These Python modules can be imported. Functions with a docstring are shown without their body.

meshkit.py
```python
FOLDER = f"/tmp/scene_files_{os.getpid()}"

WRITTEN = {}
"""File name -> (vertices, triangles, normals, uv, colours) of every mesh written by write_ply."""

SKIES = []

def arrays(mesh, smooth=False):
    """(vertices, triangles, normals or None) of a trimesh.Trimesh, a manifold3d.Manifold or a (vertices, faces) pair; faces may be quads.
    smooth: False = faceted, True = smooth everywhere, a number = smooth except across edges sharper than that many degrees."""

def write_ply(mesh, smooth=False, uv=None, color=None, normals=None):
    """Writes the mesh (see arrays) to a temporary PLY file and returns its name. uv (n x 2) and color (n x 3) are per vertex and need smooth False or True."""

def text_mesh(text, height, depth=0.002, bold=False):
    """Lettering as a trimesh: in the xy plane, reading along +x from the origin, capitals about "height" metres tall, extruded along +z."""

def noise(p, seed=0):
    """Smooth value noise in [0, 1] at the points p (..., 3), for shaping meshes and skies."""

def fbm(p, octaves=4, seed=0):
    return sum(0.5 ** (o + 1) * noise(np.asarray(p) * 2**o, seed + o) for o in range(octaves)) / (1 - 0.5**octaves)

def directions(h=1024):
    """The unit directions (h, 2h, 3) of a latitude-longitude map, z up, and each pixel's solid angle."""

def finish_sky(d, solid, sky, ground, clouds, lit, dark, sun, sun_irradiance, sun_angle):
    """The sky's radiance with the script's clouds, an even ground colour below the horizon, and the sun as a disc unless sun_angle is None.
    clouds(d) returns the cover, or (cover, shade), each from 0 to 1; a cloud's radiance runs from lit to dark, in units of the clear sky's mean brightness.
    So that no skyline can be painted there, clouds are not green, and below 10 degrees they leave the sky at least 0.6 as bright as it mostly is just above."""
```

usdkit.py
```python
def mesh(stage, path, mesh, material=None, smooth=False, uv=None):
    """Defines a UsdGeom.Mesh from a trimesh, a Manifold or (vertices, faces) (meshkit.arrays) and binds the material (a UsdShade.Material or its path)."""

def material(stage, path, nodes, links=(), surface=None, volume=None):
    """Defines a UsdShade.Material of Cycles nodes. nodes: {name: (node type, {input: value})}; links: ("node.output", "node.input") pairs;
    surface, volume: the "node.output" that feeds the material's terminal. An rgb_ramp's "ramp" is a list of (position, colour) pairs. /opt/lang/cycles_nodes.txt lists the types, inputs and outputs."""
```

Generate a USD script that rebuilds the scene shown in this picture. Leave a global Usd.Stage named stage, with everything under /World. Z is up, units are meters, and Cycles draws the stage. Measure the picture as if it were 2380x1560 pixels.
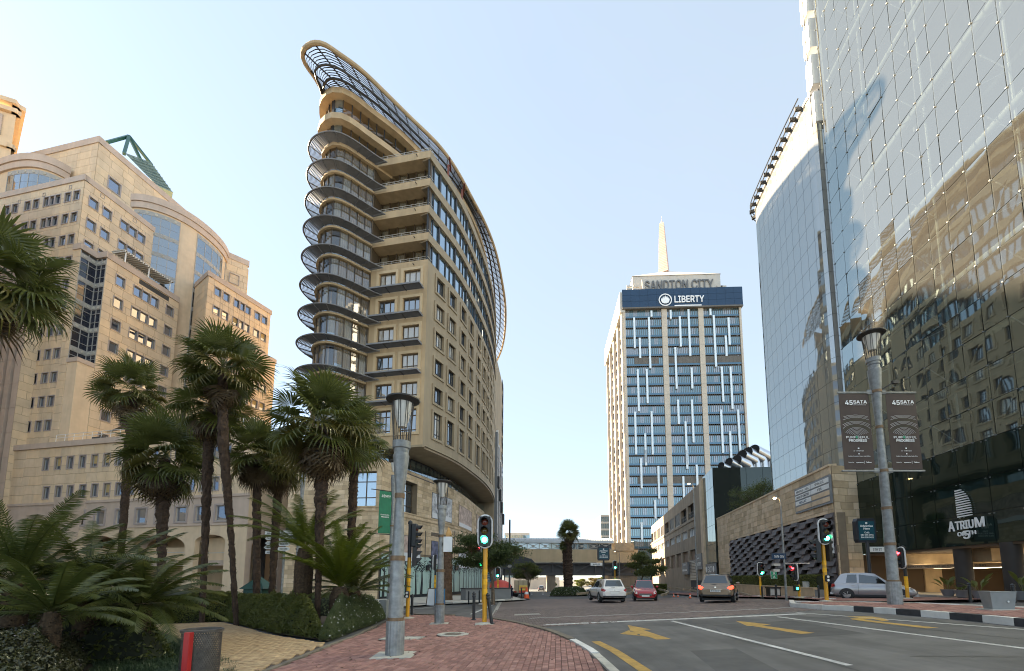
import math, random
import numpy as np, trimesh, usdkit, meshkit
from scipy.spatial import Delaunay
from shapely.geometry import Polygon, Point, LineString, box as sbox
from shapely import affinity, contains_xy, union_all
from pxr import Usd, UsdGeom, UsdLux, UsdShade, Gf, Sdf, Vt

stage = Usd.Stage.CreateInMemory()
UsdGeom.SetStageUpAxis(stage, UsdGeom.Tokens.z)
UsdGeom.SetStageMetersPerUnit(stage, 1.0)
W = UsdGeom.Xform.Define(stage, '/World'); stage.SetDefaultPrim(W.GetPrim())
UsdGeom.Scope.Define(stage, '/World/Looks')
PI = math.pi
# ---------------------------------------------------------------- camera, sky, sun, exposure
EYE = np.array([0, 0, 1.55]); PITCH = math.atan(.109)
SUN = np.array([-.85, .30, .48]); SUN = SUN / np.linalg.norm(SUN)
SKY_STRENGTH, SUN_INT, EXPOSURE = .066, 1.25, 2.85
VEIL = (1.72, 1.95, 2.05)
cam = UsdGeom.Camera.Define(stage, '/World/camera')
cam.AddTranslateOp().Set(Gf.Vec3d(*EYE)); cam.AddRotateXOp().Set(90 + math.degrees(PITCH))
cam.CreateHorizontalApertureAttr(36.0); cam.CreateVerticalApertureAttr(36.0 * 671 / 1024)
cam.CreateFocalLengthAttr(36.0 * 1000 / 2380)
cam.CreateHorizontalApertureOffsetAttr(-45 / 2380 * 36); cam.CreateVerticalApertureOffsetAttr(455 / 2380 * 36)
cam.CreateClippingRangeAttr(Gf.Vec2f(.05, 5000)); cam.CreateExposureAttr(EXPOSURE)
usdkit.material(stage, '/World/Looks/sky', {   # clear sky behind a thin even veil of high cloud
    's': ('sky_texture', {'sky_type': 'single_scattering', 'sun_disc': False, 'sun_elevation': math.asin(SUN[2]), 'sun_rotation': math.atan2(SUN[0], SUN[1]),
                          'altitude': 1500.0, 'air_density': 1.0, 'aerosol_density': .7, 'ozone_density': 1.2}),
    't': ('texture_coordinate', {}), 'n': ('noise_texture', {'scale': 1.6, 'detail': 3.0, 'roughness': .5}), 'r': ('map_range', {'from_min': .3, 'from_max': .7, 'to_min': .6, 'to_max': .72}),
    'm': ('mix', {'mix_type': 'mix', 'color2': VEIL}),
    'b': ('background_shader', {'strength': SKY_STRENGTH})},
    [('t.generated', 'n.vector'), ('n.fac', 'r.value'), ('r.result', 'm.fac'), ('s.color', 'm.color1'), ('m.color', 'b.color')], surface='b.background')
dome = UsdLux.DomeLight.Define(stage, '/World/sky'); dome.CreateIntensityAttr(1.0)
UsdShade.MaterialBindingAPI.Apply(dome.GetPrim()).Bind(UsdShade.Material.Get(stage, '/World/Looks/sky'))
dome.GetPrim().SetCustomDataByKey('kind', 'structure')
sun = UsdLux.DistantLight.Define(stage, '/World/sun'); sun.CreateIntensityAttr(SUN_INT); sun.CreateAngleAttr(.5)
sun.CreateNormalizeAttr(True) if hasattr(sun, 'CreateNormalizeAttr') else UsdLux.LightAPI(sun).CreateNormalizeAttr(True)
sun.CreateColorAttr(Gf.Vec3f(1, .82, .58))
q = Gf.Rotation(Gf.Vec3d(0, 0, 1), Gf.Vec3d(*SUN)).GetQuat()
sun.AddOrientOp(UsdGeom.XformOp.PrecisionDouble).Set(Gf.Quatd(q.GetReal(), q.GetImaginary()))

# ---------------------------------------------------------------- picture-to-place helpers (pixels of the photograph scaled to 2380 wide)
FW = np.array([0, math.cos(PITCH), math.sin(PITCH)]); UPV = np.array([0, -math.sin(PITCH), math.cos(PITCH)])
def ray(px, py): return FW + np.array([1, 0, 0]) * (px - 1235) / 1000 - UPV * (py - 1235) / 1000
def at(px, py, y=None, z=None, x=None):
    r = ray(px, py)
    t = y / r[1] if y is not None else (z - EYE[2]) / r[2] if z is not None else x / r[0]
    return EYE + r * t
def sm(a): a = np.clip(a, 0, 1); return a
def g(x, y):
    x = np.asarray(x, float); y = np.asarray(y, float)
    near = np.where(x < 0, np.maximum(.03 * x, -.25 + .0 * x), .045 * (np.minimum(x, 11) + 4 * (1 - np.exp(-np.maximum(x - 11, 0) / 4))))
    far = -.5 + .012 * np.clip(x, -30, 40) - .02 * np.clip(y - 45, 0, 200)
    t = sm((y - 14.65) / 29.35)
    return near * (1 - t) + far * t
def G(px, py):
    """the point of the ground seen at a pixel"""
    r = ray(px, py); lo, hi = .5, 600.
    f = lambda t: (EYE + r * t)[2] - g(*(EYE + r * t)[:2])
    ts = np.geomspace(lo, hi, 400); v = np.array([f(t) for t in ts]); k = np.nonzero(v < 0)[0]
    if not len(k): return EYE + r * 300
    a, b = ts[max(k[0] - 1, 0)], ts[k[0]]
    for _ in range(30):
        m = (a + b) / 2
        if f(m) > 0: a = m
        else: b = m
    return EYE + r * b
def GP(*pts): return [tuple(G(*p)[:2]) for p in pts]
def V(*a): return np.array(a, float)

# ---------------------------------------------------------------- prims
used = {}
def numbered(path):
    n = used.get(path, -1) + 1; used[path] = n
    return path if n == 0 else f'{path}_{n:03d}'
def look(m): return m if isinstance(m, UsdShade.Material) else M[m]
def prim_of(p): return p.GetPrim() if hasattr(p, 'GetPrim') else p
def obj(name, mb, m, parent=None, label=None, cat=None, group=None, kind=None, smooth=False):
    base = '/World' if parent is None else str(prim_of(parent).GetPath())
    path = numbered(base + '/' + name)
    if isinstance(mb, MB): v, f = mb.arrays()
    elif isinstance(mb, trimesh.Trimesh): v, f = np.asarray(mb.vertices), np.asarray(mb.faces)
    else: v, f = mb
    n = None
    if smooth is not False: v, f, n = meshkit.arrays((v, f), smooth)
    me = UsdGeom.Mesh.Define(stage, path)
    me.CreatePointsAttr(Vt.Vec3fArray.FromNumpy(np.ascontiguousarray(v, np.float32)))
    me.CreateFaceVertexCountsAttr(Vt.IntArray.FromNumpy(np.full(len(f), 3, np.int32)))
    me.CreateFaceVertexIndicesAttr(Vt.IntArray.FromNumpy(np.ascontiguousarray(f, np.int32).ravel()))
    me.CreateSubdivisionSchemeAttr('none')
    if n is not None:
        me.CreateNormalsAttr(Vt.Vec3fArray.FromNumpy(n.astype(np.float32))); me.SetNormalsInterpolation('vertex')
    UsdShade.MaterialBindingAPI.Apply(me.GetPrim()).Bind(look(m))
    tag(me, label, cat, group, kind)
    return me.GetPrim()
def tag(o, label=None, cat=None, group=None, kind=None):
    p = prim_of(o)
    for k, v in (('label', label), ('category', cat), ('group', group), ('kind', kind)):
        if v: p.SetCustomDataByKey(k, v)
    return p
def place(x, loc, rz=0, sc=1, tilt=None):
    x.ClearXformOpOrder()
    x.AddTranslateOp().Set(Gf.Vec3d(*[float(c) for c in loc]))
    x.AddRotateZOp().Set(float(math.degrees(rz)))
    if tilt: x.AddRotateXYZOp().Set(Gf.Vec3f(*[float(math.degrees(c)) for c in tilt]))
    if np.ndim(sc) or sc != 1: x.AddScaleOp().Set(Gf.Vec3f(*([float(sc)] * 3 if np.ndim(sc) == 0 else [float(c) for c in sc])))
def thing(name, label=None, cat=None, group=None, loc=(0, 0, 0), rz=0, sc=1, kind=None, tilt=None):
    x = UsdGeom.Xform.Define(stage, numbered('/World/' + name)); place(x, loc, rz, sc, tilt)
    tag(x, label, cat, group, kind); return x
def copy(src, name, label, loc, rz=0, sc=1, cat=None, group=None, tilt=None):
    """a copy of a thing with its parts under the next number"""
    was = prim_of(src).GetCustomData()
    x = thing(name, label, cat or was.get('category'), group or was.get('group'), loc, rz, sc, tilt=tilt)
    x.GetPrim().GetReferences().AddInternalReference(prim_of(src).GetPath()); x.GetPrim().SetInstanceable(True)
    place(x, loc, rz, sc, tilt)
    return x

# ---------------------------------------------------------------- mesh builder
class MB:
    def __init__(s): s.v, s.f, s.n = [], [], 0
    def add(s, v, f):
        v = np.asarray(v, float).reshape(-1, 3); f = np.asarray(f, int)
        if f.shape[1] == 4: f = np.vstack([f[:, [0, 1, 2]], f[:, [0, 2, 3]]])
        s.v.append(v); s.f.append(f + s.n); s.n += len(v); return s
    def tm(s, t): return s.add(t.vertices, t.faces)
    def arrays(s): return np.concatenate(s.v), np.concatenate(s.f)
    def xf(s, m):
        v = np.concatenate(s.v); s.v = [v @ np.asarray(m)[:3, :3].T + np.asarray(m)[:3, 3]]; s.f = [np.concatenate(s.f)]; return s
    def quad(s, a, b, c, d): return s.add([a, b, c, d], [[0, 1, 2, 3]])
    def box(s, x0, x1, y0, y1, z0, z1):
        return s.hexa([(x0, y0), (x1, y0), (x1, y1), (x0, y1)], z0, z1)
    def hexa(s, xy, z0, z1):
        v = [(x, y, z0) for x, y in xy] + [(x, y, z1) for x, y in xy]
        return s.add(v, [[3, 2, 1, 0], [4, 5, 6, 7], [0, 1, 5, 4], [1, 2, 6, 5], [2, 3, 7, 6], [3, 0, 4, 7]])
    def obox(s, c, ax, ay, az, hx, hy, hz):
        c, ax, ay, az = (np.asarray(k, float) for k in (c, ax, ay, az))
        v = [c + sx * hx * ax + sy * hy * ay + sz * hz * az for sz in (-1, 1) for sx, sy in ((-1, -1), (1, -1), (1, 1), (-1, 1))]
        return s.add(v, [[3, 2, 1, 0], [4, 5, 6, 7], [0, 1, 5, 4], [1, 2, 6, 5], [2, 3, 7, 6], [3, 0, 4, 7]])
    def bar(s, a, b, w, h, up=(0, 0, 1)):
        a, b = np.asarray(a, float), np.asarray(b, float); d = b - a; L = np.linalg.norm(d); d = d / L
        u = np.asarray(up, float); sd = np.cross(d, u)
        if np.linalg.norm(sd) < 1e-6: sd = np.cross(d, (1, 0, 0))
        sd /= np.linalg.norm(sd); u = np.cross(sd, d)
        return s.obox((a + b) / 2, d, sd, u, L / 2, w / 2, h / 2)
    def tube(s, pts, r, n=8, caps=True):
        pts = np.asarray(pts, float); m = len(pts); r = np.broadcast_to(r, m)
        d = np.gradient(pts, axis=0); d /= np.maximum(np.linalg.norm(d, axis=1, keepdims=True), 1e-9)
        u = np.cross(d[0], (0, 0, 1.)); u = u if np.linalg.norm(u) > .05 else np.cross(d[0], (1., 0, 0)); u /= np.linalg.norm(u)
        a = np.arange(n) / n * 2 * PI; V_, F_ = [], []
        for i in range(m):
            u = u - d[i] * (u @ d[i]); u /= np.linalg.norm(u); w = np.cross(d[i], u)
            V_.append(pts[i] + r[i] * (np.cos(a)[:, None] * u + np.sin(a)[:, None] * w))
        for i in range(m - 1):
            for k in range(n): F_.append([i * n + k, i * n + (k + 1) % n, (i + 1) * n + (k + 1) % n, (i + 1) * n + k])
        s.add(np.concatenate(V_), F_)
        if caps:
            for i, o in ((0, 1), (m - 1, 0)):
                ring = np.vstack([V_[i], pts[i]]); fs = [[k, (k + 1) % n, n] if not o else [(k + 1) % n, k, n] for k in range(n)]
                s.add(ring, fs)
        return s
    def lathe(s, prof, n=24, c=(0, 0, 0), flute=None):
        """prof: (radius, height) from bottom to top"""
        prof = np.asarray(prof, float); a = np.arange(n) / n * 2 * PI; m = len(prof)
        k = np.ones(n) if flute is None else flute(a)
        v = np.stack([prof[:, :1] * np.cos(a) * k, prof[:, :1] * np.sin(a) * k, np.repeat(prof[:, 1:], n, 1)], -1).reshape(-1, 3) + np.asarray(c)
        i, j = np.meshgrid(np.arange(m - 1), np.arange(n), indexing='ij'); j2 = (j + 1) % n
        return s.add(v, np.stack([i * n + j, i * n + j2, (i + 1) * n + j2, (i + 1) * n + j], -1).reshape(-1, 4))
    def poly(s, pts, z0, z1):
        """a closed prism over an xy outline"""
        pts = Polygon(pts) if isinstance(pts, list) else pts
        for p in getattr(pts, 'geoms', [pts]):
            t = trimesh.creation.extrude_polygon(p, z1 - z0, engine='earcut'); t.apply_translation((0, 0, z0)); s.tm(t)
        return s
    def pbox(s, P, s0, s1, o0, o1, z0, z1, step=None):
        """a box along a wall path: s along it, o outward, z up"""
        n = 1 if step is None else max(1, int(math.ceil((s1 - s0) / step)))
        ss = np.linspace(s0, s1, n + 1)
        a, b = P.xy(ss, o0), P.xy(ss, o1)
        ring = lambda i: [(*b[i], z0), (*b[i], z1), (*a[i], z1), (*a[i], z0)]
        v = [p for i in range(n + 1) for p in ring(i)]; f = []
        for i in range(n):
            for k in range(4): f.append([i * 4 + k, (i + 1) * 4 + k, (i + 1) * 4 + (k + 1) % 4, i * 4 + (k + 1) % 4])
        f += [[0, 1, 2, 3], [n * 4 + 3, n * 4 + 2, n * 4 + 1, n * 4]]
        return s.add(v, f)

class Path:
    """a wall's line in plan, run from left to right as seen from outside"""
    def __init__(s, pts, smooth=0):
        p = np.asarray(pts, float)
        if smooth:
            from scipy.interpolate import CubicSpline
            t = np.r_[0, np.cumsum(np.linalg.norm(np.diff(p, axis=0), axis=1))]
            tt = np.linspace(0, t[-1], smooth); p = CubicSpline(t, p)(tt)
        s.p = p; s.t = np.r_[0, np.cumsum(np.linalg.norm(np.diff(p, axis=0), axis=1))]; s.L = s.t[-1]
        d = np.diff(p, axis=0); d /= np.linalg.norm(d, axis=1, keepdims=True); n = np.stack([d[:, 1], -d[:, 0]], 1)
        s.smooth = smooth
        if smooth:
            vn = np.vstack([n[:1], n[:-1] + n[1:], n[-1:]]); s.vn = vn / np.linalg.norm(vn, axis=1, keepdims=True)
        else: s.sn, s.d = n, d
    def xy(s, t, o=0.):
        t = np.atleast_1d(np.asarray(t, float)); c = t
        if s.smooth:
            b = np.stack([np.interp(c, s.t, s.p[:, k]) for k in (0, 1)], 1); n = np.stack([np.interp(c, s.t, s.vn[:, k]) for k in (0, 1)], 1)
            n /= np.linalg.norm(n, axis=1, keepdims=True); return b + n * o
        k = np.clip(np.searchsorted(s.t, c, 'right') - 1, 0, len(s.t) - 2)
        return s.p[k] + s.d[k] * (c - s.t[k])[:, None] + s.sn[k] * o
    def pt(s, t, o, z): return np.array([*s.xy(t, o)[0], z])
    def dirs(s, t):
        a, b = s.xy(t - .05)[0], s.xy(t + .05)[0]; d = (b - a) / np.linalg.norm(b - a)
        return V(d[0], d[1], 0), V(d[1], -d[0], 0)
    def frame(s, t, o, z):
        """4x4: x along the wall, y up, z outward"""
        d, n = s.dirs(t); m = np.eye(4); m[:3, 0], m[:3, 1], m[:3, 2], m[:3, 3] = d, (0, 0, 1), n, s.pt(t, o, z); return m
    def nearest(s, xy):
        d = np.linalg.norm(s.p - np.asarray(xy)[:2], axis=1); return s.t[int(np.argmin(d))]

def wall_sheet(P, s0, s1, z0, z1, holes=(), depth=.25, o=0., step=None, sill=True):
    """one connected wall surface with openings and their reveals"""
    ss, zz = {round(s0, 4), round(s1, 4)}, {round(z0, 4), round(z1, 4)}
    for a, b, c, d in holes:
        ss |= {round(max(a, s0), 4), round(min(b, s1), 4)}; zz |= {round(max(c, z0), 4), round(min(d, z1), 4)}
    ss = sorted(ss)
    if step:
        out = [ss[0]]
        for a, b in zip(ss, ss[1:]):
            n = max(1, int(math.ceil((b - a) / step))); out += list(np.linspace(a, b, n + 1)[1:])
        ss = out
    ss, zz = np.array(ss), np.array(sorted(zz)); ns, nz = len(ss), len(zz)
    A = P.xy(ss, o); B = P.xy(ss, o - depth)
    v = np.concatenate([np.concatenate([np.repeat(X, nz, 0), np.tile(zz, ns)[:, None]], 1) for X in (A, B)])
    ii = lambda i, k, w=0: w * ns * nz + i * nz + k
    cs, cz = (ss[:-1] + ss[1:]) / 2, (zz[:-1] + zz[1:]) / 2
    hole = np.zeros((ns - 1, nz - 1), bool)
    for a, b, c, d in holes: hole |= ((cs > a) & (cs < b))[:, None] & ((cz > c) & (cz < d))[None]
    f = []
    for i in range(ns - 1):
        for k in range(nz - 1):
            if not hole[i, k]: f.append([ii(i, k), ii(i + 1, k), ii(i + 1, k + 1), ii(i, k + 1)])
            else:
                if i == 0 or not hole[i - 1, k]: f.append([ii(i, k), ii(i, k + 1), ii(i, k + 1, 1), ii(i, k, 1)][::-1])
                if i == ns - 2 or not hole[i + 1, k]: f.append([ii(i + 1, k), ii(i + 1, k + 1), ii(i + 1, k + 1, 1), ii(i + 1, k, 1)])
                if k == 0 or not hole[i, k - 1]: f.append([ii(i, k), ii(i + 1, k), ii(i + 1, k, 1), ii(i, k, 1)])
                if k == nz - 2 or not hole[i, k + 1]: f.append([ii(i, k + 1), ii(i + 1, k + 1), ii(i + 1, k + 1, 1), ii(i, k + 1, 1)][::-1])
    return MB().add(v, f)
def ring_frame(mb, P, s0, s1, z0, z1, w, o0, o1, mull=(), bars=(), mw=None):
    """a window frame: four bars round the opening, mullions at s, transoms at z"""
    mw = mw or w
    mb.pbox(P, s0, s0 + w, o0, o1, z0, z1); mb.pbox(P, s1 - w, s1, o0, o1, z0, z1)
    mb.pbox(P, s0 + w, s1 - w, o0, o1, z0, z0 + w); mb.pbox(P, s0 + w, s1 - w, o0, o1, z1 - w, z1)
    for m in mull: mb.pbox(P, m - mw / 2, m + mw / 2, o0 + .004, o1 - .004, z0 + w, z1 - w)
    for b in bars: mb.pbox(P, s0 + w, s1 - w, o0 + .008, o1 - .008, b - mw / 2, b + mw / 2)
    return mb
def pane_on(P, s0, s1, z0, z1, o, step=None):
    n = 1 if not step else max(1, int(math.ceil((s1 - s0) / step))); ss = np.linspace(s0, s1, n + 1); a = P.xy(ss, o)
    v = [(*p, z) for p in a for z in (z0, z1)]
    return MB().add(v, [[2 * i, 2 * i + 2, 2 * i + 3, 2 * i + 1] for i in range(n)])
def tiles(P, s0, s1, rows, wid, holes, o0, o1, rng, joint=.02, jit=.25, stagger=True):
    """stone or metal panels laid in rows on a wall; returns small boxes as (centre, MB)"""
    out = []
    for r, (z0, z1) in enumerate(zip(rows, rows[1:])):
        s = s0 - (wid * .5 if stagger and r % 2 else 0)
        while s < s1 - .01:
            e = s + wid * (1 + jit * rng.uniform(-1, 1)); a, b = max(s, s0), min(e, s1)
            if s1 - b < wid * .2: b = e = s1
            s = e
            if b - a < .08: continue
            segs = [(a, b, z0, z1)]
            for h in holes:
                nxt = []
                for (p, q, c, d) in segs:
                    if h[0] >= q or h[1] <= p or h[2] >= d or h[3] <= c: nxt.append((p, q, c, d)); continue
                    if h[0] > p: nxt.append((p, h[0], c, d))
                    if h[1] < q: nxt.append((h[1], q, c, d))
                    p2, q2 = max(p, h[0]), min(q, h[1])
                    if h[2] > c: nxt.append((p2, q2, c, h[2]))
                    if h[3] < d: nxt.append((p2, q2, h[3], d))
                segs = nxt
            for (p, q, c, d) in segs:
                if q - p < .06 or d - c < .06: continue
                j = joint / 2
                out.append((P.pt((p + q) / 2, o1, (c + d) / 2), MB().pbox(P, p + j, q - j, o0, o1 + rng.uniform(-.004, .004), c + j, d - j)))
    return out
def lay(parts, name, mats, parent, rng, most=300):
    """the pieces that show largest become parts, the rest one part of kind stuff"""
    if not parts: return
    key = [(-np.linalg.norm(c - EYE), i) for i, (c, m) in enumerate(parts)]
    order = sorted(range(len(parts)), key=lambda i: np.linalg.norm(parts[i][0] - EYE))
    for i in order[:most]: obj(name, parts[i][1], mats[rng.randrange(len(mats))], parent)
    rest = {}
    for i in order[most:]: rest.setdefault(rng.randrange(len(mats)), MB()).add(*parts[i][1].arrays())
    for k, mb in rest.items(): obj('far_' + name + 's', mb, mats[k], parent, kind='stuff')
def text3(txt, h, frame, mat_, parent, name='lettering', depth=.01, bold=False, center=True, width=None, sx=1.0):
    t = meshkit.text_mesh(txt, h, depth, bold); b = t.bounds
    if width: sx = width / (b[1][0] - b[0][0])
    m = np.eye(4); m[0, 0] = sx
    m[0, 3] = -(b[0][0] + b[1][0]) / 2 * sx if center else -b[0][0] * sx
    t.apply_transform(frame @ m)
    return obj(name, t, mat_, parent)
def drape(poly, off, res, name, mat_, parent=None, **kw):
    """a sheet over the ground with an outline"""
    poly = poly if isinstance(poly, Polygon) else Polygon(poly)
    poly = poly.buffer(0); x0, y0, x1, y1 = poly.bounds
    xs, ys = np.meshgrid(np.arange(x0, x1 + res, res), np.arange(y0, y1 + res, res)); xs = xs + (np.arange(xs.shape[0])[:, None] % 2) * res * .37
    pts = np.c_[xs.ravel(), ys.ravel()]; inn = poly.buffer(-res * .3); pts = pts[contains_xy(inn, pts[:, 0], pts[:, 1])] if not inn.is_empty else pts[:0]
    rings = [np.asarray(poly.segmentize(res).exterior.coords)[:-1]] + [np.asarray(LineString(i.coords).segmentize(res).coords)[:-1] for i in poly.interiors]
    pts = np.concatenate(rings + [pts]); tri = Delaunay(pts).simplices; c = pts[tri].mean(1)
    tri = tri[contains_xy(poly, c[:, 0], c[:, 1])]
    a, b, cc = pts[tri[:, 0]], pts[tri[:, 1]], pts[tri[:, 2]]
    ar = (b[:, 0] - a[:, 0]) * (cc[:, 1] - a[:, 1]) - (b[:, 1] - a[:, 1]) * (cc[:, 0] - a[:, 0])
    tri[ar < 0] = tri[ar < 0][:, ::-1]; tri = tri[np.abs(ar) > 1e-7]
    v = np.c_[pts, g(pts[:, 0], pts[:, 1]) + off]
    return obj(name, (v, tri), mat_, parent, **kw)
# ---------------------------------------------------------------- materials
M = {}
def lin(r, g_, b): return tuple(((c / 255 + .055) / 1.055) ** 2.4 if c > 10 else c / 3294.6 for c in (r, g_, b))
def mk(name, col, rough=.6, var=.12, scale=1.5, bump=0., bscale=25., metal=0., spec=.5, rnd=0., stain=0., coat=0., streak=0., dist=.02, col2=None, streak_dir=None):
    c = np.array(col, float); lo, hi = c * (1 - var), np.minimum(c * (1 + var), 1)
    if col2 is not None: lo, hi = c, np.array(col2)
    n = {'g': ('geometry', {}), 'n': ('noise_texture', {'scale': float(scale), 'detail': 5., 'roughness': .6}),
         'r': ('rgb_ramp', {'ramp': [(.3, tuple(lo)), (.7, tuple(hi))]}), 'p': ('principled_bsdf', {'roughness': float(rough), 'metallic': float(metal), 'specular_ior_level': float(spec), 'coat_weight': float(coat)})}
    l = [('g.position', 'n.vector'), ('n.fac', 'r.fac')]; out = 'r.color'
    if rnd:
        n['oi'] = ('object_info', {}); n['mr'] = ('map_range', {'from_min': 0., 'from_max': 1., 'to_min': 1 - rnd, 'to_max': 1 + rnd}); n['hv'] = ('hsv', {})
        l += [('oi.random', 'mr.value'), ('mr.result', 'hv.value'), (out, 'hv.color')]; out = 'hv.color'
    if stain or streak:
        n['mp'] = ('mapping', {'scale': streak_dir if streak_dir else (1.2, 1.2, .12) if streak else (1, 1, 1)}); n['n2'] = ('noise_texture', {'scale': .9 if streak else .35, 'detail': 6., 'roughness': .65})
        k = 1 - (stain or streak)
        n['r2'] = ('rgb_ramp', {'ramp': [(.35, (k, k, k)), (.62, (1, 1, 1))]}); n['mx'] = ('mix', {'mix_type': 'multiply', 'fac': 1.})
        l += [('g.position', 'mp.vector'), ('mp.vector', 'n2.vector'), ('n2.fac', 'r2.fac'), (out, 'mx.color1'), ('r2.color', 'mx.color2')]; out = 'mx.color'
    l.append((out, 'p.base_color'))
    if bump:
        n['nb'] = ('noise_texture', {'scale': float(bscale), 'detail': 4.}); n['b'] = ('bump', {'strength': float(bump), 'distance': float(dist)})
        l += [('g.position', 'nb.vector'), ('nb.fac', 'b.height'), ('b.normal', 'p.normal')]
    M[name] = usdkit.material(stage, '/World/Looks/' + name, n, l, surface='p.BSDF'); return M[name]
def emit(name, col, s): M[name] = usdkit.material(stage, '/World/Looks/' + name, {'e': ('emission', {'color': col, 'strength': float(s)})}, [], surface='e.emission')
def mirror(name, base, refl, f0, wob=.0, wscale=.5, rough=.02, clear=0., rnd=0., dust=0., dcol=(.5, .47, .42)):
    """coated facade glass: a dark or see-through body under a reflection that grows towards grazing"""
    n = {'g': ('geometry', {}), 'fr': ('fresnel', {'IOR': 1.5}), 'mr': ('map_range', {'from_min': .04, 'from_max': 1., 'to_min': f0, 'to_max': 1.}),
         'gl': ('glossy_bsdf', {'color': refl, 'roughness': float(rough)}), 'df': ('principled_bsdf', {'base_color': base, 'roughness': .5, 'specular_ior_level': 0.}), 'mc': ('mix_closure', {})}
    l = [('fr.fac', 'mr.value'), ('mr.result', 'mc.fac'), ('gl.BSDF', 'mc.closure2')]
    if clear:
        n['tr'] = ('transparent_bsdf', {'color': tuple(clear if np.ndim(clear) else (clear,) * 3)}); l.append(('tr.BSDF', 'mc.closure1'))
    else: l.append(('df.BSDF', 'mc.closure1'))
    if wob:
        n['nb'] = ('noise_texture', {'scale': float(wscale), 'detail': 1.}); n['b'] = ('bump', {'strength': 1., 'distance': float(wob)})
        l += [('nb.fac', 'b.height'), ('b.normal', 'gl.normal')]
        if rnd:   # each pane its own slight warp
            n['oi'] = ('object_info', {}); n['ad'] = ('vector_math', {'math_type': 'add'}); n['ml'] = ('vector_math', {'math_type': 'scale', 'scale': 60.}); n['cx'] = ('combine_xyz', {})
            l += [('oi.random', 'cx.x'), ('oi.random', 'cx.y'), ('cx.vector', 'ml.vector1'), ('g.position', 'ad.vector1'), ('ml.vector', 'ad.vector2'), ('ad.vector', 'nb.vector')]
        else: l.append(('g.position', 'nb.vector'))
    out = 'mc.closure'
    if dust:   # a film of grime on the outside that catches the sun
        n['dd'] = ('principled_bsdf', {'base_color': dcol, 'roughness': .8, 'specular_ior_level': 0.}); n['md'] = ('mix_closure', {'fac': float(dust)})
        l += [('mc.closure', 'md.closure1'), ('dd.BSDF', 'md.closure2')]; out = 'md.closure'
    M[name] = usdkit.material(stage, '/World/Looks/' + name, n, l, surface=out)
def leafmat(name, c1, c2, scale=3., tr=.3, rough=.45, back=None):
    n = {'g': ('geometry', {}), 'n': ('noise_texture', {'scale': float(scale), 'detail': 3.}), 'r': ('rgb_ramp', {'ramp': [(.3, c1), (.7, c2)]}),
         'ri': ('hsv', {}), 'mr': ('map_range', {'from_min': 0., 'from_max': 1., 'to_min': .6, 'to_max': 1.4}),
         'p': ('principled_bsdf', {'roughness': rough, 'specular_ior_level': .55}), 't': ('translucent_bsdf', {}), 'm': ('mix_closure', {'fac': tr})}
    l = [('g.position', 'n.vector'), ('n.fac', 'r.fac'), ('r.color', 'ri.color'), ('g.random_per_island', 'mr.value'), ('mr.result', 'ri.value'), ('ri.color', 'p.base_color'), ('ri.color', 't.color'), ('p.BSDF', 'm.closure1'), ('t.BSDF', 'm.closure2')]
    M[name] = usdkit.material(stage, '/World/Looks/' + name, n, l, surface='m.closure')

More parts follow.
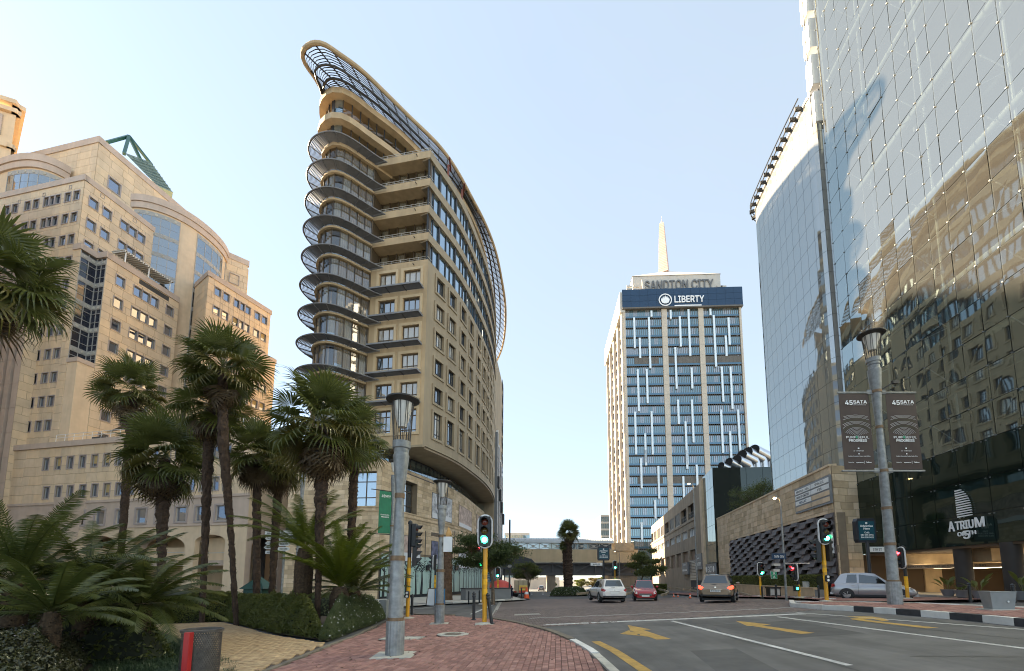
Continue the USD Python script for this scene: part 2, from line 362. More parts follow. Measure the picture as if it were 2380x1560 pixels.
# ground
mk('soil', (.06, .042, .028), .95, .35, 6, .6, 30)
mk('far_ground', (.12, .11, .09), .9, .3, .3)
mk('asphalt', (.118, .113, .108), .85, .28, .9, .6, 90, stain=.34, dist=.006, streak_dir=(2.6, .22, 1))
mk('asphalt_old', (.11, .11, .107), .85, .2, .8, .5, 70, stain=.25, dist=.006)
mk('asphalt_patch', (.085, .082, .079), .9, .2, 2, .6, 80, stain=.2, dist=.006)
mk('tar_seam', (.02, .02, .02), .6, .3, 6)
mk('road_white', (.3, .3, .29), .75, .12, 7, .3, 60, stain=.2, col2=(.68, .67, .64))
mk('road_yellow', (.32, .2, .05), .75, .18, 8, .3, 60, stain=.25, col2=(.56, .34, .07))
for i, c in enumerate([(.28, .14, .112), (.32, .165, .132), (.245, .122, .1), (.34, .185, .15)]): mk('red_paver_%s' % 'abcd'[i], c, .85, .22, 9, .5, 60, rnd=.12, stain=.18, dist=.006)
for i, c in enumerate([(.46, .31, .165), (.41, .27, .14), (.5, .35, .19)]): mk('tan_paver_%s' % 'abc'[i], c, .85, .2, 8, .5, 60, rnd=.1, stain=.15, dist=.006)
for i, c in enumerate([(.15, .115, .1), (.18, .135, .118), (.13, .104, .095)]): mk('road_paver_%s' % 'abc'[i], c, .85, .25, 3, .5, 60, rnd=.1, stain=.2, dist=.006)
mk('joint_sand', (.085, .06, .045), .95, .25, 8)
mk('kerb_stone', (.2, .165, .12), .85, .3, 5, .6, 30, stain=.35)
mk('kerb_white', (.68, .66, .61), .6, .08, 4, .3, 40, stain=.25)
mk('kerb_black', (.04, .04, .042), .7, .25, 5, .3, 40, stain=.1)
mk('concrete', (.36, .34, .3), .85, .16, 3, .4, 50, stain=.2)
mk('pale_concrete', (.5, .47, .4), .85, .14, 3, .4, 50, stain=.25)
# buildings
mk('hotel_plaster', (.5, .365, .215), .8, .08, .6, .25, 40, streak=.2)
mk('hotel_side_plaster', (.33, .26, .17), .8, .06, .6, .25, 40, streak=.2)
mk('hotel_trim', (.55, .42, .26), .8, .05, 1, .2, 40)
mk('bronze', (.1, .072, .045), .45, .12, 4, metal=.3)
mk('dark_metal', (.05, .05, .052), .5, .15, 4, metal=.5)
mk('shade_metal', (.2, .2, .205), .5, .12, 3, metal=.2)
mk('rail_metal', (.55, .54, .52), .35, .06, 3, metal=.8)
mk('sandstone', (.57, .43, .27), .85, .16, 1.2, .35, 30, rnd=.07, streak=.12)
mk('sandstone_pale', (.66, .51, .34), .85, .16, 1.2, .35, 30, rnd=.07, streak=.12)
mk('sandstone_dark', (.49, .365, .225), .85, .16, 1.2, .35, 30, rnd=.07, streak=.12)
mk('stone_joint', (.2, .155, .105), .9, .15, 2)
mk('office_stone', (.64, .49, .33), .75, .08, .8, .2, 30, rnd=.05, streak=.1)
mk('office_stone_warm', (.67, .5, .32), .75, .08, .8, .2, 30, rnd=.05, streak=.1)
mk('office_mauve', (.5, .39, .31), .75, .07, .8, .2, 30, streak=.1)
mk('office_frame', (.34, .285, .26), .6, .06, 2)
mk('window_frame_grey', (.35, .33, .3), .5, .06, 2, metal=.2)
mk('blind', (.42, .3, .13), .8, .1, 3)
mk('curtain', (.5, .44, .36), .9, .15, 1.2)
mk('curtain_warm', (.4, .3, .19), .9, .15, 1.2)
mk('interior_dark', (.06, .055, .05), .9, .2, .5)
mk('interior_light', (.45, .4, .32), .9, .15, .5)
mk('copper_green', (.13, .19, .165), .6, .2, 1.5, .2, 10)
mk('green_steel', (.012, .06, .045), .45, .15, 2)
mk('tower_stone', (.56, .48, .38), .75, .06, .3, streak=.08)
mk('tower_bronze', (.13, .115, .095), .6, .12, .5)
mk('sign_blue', (.012, .038, .08), .35, .1, .3)
mk('white_strip', (.72, .8, .84), .4, .04, 1)
mk('spire_stone', (.62, .43, .36), .8, .14, .4)
mk('roof_panel', (.5, .46, .4), .7, .06, .3)
mk('letter_dark', (.13, .13, .13), .5, .05, 1)
mk('letter_white', (.82, .82, .8), .4, .03, 1)
mk('mall_concrete', (.33, .26, .185), .85, .14, .7, .4, 20, streak=.25)
mk('mall_brick', (.24, .17, .12), .9, .2, 2, .5, 30)
mk('louvre', (.17, .155, .14), .5, .1, 2, metal=.4)
mk('white_paint', (.75, .74, .71), .5, .05, 2)
mk('steel_duct', (.55, .55, .56), .25, .08, 1, metal=.95)
mk('black_matte', (.012, .012, .013), .55, .2, 3)
mk('duct_inside', (.02, .02, .02), .9, .2, 2)
mk('screen_panel', (.085, .068, .066), .6, .18, 1.2, .3, 15, rnd=.15)
mk('screen_back', (.13, .115, .085), .9, .15, 1)
mk('bridge_panel', (.62, .47, .28), .75, .08, .5, streak=.1)
mk('bridge_steel', (.1, .095, .09), .6, .15, 1)
mk('rusty_steel', (.2, .06, .04), .7, .25, 2)
mk('sky_roof', (.55, .57, .56), .5, .06, .6)
mk('sign_grey', (.17, .175, .18), .5, .08, 2)
mirror('hotel_glass', (.02, .028, .034), (.8, .84, .86), .42, .004, 1.3)
mirror('curtain_glass', (.38, .34, .28), (.8, .84, .86), .22, .003, 1.0)
mirror('hotel_strip_glass', (.03, .05, .06), (.74, .86, .95), .55, .003, .7)
mirror('clear_glass', (0, 0, 0), (.8, .83, .85), .2, .003, 1.0, clear=(.8, .81, .79))
mirror('office_glass', (.03, .034, .045), (.72, .78, .88), .42, .003, .8)
mirror('office_dark_glass', (.012, .013, .018), (.6, .6, .62), .12, .004, .8)
mirror('tower_glass', (.03, .06, .07), (.56, .71, .75), .42, .004, .5, rnd=0)
mirror('tower_pale_glass', (.16, .17, .17), (.72, .8, .86), .35, .004, .5)
mirror('tower_spandrel', (.02, .05, .07), (.4, .56, .68), .3, .002, .5)
mirror('atrium_glass', (.03, .04, .04), (.64, .74, .72), .46, .0055, .55, clear=(.3, .34, .33), rnd=1, dust=.05)
mirror('wing_glass', (.06, .07, .07), (.7, .76, .74), .5, .004, .55, rnd=1, dust=.26)
mirror('dark_glass', (.015, .017, .014), (.45, .5, .46), .14, .003, .4)
mirror('sign_band_glass', (.0095, .0165, .0122), (.5, .58, .54), .13, .012, .5, rnd=1)
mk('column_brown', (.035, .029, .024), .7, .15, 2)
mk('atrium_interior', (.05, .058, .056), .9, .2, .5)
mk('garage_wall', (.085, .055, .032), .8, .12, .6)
mirror('balustrade_glass', (0, 0, 0), (.85, .95, 1.), .25, 0, 1, clear=(.7, .84, .88))
mirror('far_glass', (.1, .16, .18), (.7, .82, .9), .35, .003, .5)
# street things
mk('galvanised', (.27, .275, .265), .55, .28, 7, .15, 12, metal=.3, stain=.3)
mk('rust_band', (.2, .13, .075), .65, .3, 12, metal=.4)
mk('lamp_white', (.72, .68, .6), .5, .05, 3)
mk('lamp_iron', (.06, .055, .05), .55, .15, 6, metal=.5)
mk('signal_yellow', (.66, .32, .015), .45, .1, 5, coat=.3, stain=.12)
mk('signal_bright', (.8, .42, .01), .4, .06, 5)
mk('signal_black', (.016, .017, .018), .45, .15, 5)
mk('signal_rim', (.72, .71, .68), .5, .05, 4)
mk('lens_red', (.11, .022, .012), .25, .1, 9, coat=.6); mk('lens_amber', (.09, .06, .015), .25, .1, 9, coat=.6); mk('lens_off', (.012, .03, .02), .25, .1, 9, coat=.6)
emit('lens_green', (.03, 1., .38), 2.2); emit('lens_green_core', (.45, 1., .7), 5.); emit('lens_red_lit', (1., .03, .04), 3.); emit('lamp_glow', (1., .62, .25), 9.); emit('strip_light', (1., .8, .5), 2.6); emit('tail_lit', (1., .05, .025), .9)
mk('bollard_black', (.014, .015, .016), .4, .2, 8, coat=.3)
mk('bin_metal', (.11, .095, .08), .5, .35, 14, .3, 30, metal=.5)
mk('post_red', (.35, .02, .018), .45, .1, 5)
mk('box_grey', (.24, .25, .24), .6, .1, 4, .2, 30, stain=.2)
mk('ad_black', (.018, .02, .026), .4, .1, 4)
mk('ad_screen', (.008, .06, .085), .35, .1, 2)
mk('banner_brown', (.055, .036, .028), .7, .1, 3)
mk('banner_green', (.02, .17, .09), .7, .12, 3)
mk('banner_moss', (.09, .12, .035), .7, .3, 3)
mk('poster_a', (.42, .42, .43), .6, .7, 1.4); mk('poster_b', (.4, .3, .25), .6, .6, 1.6); mk('poster_c', (.12, .13, .2), .6, .6, 1.6); mk('poster_white', (.66, .66, .66), .6, .05, 2)
mk('pink_board', (.4, .22, .22), .8, .18, 2.5)
mk('mural_green', (.42, .56, .5), .6, .05, 1); mk('mural_black', (.016, .02, .022), .7, .2, 3); mk('mural_text', (.2, .27, .24), .7, .1, 3)
mk('totem_wood', (.095, .05, .024), .75, .35, 6, .8, 12); mk('flame_gold', (.5, .28, .09), .5, .15, 4)
mk('cone_orange', (.75, .1, .02), .5, .1, 6)
mk('tyre', (.015, .015, .015), .8, .2, 20); mk('rim', (.42, .42, .42), .35, .1, 8, metal=.8)
mk('car_white', (.7, .67, .63), .25, .03, 2, coat=1.); mk('car_red', (.36, .01, .014), .25, .06, 2, coat=1., metal=.2); mk('car_bronze', (.24, .18, .125), .28, .05, 2, coat=1., metal=.5); mk('car_silver', (.36, .36, .37), .28, .04, 2, coat=1., metal=.5); mk('car_grey', (.12, .12, .13), .3, .04, 2, coat=1.)
mirror('car_glass', (.012, .015, .016), (.85, .9, .92), .14)
mk('car_trim', (.02, .02, .021), .6, .1, 8); mk('tail_red', (.3, .012, .012), .2, .1, 6, coat=1.); mk('headlamp', (.6, .6, .58), .15, .05, 6, coat=1.); mk('chrome', (.75, .75, .76), .12, .03, 4, metal=1.); mk('plate', (.72, .72, .68), .5, .03, 6)
mk('truck_tan', (.36, .3, .19), .6, .1, 2); mk('truck_yellow', (.7, .5, .08), .5, .05, 2); mk('truck_red', (.5, .05, .03), .5, .05, 2)
mk('jeans', (.03, .05, .12), .9, .2, 8); mk('navy_jacket', (.015, .02, .04), .9, .2, 8); mk('skin', (.14, .075, .045), .6, .1, 8); mk('hair', (.012, .01, .009), .9, .1, 8)
mk('sign_white', (.7, .7, .67), .5, .06, 3); mk('sign_blue_plate', (.02, .17, .36), .45, .05, 3); mk('sign_green_plate', (.02, .27, .13), .45, .05, 3)
mk('cabinet_white', (.55, .53, .48), .6, .07, 4, stain=.18)
mk('wire_black', (.02, .02, .02), .6, .1, 4)
# plants
mk('palm_trunk', (.05, .029, .017), .95, .45, 9, .9, 24)
mk('cycad_trunk', (.06, .037, .019), .95, .5, 14, .9, 24)
mk('bark', (.13, .095, .065), .9, .35, 8, .7, 24)
leafmat('palm_leaf', (.15, .175, .036), (.25, .275, .08), 2.5, .45, .26)
leafmat('palm_leaf_old', (.19, .17, .035), (.28, .25, .07), 2.5, .4, .35)
leafmat('palm_leaf_dry', (.2, .13, .055), (.13, .08, .035), 2.5, .2)
leafmat('cycad_leaf', (.1, .13, .03), (.2, .22, .055), 2, .4, .34)
leafmat('cycad_bright', (.16, .21, .02), (.24, .29, .035), 2, .35, .4)
leafmat('hedge_leaf', (.15, .18, .03), (.27, .28, .06), 1.5, .25)
leafmat('dark_cover_leaf', (.065, .062, .026), (.13, .135, .05), 1.5, .15, .4)
leafmat('flower_bush_leaf', (.13, .18, .06), (.22, .27, .1), 1.5, .3)
leafmat('tree_leaf', (.075, .12, .028), (.15, .19, .045), .8, .3)
leafmat('light_tree_leaf', (.14, .175, .035), (.23, .26, .065), .8, .35)
leafmat('autumn_leaf', (.2, .13, .05), (.14, .14, .04), .8, .35)
leafmat('grass_blade', (.05, .1, .045), (.085, .14, .055), 2, .25)
mk('petal', (.8, .78, .74), .7, .04, 4); mk('petal_mauve', (.4, .3, .34), .7, .1, 4)
# ================================================================ SETTING: ground, roads, pavements, markings
def Gh(px, py, h):
    r = ray(px, py); ts = np.geomspace(.5, 500, 600); P_ = EYE + r * ts[:, None]
    v = P_[:, 2] - g(P_[:, 0], P_[:, 1]) - h; k = np.nonzero(v < 0)[0]
    if not len(k): return EYE + r * 300
    a, b = ts[max(k[0] - 1, 0)], ts[k[0]]
    for _ in range(40):
        m = (a + b) / 2; p = EYE + r * m
        if p[2] - g(p[0], p[1]) - h > 0: a = m
        else: b = m
    return EYE + r * b
def GPh(h, *pts): return [tuple(Gh(*p, h)[:2]) for p in pts]
def sheet(name, xs, ys, off, m, kind='structure', label=None):
    X, Y = np.meshgrid(xs, ys); v = np.c_[X.ravel(), Y.ravel(), (g(X, Y) + off).ravel()]; nx = len(xs)
    i, k = np.meshgrid(np.arange(len(ys) - 1), np.arange(nx - 1), indexing='ij'); a = (i * nx + k).ravel()
    f = np.stack([a, a + 1, a + nx + 1, a + nx], 1); return obj(name, MB().add(v, f), m, kind=kind, label=label)
gr = lambda a, b, s: list(np.arange(a, b, s))
XS = [-900, -500, -300, -200, -150] + gr(-120, -40, 10) + gr(-40, 50, 1.5) + gr(50, 120, 10) + [120, 200, 300, 500, 900]
YS = [-200, -80, -40] + gr(-20, 62, 1.5) + gr(62, 130, 6) + [130, 160, 200, 245, 300, 450, 700, 1200]
sheet('ground', XS, YS, -.09, 'far_ground')
sheet('road', gr(-20, 52, 1.5) + [52], [-14, -8] + gr(-4, 62, 1.5) + gr(62, 130, 6) + [130, 160, 200, 245, 300], -.03, 'asphalt_old')
SW = GPh(.13, (420, 1720), (590, 1567), (770, 1495), (862, 1460), (905, 1437), (960, 1428), (1060, 1430), (1100, 1435), (1150, 1437), (1225, 1450), (1290, 1466), (1340, 1486), (1388, 1512), (1440, 1556), (1520, 1640), (1600, 1760))
SWP = Polygon(SW).buffer(0)
# asphalt carriageway in the foreground, its far edge square to the lanes
KERB_R = [tuple(G(x, y)[:2]) for x, y in ((1850, 1411), (1925, 1417), (1996, 1420.5), (2096, 1427), (2224, 1437), (2380, 1451))]
dirk = V(*KERB_R[-1]) - V(*KERB_R[-3]); dirk /= np.linalg.norm(dirk)
KERB_R.append(tuple(V(*KERB_R[-1]) + dirk * 14))
def stop_y(x): return 15.15 - .0 * x
road_poly = Polygon([SW[9], (KERB_R[0][0] - .5, 15.35), KERB_R[0]] + KERB_R[1:] + [(KERB_R[-1][0], -8), (0.5, -8)] + [SW[-1], SW[-2], SW[-3], SW[-4], SW[-5], SW[-6]])
drape(road_poly, 0, .8, 'carriageway', 'asphalt', kind='structure')
# brick paved crossing beyond the stop line
cross_poly = Polygon([tuple(G(1140, 1439)[:2]), tuple(G(1166, 1393)[:2]), (3, 42), (20, 40), (26, 30), (24, 22), KERB_R[0], (KERB_R[0][0] - .5, 15.35), SW[9]]).buffer(0)
pav = drape(cross_poly, -.018, .8, 'brick_paved_crossing', 'road_paver_b', kind='structure')
side_poly = Polygon(GP((880, 1436), (1136, 1440), (1164, 1394), (1000, 1403), (860, 1408))).buffer(0)
drape(side_poly, -.006, .8, 'side_street', 'asphalt', kind='structure')
drape(GP((1136, 1441), (1144, 1441), (1170, 1393), (1163, 1393)), .0, 1, 'concrete_channel', 'concrete', kind='structure')

def pavers(poly, L, Wd, off, h, rng, ang=0., ymax=1e9, gap=.007, herring=False):
    """paving blocks over a polygon: list of (centre, vertices, faces)"""
    poly = Polygon(poly) if not isinstance(poly, Polygon) else poly
    c, s = math.cos(ang), math.sin(ang); cx, cy = poly.centroid.coords[0]
    pr = affinity.rotate(poly, -math.degrees(ang), origin=(cx, cy)); x0, y0, x1, y1 = pr.bounds
    inn = pr.buffer(-.02); out = []
    cols = np.arange(x0, x1, Wd)
    for i, x in enumerate(cols):
        ys = np.arange(y0 - (L / 2 if i % 2 else 0), y1, L); n = len(ys)
        a, b = x + gap / 2, x + Wd - gap / 2
        ca, cb = ys + gap / 2, ys + L - gap / 2
        ok = contains_xy(inn, np.full(n, (a + b) / 2), (ca + cb) / 2)
        for k in np.nonzero(ok)[0]:
            xy = np.array([(a, ca[k]), (b, ca[k]), (b, cb[k]), (a, cb[k])])
            if not contains_xy(pr, xy[:, 0], xy[:, 1]).all():
                xy = np.clip(xy, None, None)
            d = xy - (cx, cy); xy = np.c_[d[:, 0] * c - d[:, 1] * s + cx, d[:, 0] * s + d[:, 1] * c + cy]
            out.append(xy)
    res = []
    for xy in out:
        if xy[:, 1].mean() > ymax: continue
        e = (xy - xy.mean(0)); ins = xy.mean(0) + e * (1 - .012 / np.maximum(np.abs(e).max(), .05))
        z = g(xy[:, 0], xy[:, 1]) + off; t = rng.uniform(-.003, .003) + rng.uniform(-.0015, .0015, 4)
        v = np.vstack([np.c_[xy, z - .01], np.c_[xy, z + h - .006 + t], np.c_[ins, z + h + t]])
        f = [[8, 9, 10, 11]]
        for lo in (0, 4): f += [[lo + k, lo + (k + 1) % 4, lo + 4 + (k + 1) % 4, lo + 4 + k] for k in range(4)]
        res.append((np.r_[xy.mean(0), z.mean() + h], MB().add(v, f)))
    return res
nrng = np.random.default_rng(5); R = random.Random(11)
blk = pavers(cross_poly.intersection(sbox(-6, 14, 24, 24.5)), .21, .105, -.018, .02, nrng, ang=.05)
rest = {}
for i, (c, mb) in enumerate(blk): rest.setdefault(R.randrange(3), MB()).add(*mb.arrays())
near = sorted(range(len(blk)), key=lambda i: np.linalg.norm(blk[i][0] - EYE))
rest = {}
for r_, i in enumerate(near):
    if r_ < 300: obj('paver', blk[i][1], 'road_paver_' + 'abc'[R.randrange(3)], pav)
    else: rest.setdefault(R.randrange(3), MB()).add(*blk[i][1].arrays())
for k, mb in rest.items(): obj('further_pavers', mb, 'road_paver_' + 'abc'[k], pav, kind='stuff')
# red brick pavement on the corner
sw = drape(SWP, .105, .8, 'pavement', 'joint_sand', kind='structure')
skirt = MB()
for a, b in zip(SW, SW[1:] + SW[:1]):
    skirt.quad((*a, g(*a) - .1), (*b, g(*b) - .1), (*b, g(*b) + .106), (*a, g(*a) + .106))
obj('pavement_edge', skirt, 'concrete', sw)
clear = [Point(*Gh(918, 1523, .13)[:2]).buffer(.48), Point(*Gh(1045, 1474, .13)[:2]).buffer(.0)]
LAMP1 = Gh(917, 1522, .13); LAMP2 = Gh(1021, 1449, .13); SIG1 = Gh(1126, 1450, .13); SIG2 = Gh(947, 1437, .13)
sq = lambda p, w, a=.1: affinity.rotate(sbox(p[0] - w, p[1] - w, p[0] + w, p[1] + w), math.degrees(a), origin=(p[0], p[1]))
MAN = Gh(1053, 1474, .13); CHAM = Gh(935, 1483, .13)
holes = [sq(LAMP1, .38), sq(LAMP2, .3), sq(SIG1, .3), Point(MAN[0], MAN[1]).buffer(.42), sbox(CHAM[0] - .5, CHAM[1] - .3, CHAM[0] + .5, CHAM[1] + .3)]
swi = SWP.buffer(-.16).difference(union_all(holes)).intersection(sbox(-8, 4.2, 6, 30))
blk = pavers(swi, .21, .105, .105, .025, nrng, ang=-.06); near = sorted(range(len(blk)), key=lambda i: np.linalg.norm(blk[i][0] - EYE))
vis = [i for i in near if blk[i][0][1] > 6.6]; rest = {}
for r_, i in enumerate(vis):
    k = R.randrange(4)
    if r_ < 300: obj('paver', blk[i][1], 'red_paver_' + 'abcd'[k], sw)
    else: rest.setdefault(k, MB()).add(*blk[i][1].arrays())
for k, mb in rest.items(): obj('further_pavers', mb, 'red_paver_' + 'abcd'[k], sw, kind='stuff')
for p, w, nm in ((LAMP1, .38, 0), (LAMP2, .3, 0), (SIG1, .3, 0)):
    s_ = sq(p, w); c_ = list(s_.exterior.coords)[:4]
    obj('concrete_footing', MB().hexa(c_[::-1] if Polygon(c_).exterior.is_ccw is False else c_, g(p[0], p[1]) + .02, g(p[0], p[1]) + .136), 'pale_concrete', sw)
mh = thing('manhole_cover', 'round pale concrete manhole cover with ribbed plate set in the red brick pavement', 'manhole cover', loc=(MAN[0], MAN[1], g(MAN[0], MAN[1]) + .12))
obj('ring', MB().lathe([(.29, .0), (.29, .016), (.415, .016), (.415, 0)], 36), 'pale_concrete', mh)
obj('cover', MB().lathe([(0.001, .012), (.285, .012), (.285, 0)][::-1], 32), 'concrete', mh)
rb = MB()
for k in range(-5, 6): rb.box(-math.sqrt(.06 - (k * .045) ** 2) * .9, math.sqrt(.06 - (k * .045) ** 2) * .9, k * .045 - .012, k * .045 + .012, .012, .02)
obj('ribs', rb, 'kerb_stone', mh)
ch = thing('chamber_cover', 'flat rectangular pale concrete chamber cover beside the nearest lamp post', 'chamber cover', loc=(CHAM[0], CHAM[1], g(CHAM[0], CHAM[1]) + .12), rz=-.08)
obj('frame', MB().box(-.5, .5, -.3, -.24, 0, .016).box(-.5, .5, .24, .3, 0, .016).box(-.5, -.44, -.24, .24, 0, .0165).box(.44, .5, -.24, .24, 0, .0165), 'concrete', ch)
obj('slab', MB().box(-.43, .43, -.23, .23, 0, .013), 'pale_concrete', ch)
# kerbs of the corner pavement: single stones
kerb = thing('kerb', kind='structure')
def kerb_run(path, seg, h, w, mats, gap=.02, lift=0., name='kerb_stone', jit=0.):
    s = 0.; i = 0
    while s < path.L - .1:
        e = min(s + seg * (1 + R.uniform(-.08, .08)), path.L); a, b = s + gap / 2, e - gap / 2
        n = max(1, int((b - a) / .45)); ss = np.linspace(a, b, n + 1); v = []
        for t in ss:
            o, i_ = path.xy(t, 0)[0], path.xy(t, -w)[0]; zo, zi = g(*o), g(*i_); dh = R.uniform(-jit, jit) if jit else 0
            c = .03; oc = path.xy(t, -c)[0]
            v += [(*o, zo - .1), (*o, zo + h - c), (*oc, zo + h), (*i_, zo + h - .004), (*i_, zi - .1)]
        f = []
        for k in range(n): f += [[k * 5 + j, k * 5 + j + 5, k * 5 + j + 6, k * 5 + j + 1] for j in range(4)]
        L_ = n * 5; mb = MB().add(v, f); mb.add(v[:5], [[0, 1, 2], [0, 2, 3], [0, 3, 4]]); mb.add(v[L_:L_ + 5], [[0, 2, 1], [0, 3, 2], [0, 4, 3]])
        obj(name, mb, mats[i % len(mats)] if isinstance(mats, list) else mats, kerb); s = e; i += 1
kp = Path(SW[8:16][::-1]); 
L1 = kp.nearest(SW[11]); L2 = kp.nearest(SW[12]); 
class Sub:
    def __init__(s, P, a, b): s.P, s.a, s.L = P, a, b - a
    def xy(s, t, o=0.): return s.P.xy(np.asarray(t) + s.a, o)
kerb_run(Sub(kp, L1, kp.L), .75, .16, .2, 'kerb_stone', .03, jit=.006)
kerb_run(Sub(kp, L2 - .3, L1), .9, .15, .17, 'kerb_white')
kerb_run(Sub(kp, 0, L2 - .3), 1., .14, .17, 'pale_concrete')
kerb_run(Path(SW[4:7][::-1]), .8, .17, .22, 'kerb_stone', .03)
# median on the right with black and white painted kerb
bd = [1996, 2043, 2096.7, 2155.8, 2224.5, 2304, 2380, 2470]
MED_F = [G(x, np.interp(x, [1996, 2096, 2224, 2304, 2380, 2470], [1420.5, 1427.5, 1438.5, 1446, 1454, 1464])) for x in bd]
for i, (a, b) in enumerate(zip(MED_F, MED_F[1:])):
    kerb_run(Path([b[:2], a[:2]]), 9, .17, .2, 'kerb_black' if i % 2 == 0 else 'kerb_white', .012)
NOSE = [G(1846, 1402.5), G(1850, 1411), G(1925, 1417), MED_F[0]]
for a, b in zip(NOSE, NOSE[1:]): kerb_run(Path([b[:2], a[:2]]), 9, .16, .2, 'kerb_white', .012)
MED_B = [Gh(x, y, .15) for x, y in ((1848, 1399), (1925, 1397.5), (2063, 1400), (2297, 1408), (2380, 1411), (2470, 1415))]
med_poly = Polygon([tuple(p[:2]) for p in NOSE[:3] + MED_F] + [tuple(p[:2]) for p in MED_B[::-1]]).buffer(0)
med = drape(med_poly.buffer(-.05), .13, .8, 'median', 'joint_sand', kind='structure')
blk = pavers(med_poly.buffer(-.2).intersection(sbox(0, 5, 40, 40)), .21, .105, .13, .022, nrng, ang=.2)
blk.sort(key=lambda b: np.linalg.norm(b[0] - EYE)); rest = {}
for r_, (c, mb) in enumerate(blk):
    k = R.randrange(4)
    if r_ < 150: obj('paver', mb, 'red_paver_' + 'abcd'[k], med)
    else: rest.setdefault(k, MB()).add(*mb.arrays())
for k, mb in rest.items(): obj('further_pavers', mb, 'red_paver_' + 'abcd'[k], med, kind='stuff')
kerb_run(Path([p[:2] for p in MED_B]), 1.2, .16, .18, ['kerb_white', 'pale_concrete'])
# painted markings
marks = thing('road_markings', kind='structure')
def mark(name, pts, m='road_white', off=.004, poly=None): drape(poly if poly is not None else GP(*pts), off, .6, name, m, marks)
def strip(name, a, b, w, m='road_white', off=.004):
    A, B = V(*G(*a)[:2]), V(*G(*b)[:2]); d = B - A; d /= np.linalg.norm(d); n = V(-d[1], d[0]) * w / 2
    drape(Polygon([A - n, B - n, B + n, A + n]), off, .6, name, m, marks)
strip('stop_line', (1263, 1452.6), (1868, 1427), .3)
strip('lane_line', (1561, 1443.5), (1975, 1547), .12); strip('lane_line', (1808, 1434), (2440, 1515), .12)
strip('edge_line', (1850, 1424), (2440, 1468), .1)
strip('crossing_line', (1230, 1437.6), (1743, 1417.5), .14, off=.008); strip('crossing_line', (1740, 1417.5), (1850, 1412), .14, off=.008)
ye = [GPh(0, (1384, 1491), (1425, 1511), (1462, 1535), (1500, 1560), (1560, 1610))][0]; yl = LineString(ye).buffer(.1, cap_style=2)
drape(yl, .004, .5, 'kerb_edge_line', 'road_yellow', marks)
c7 = lambda pts: [((2000 + x / 1.95) * .58105, (1800 + y / 1.95) * .58105) for x, y in pts]
cs = lambda pts: [((2000 + x / 1.1355) * .58105, (2300 + y / 1.1355) * .58105) for x, y in pts]
mark('left_and_ahead_arrow', c7([(995, 1367), (1180, 1402), (1112, 1404), (1335, 1476), (1222, 1480), (1094, 1437), (1066, 1438), (1086, 1450), (935, 1436), (1003, 1408), (1018, 1419), (1050, 1417), (1015, 1402)]), 'road_yellow')
mark('ahead_arrow', cs([(1070, 209), (1232, 226), (1190, 230), (1430, 264), (1368, 269), (1150, 233), (1122, 232)]), 'road_yellow')
mark('right_arrow', cs([(1562, 187), (1692, 190), (1740, 197), (1768, 209), (1735, 209.5), (1695, 201), (1648, 203), (1760, 216), (1995, 241), (1935, 243), (1650, 210), (1600, 203), (1590, 199), (1632, 196)]), 'road_yellow')
strip('side_street_line', (1095, 1428), (1150, 1404), .15); strip('side_street_line', (925, 1420), (1075, 1404), .15)
mark('far_plate', [(1196, 1428), (1252, 1426), (1258, 1429), (1195, 1431)], 'concrete', off=.01)
drape(Polygon([(5.2, 9.5), (7.4, 9.7), (7.5, 12.6), (5.1, 12.4)]), .0025, .6, 'road_patch', 'asphalt_patch', marks); drape(Polygon([(9.6, 6.8), (13.5, 7.4), (13.4, 8.7), (9.5, 8.1)]), .0025, .6, 'road_patch', 'asphalt_patch', marks); drape(Polygon([(2.6, 5.2), (3.5, 5.2), (4.0, 8.6), (3.1, 8.6)]), .0025, .6, 'road_patch', 'asphalt_patch', marks)
for pts in ([(2.4, 13.2), (4, 12.7), (6.5, 13.3), (9, 12.9), (12.2, 13.4)], [(4.6, 5), (4.8, 7.4), (4.5, 9.6), (4.9, 11.8), (4.7, 14.2)], [(8.9, 5.5), (9.2, 8.2), (8.8, 10.6), (9.1, 14)], [(6.2, 7.2), (7.6, 6.8), (8.8, 7.3)]):
    P_ = np.array(pts); tq = np.linspace(0, len(P_) - 1, 40); q_ = np.stack([np.interp(tq, np.arange(len(P_)), P_[:, k]) for k in (0, 1)], 1) + nrng.normal(0, .025, (40, 2)); drape(LineString(q_).buffer(.018), .003, .5, 'tar_seam', 'tar_seam', marks)
for px in (1178, 1206, 1236, 1262, 1282):
    for y0, y1 in ((62, 66), (74, 78), (88, 92), (104, 108), (122, 126)):
        p = G(px, 1384); sl = p[0] / p[1]; c_ = [(sl * y + w, y) for y, w in ((y0, -.09), (y0, .09), (y1, .09), (y1, -.09))]
        drape(Polygon(c_), .02, 2, 'far_lane_dash', 'road_white', marks)
# tan brick garden path with its red border and concrete edging
PATH = GPh(.09, (330, 1452), (520, 1446), (650, 1478), (762, 1494), (690, 1524), (596, 1562), (520, 1590), (480, 1560), (500, 1530), (430, 1490))
path = drape(PATH, .07, .6, 'garden_path', 'joint_sand', kind='structure')
blk = pavers(Polygon(PATH).buffer(-.04), .2, .1, .07, .024, nrng, ang=1.15); blk.sort(key=lambda b: np.linalg.norm(b[0] - EYE)); rest = {}
for r_, (c, mb) in enumerate(blk):
    k = R.randrange(3)
    if r_ < 300: obj('paver', mb, 'tan_paver_' + 'abc'[k], path)
    else: rest.setdefault(k, MB()).add(*mb.arrays())
for k, mb in rest.items(): obj('further_pavers', mb, 'tan_paver_' + 'abc'[k], path, kind='stuff')
edge = thing('path_edging', kind='structure')
ep = Path([Gh(x, y, .13)[:2] for x, y in ((545, 1590), (590, 1568), (690, 1528), (772, 1495), (822, 1478), (868, 1455))])
class EE: pass
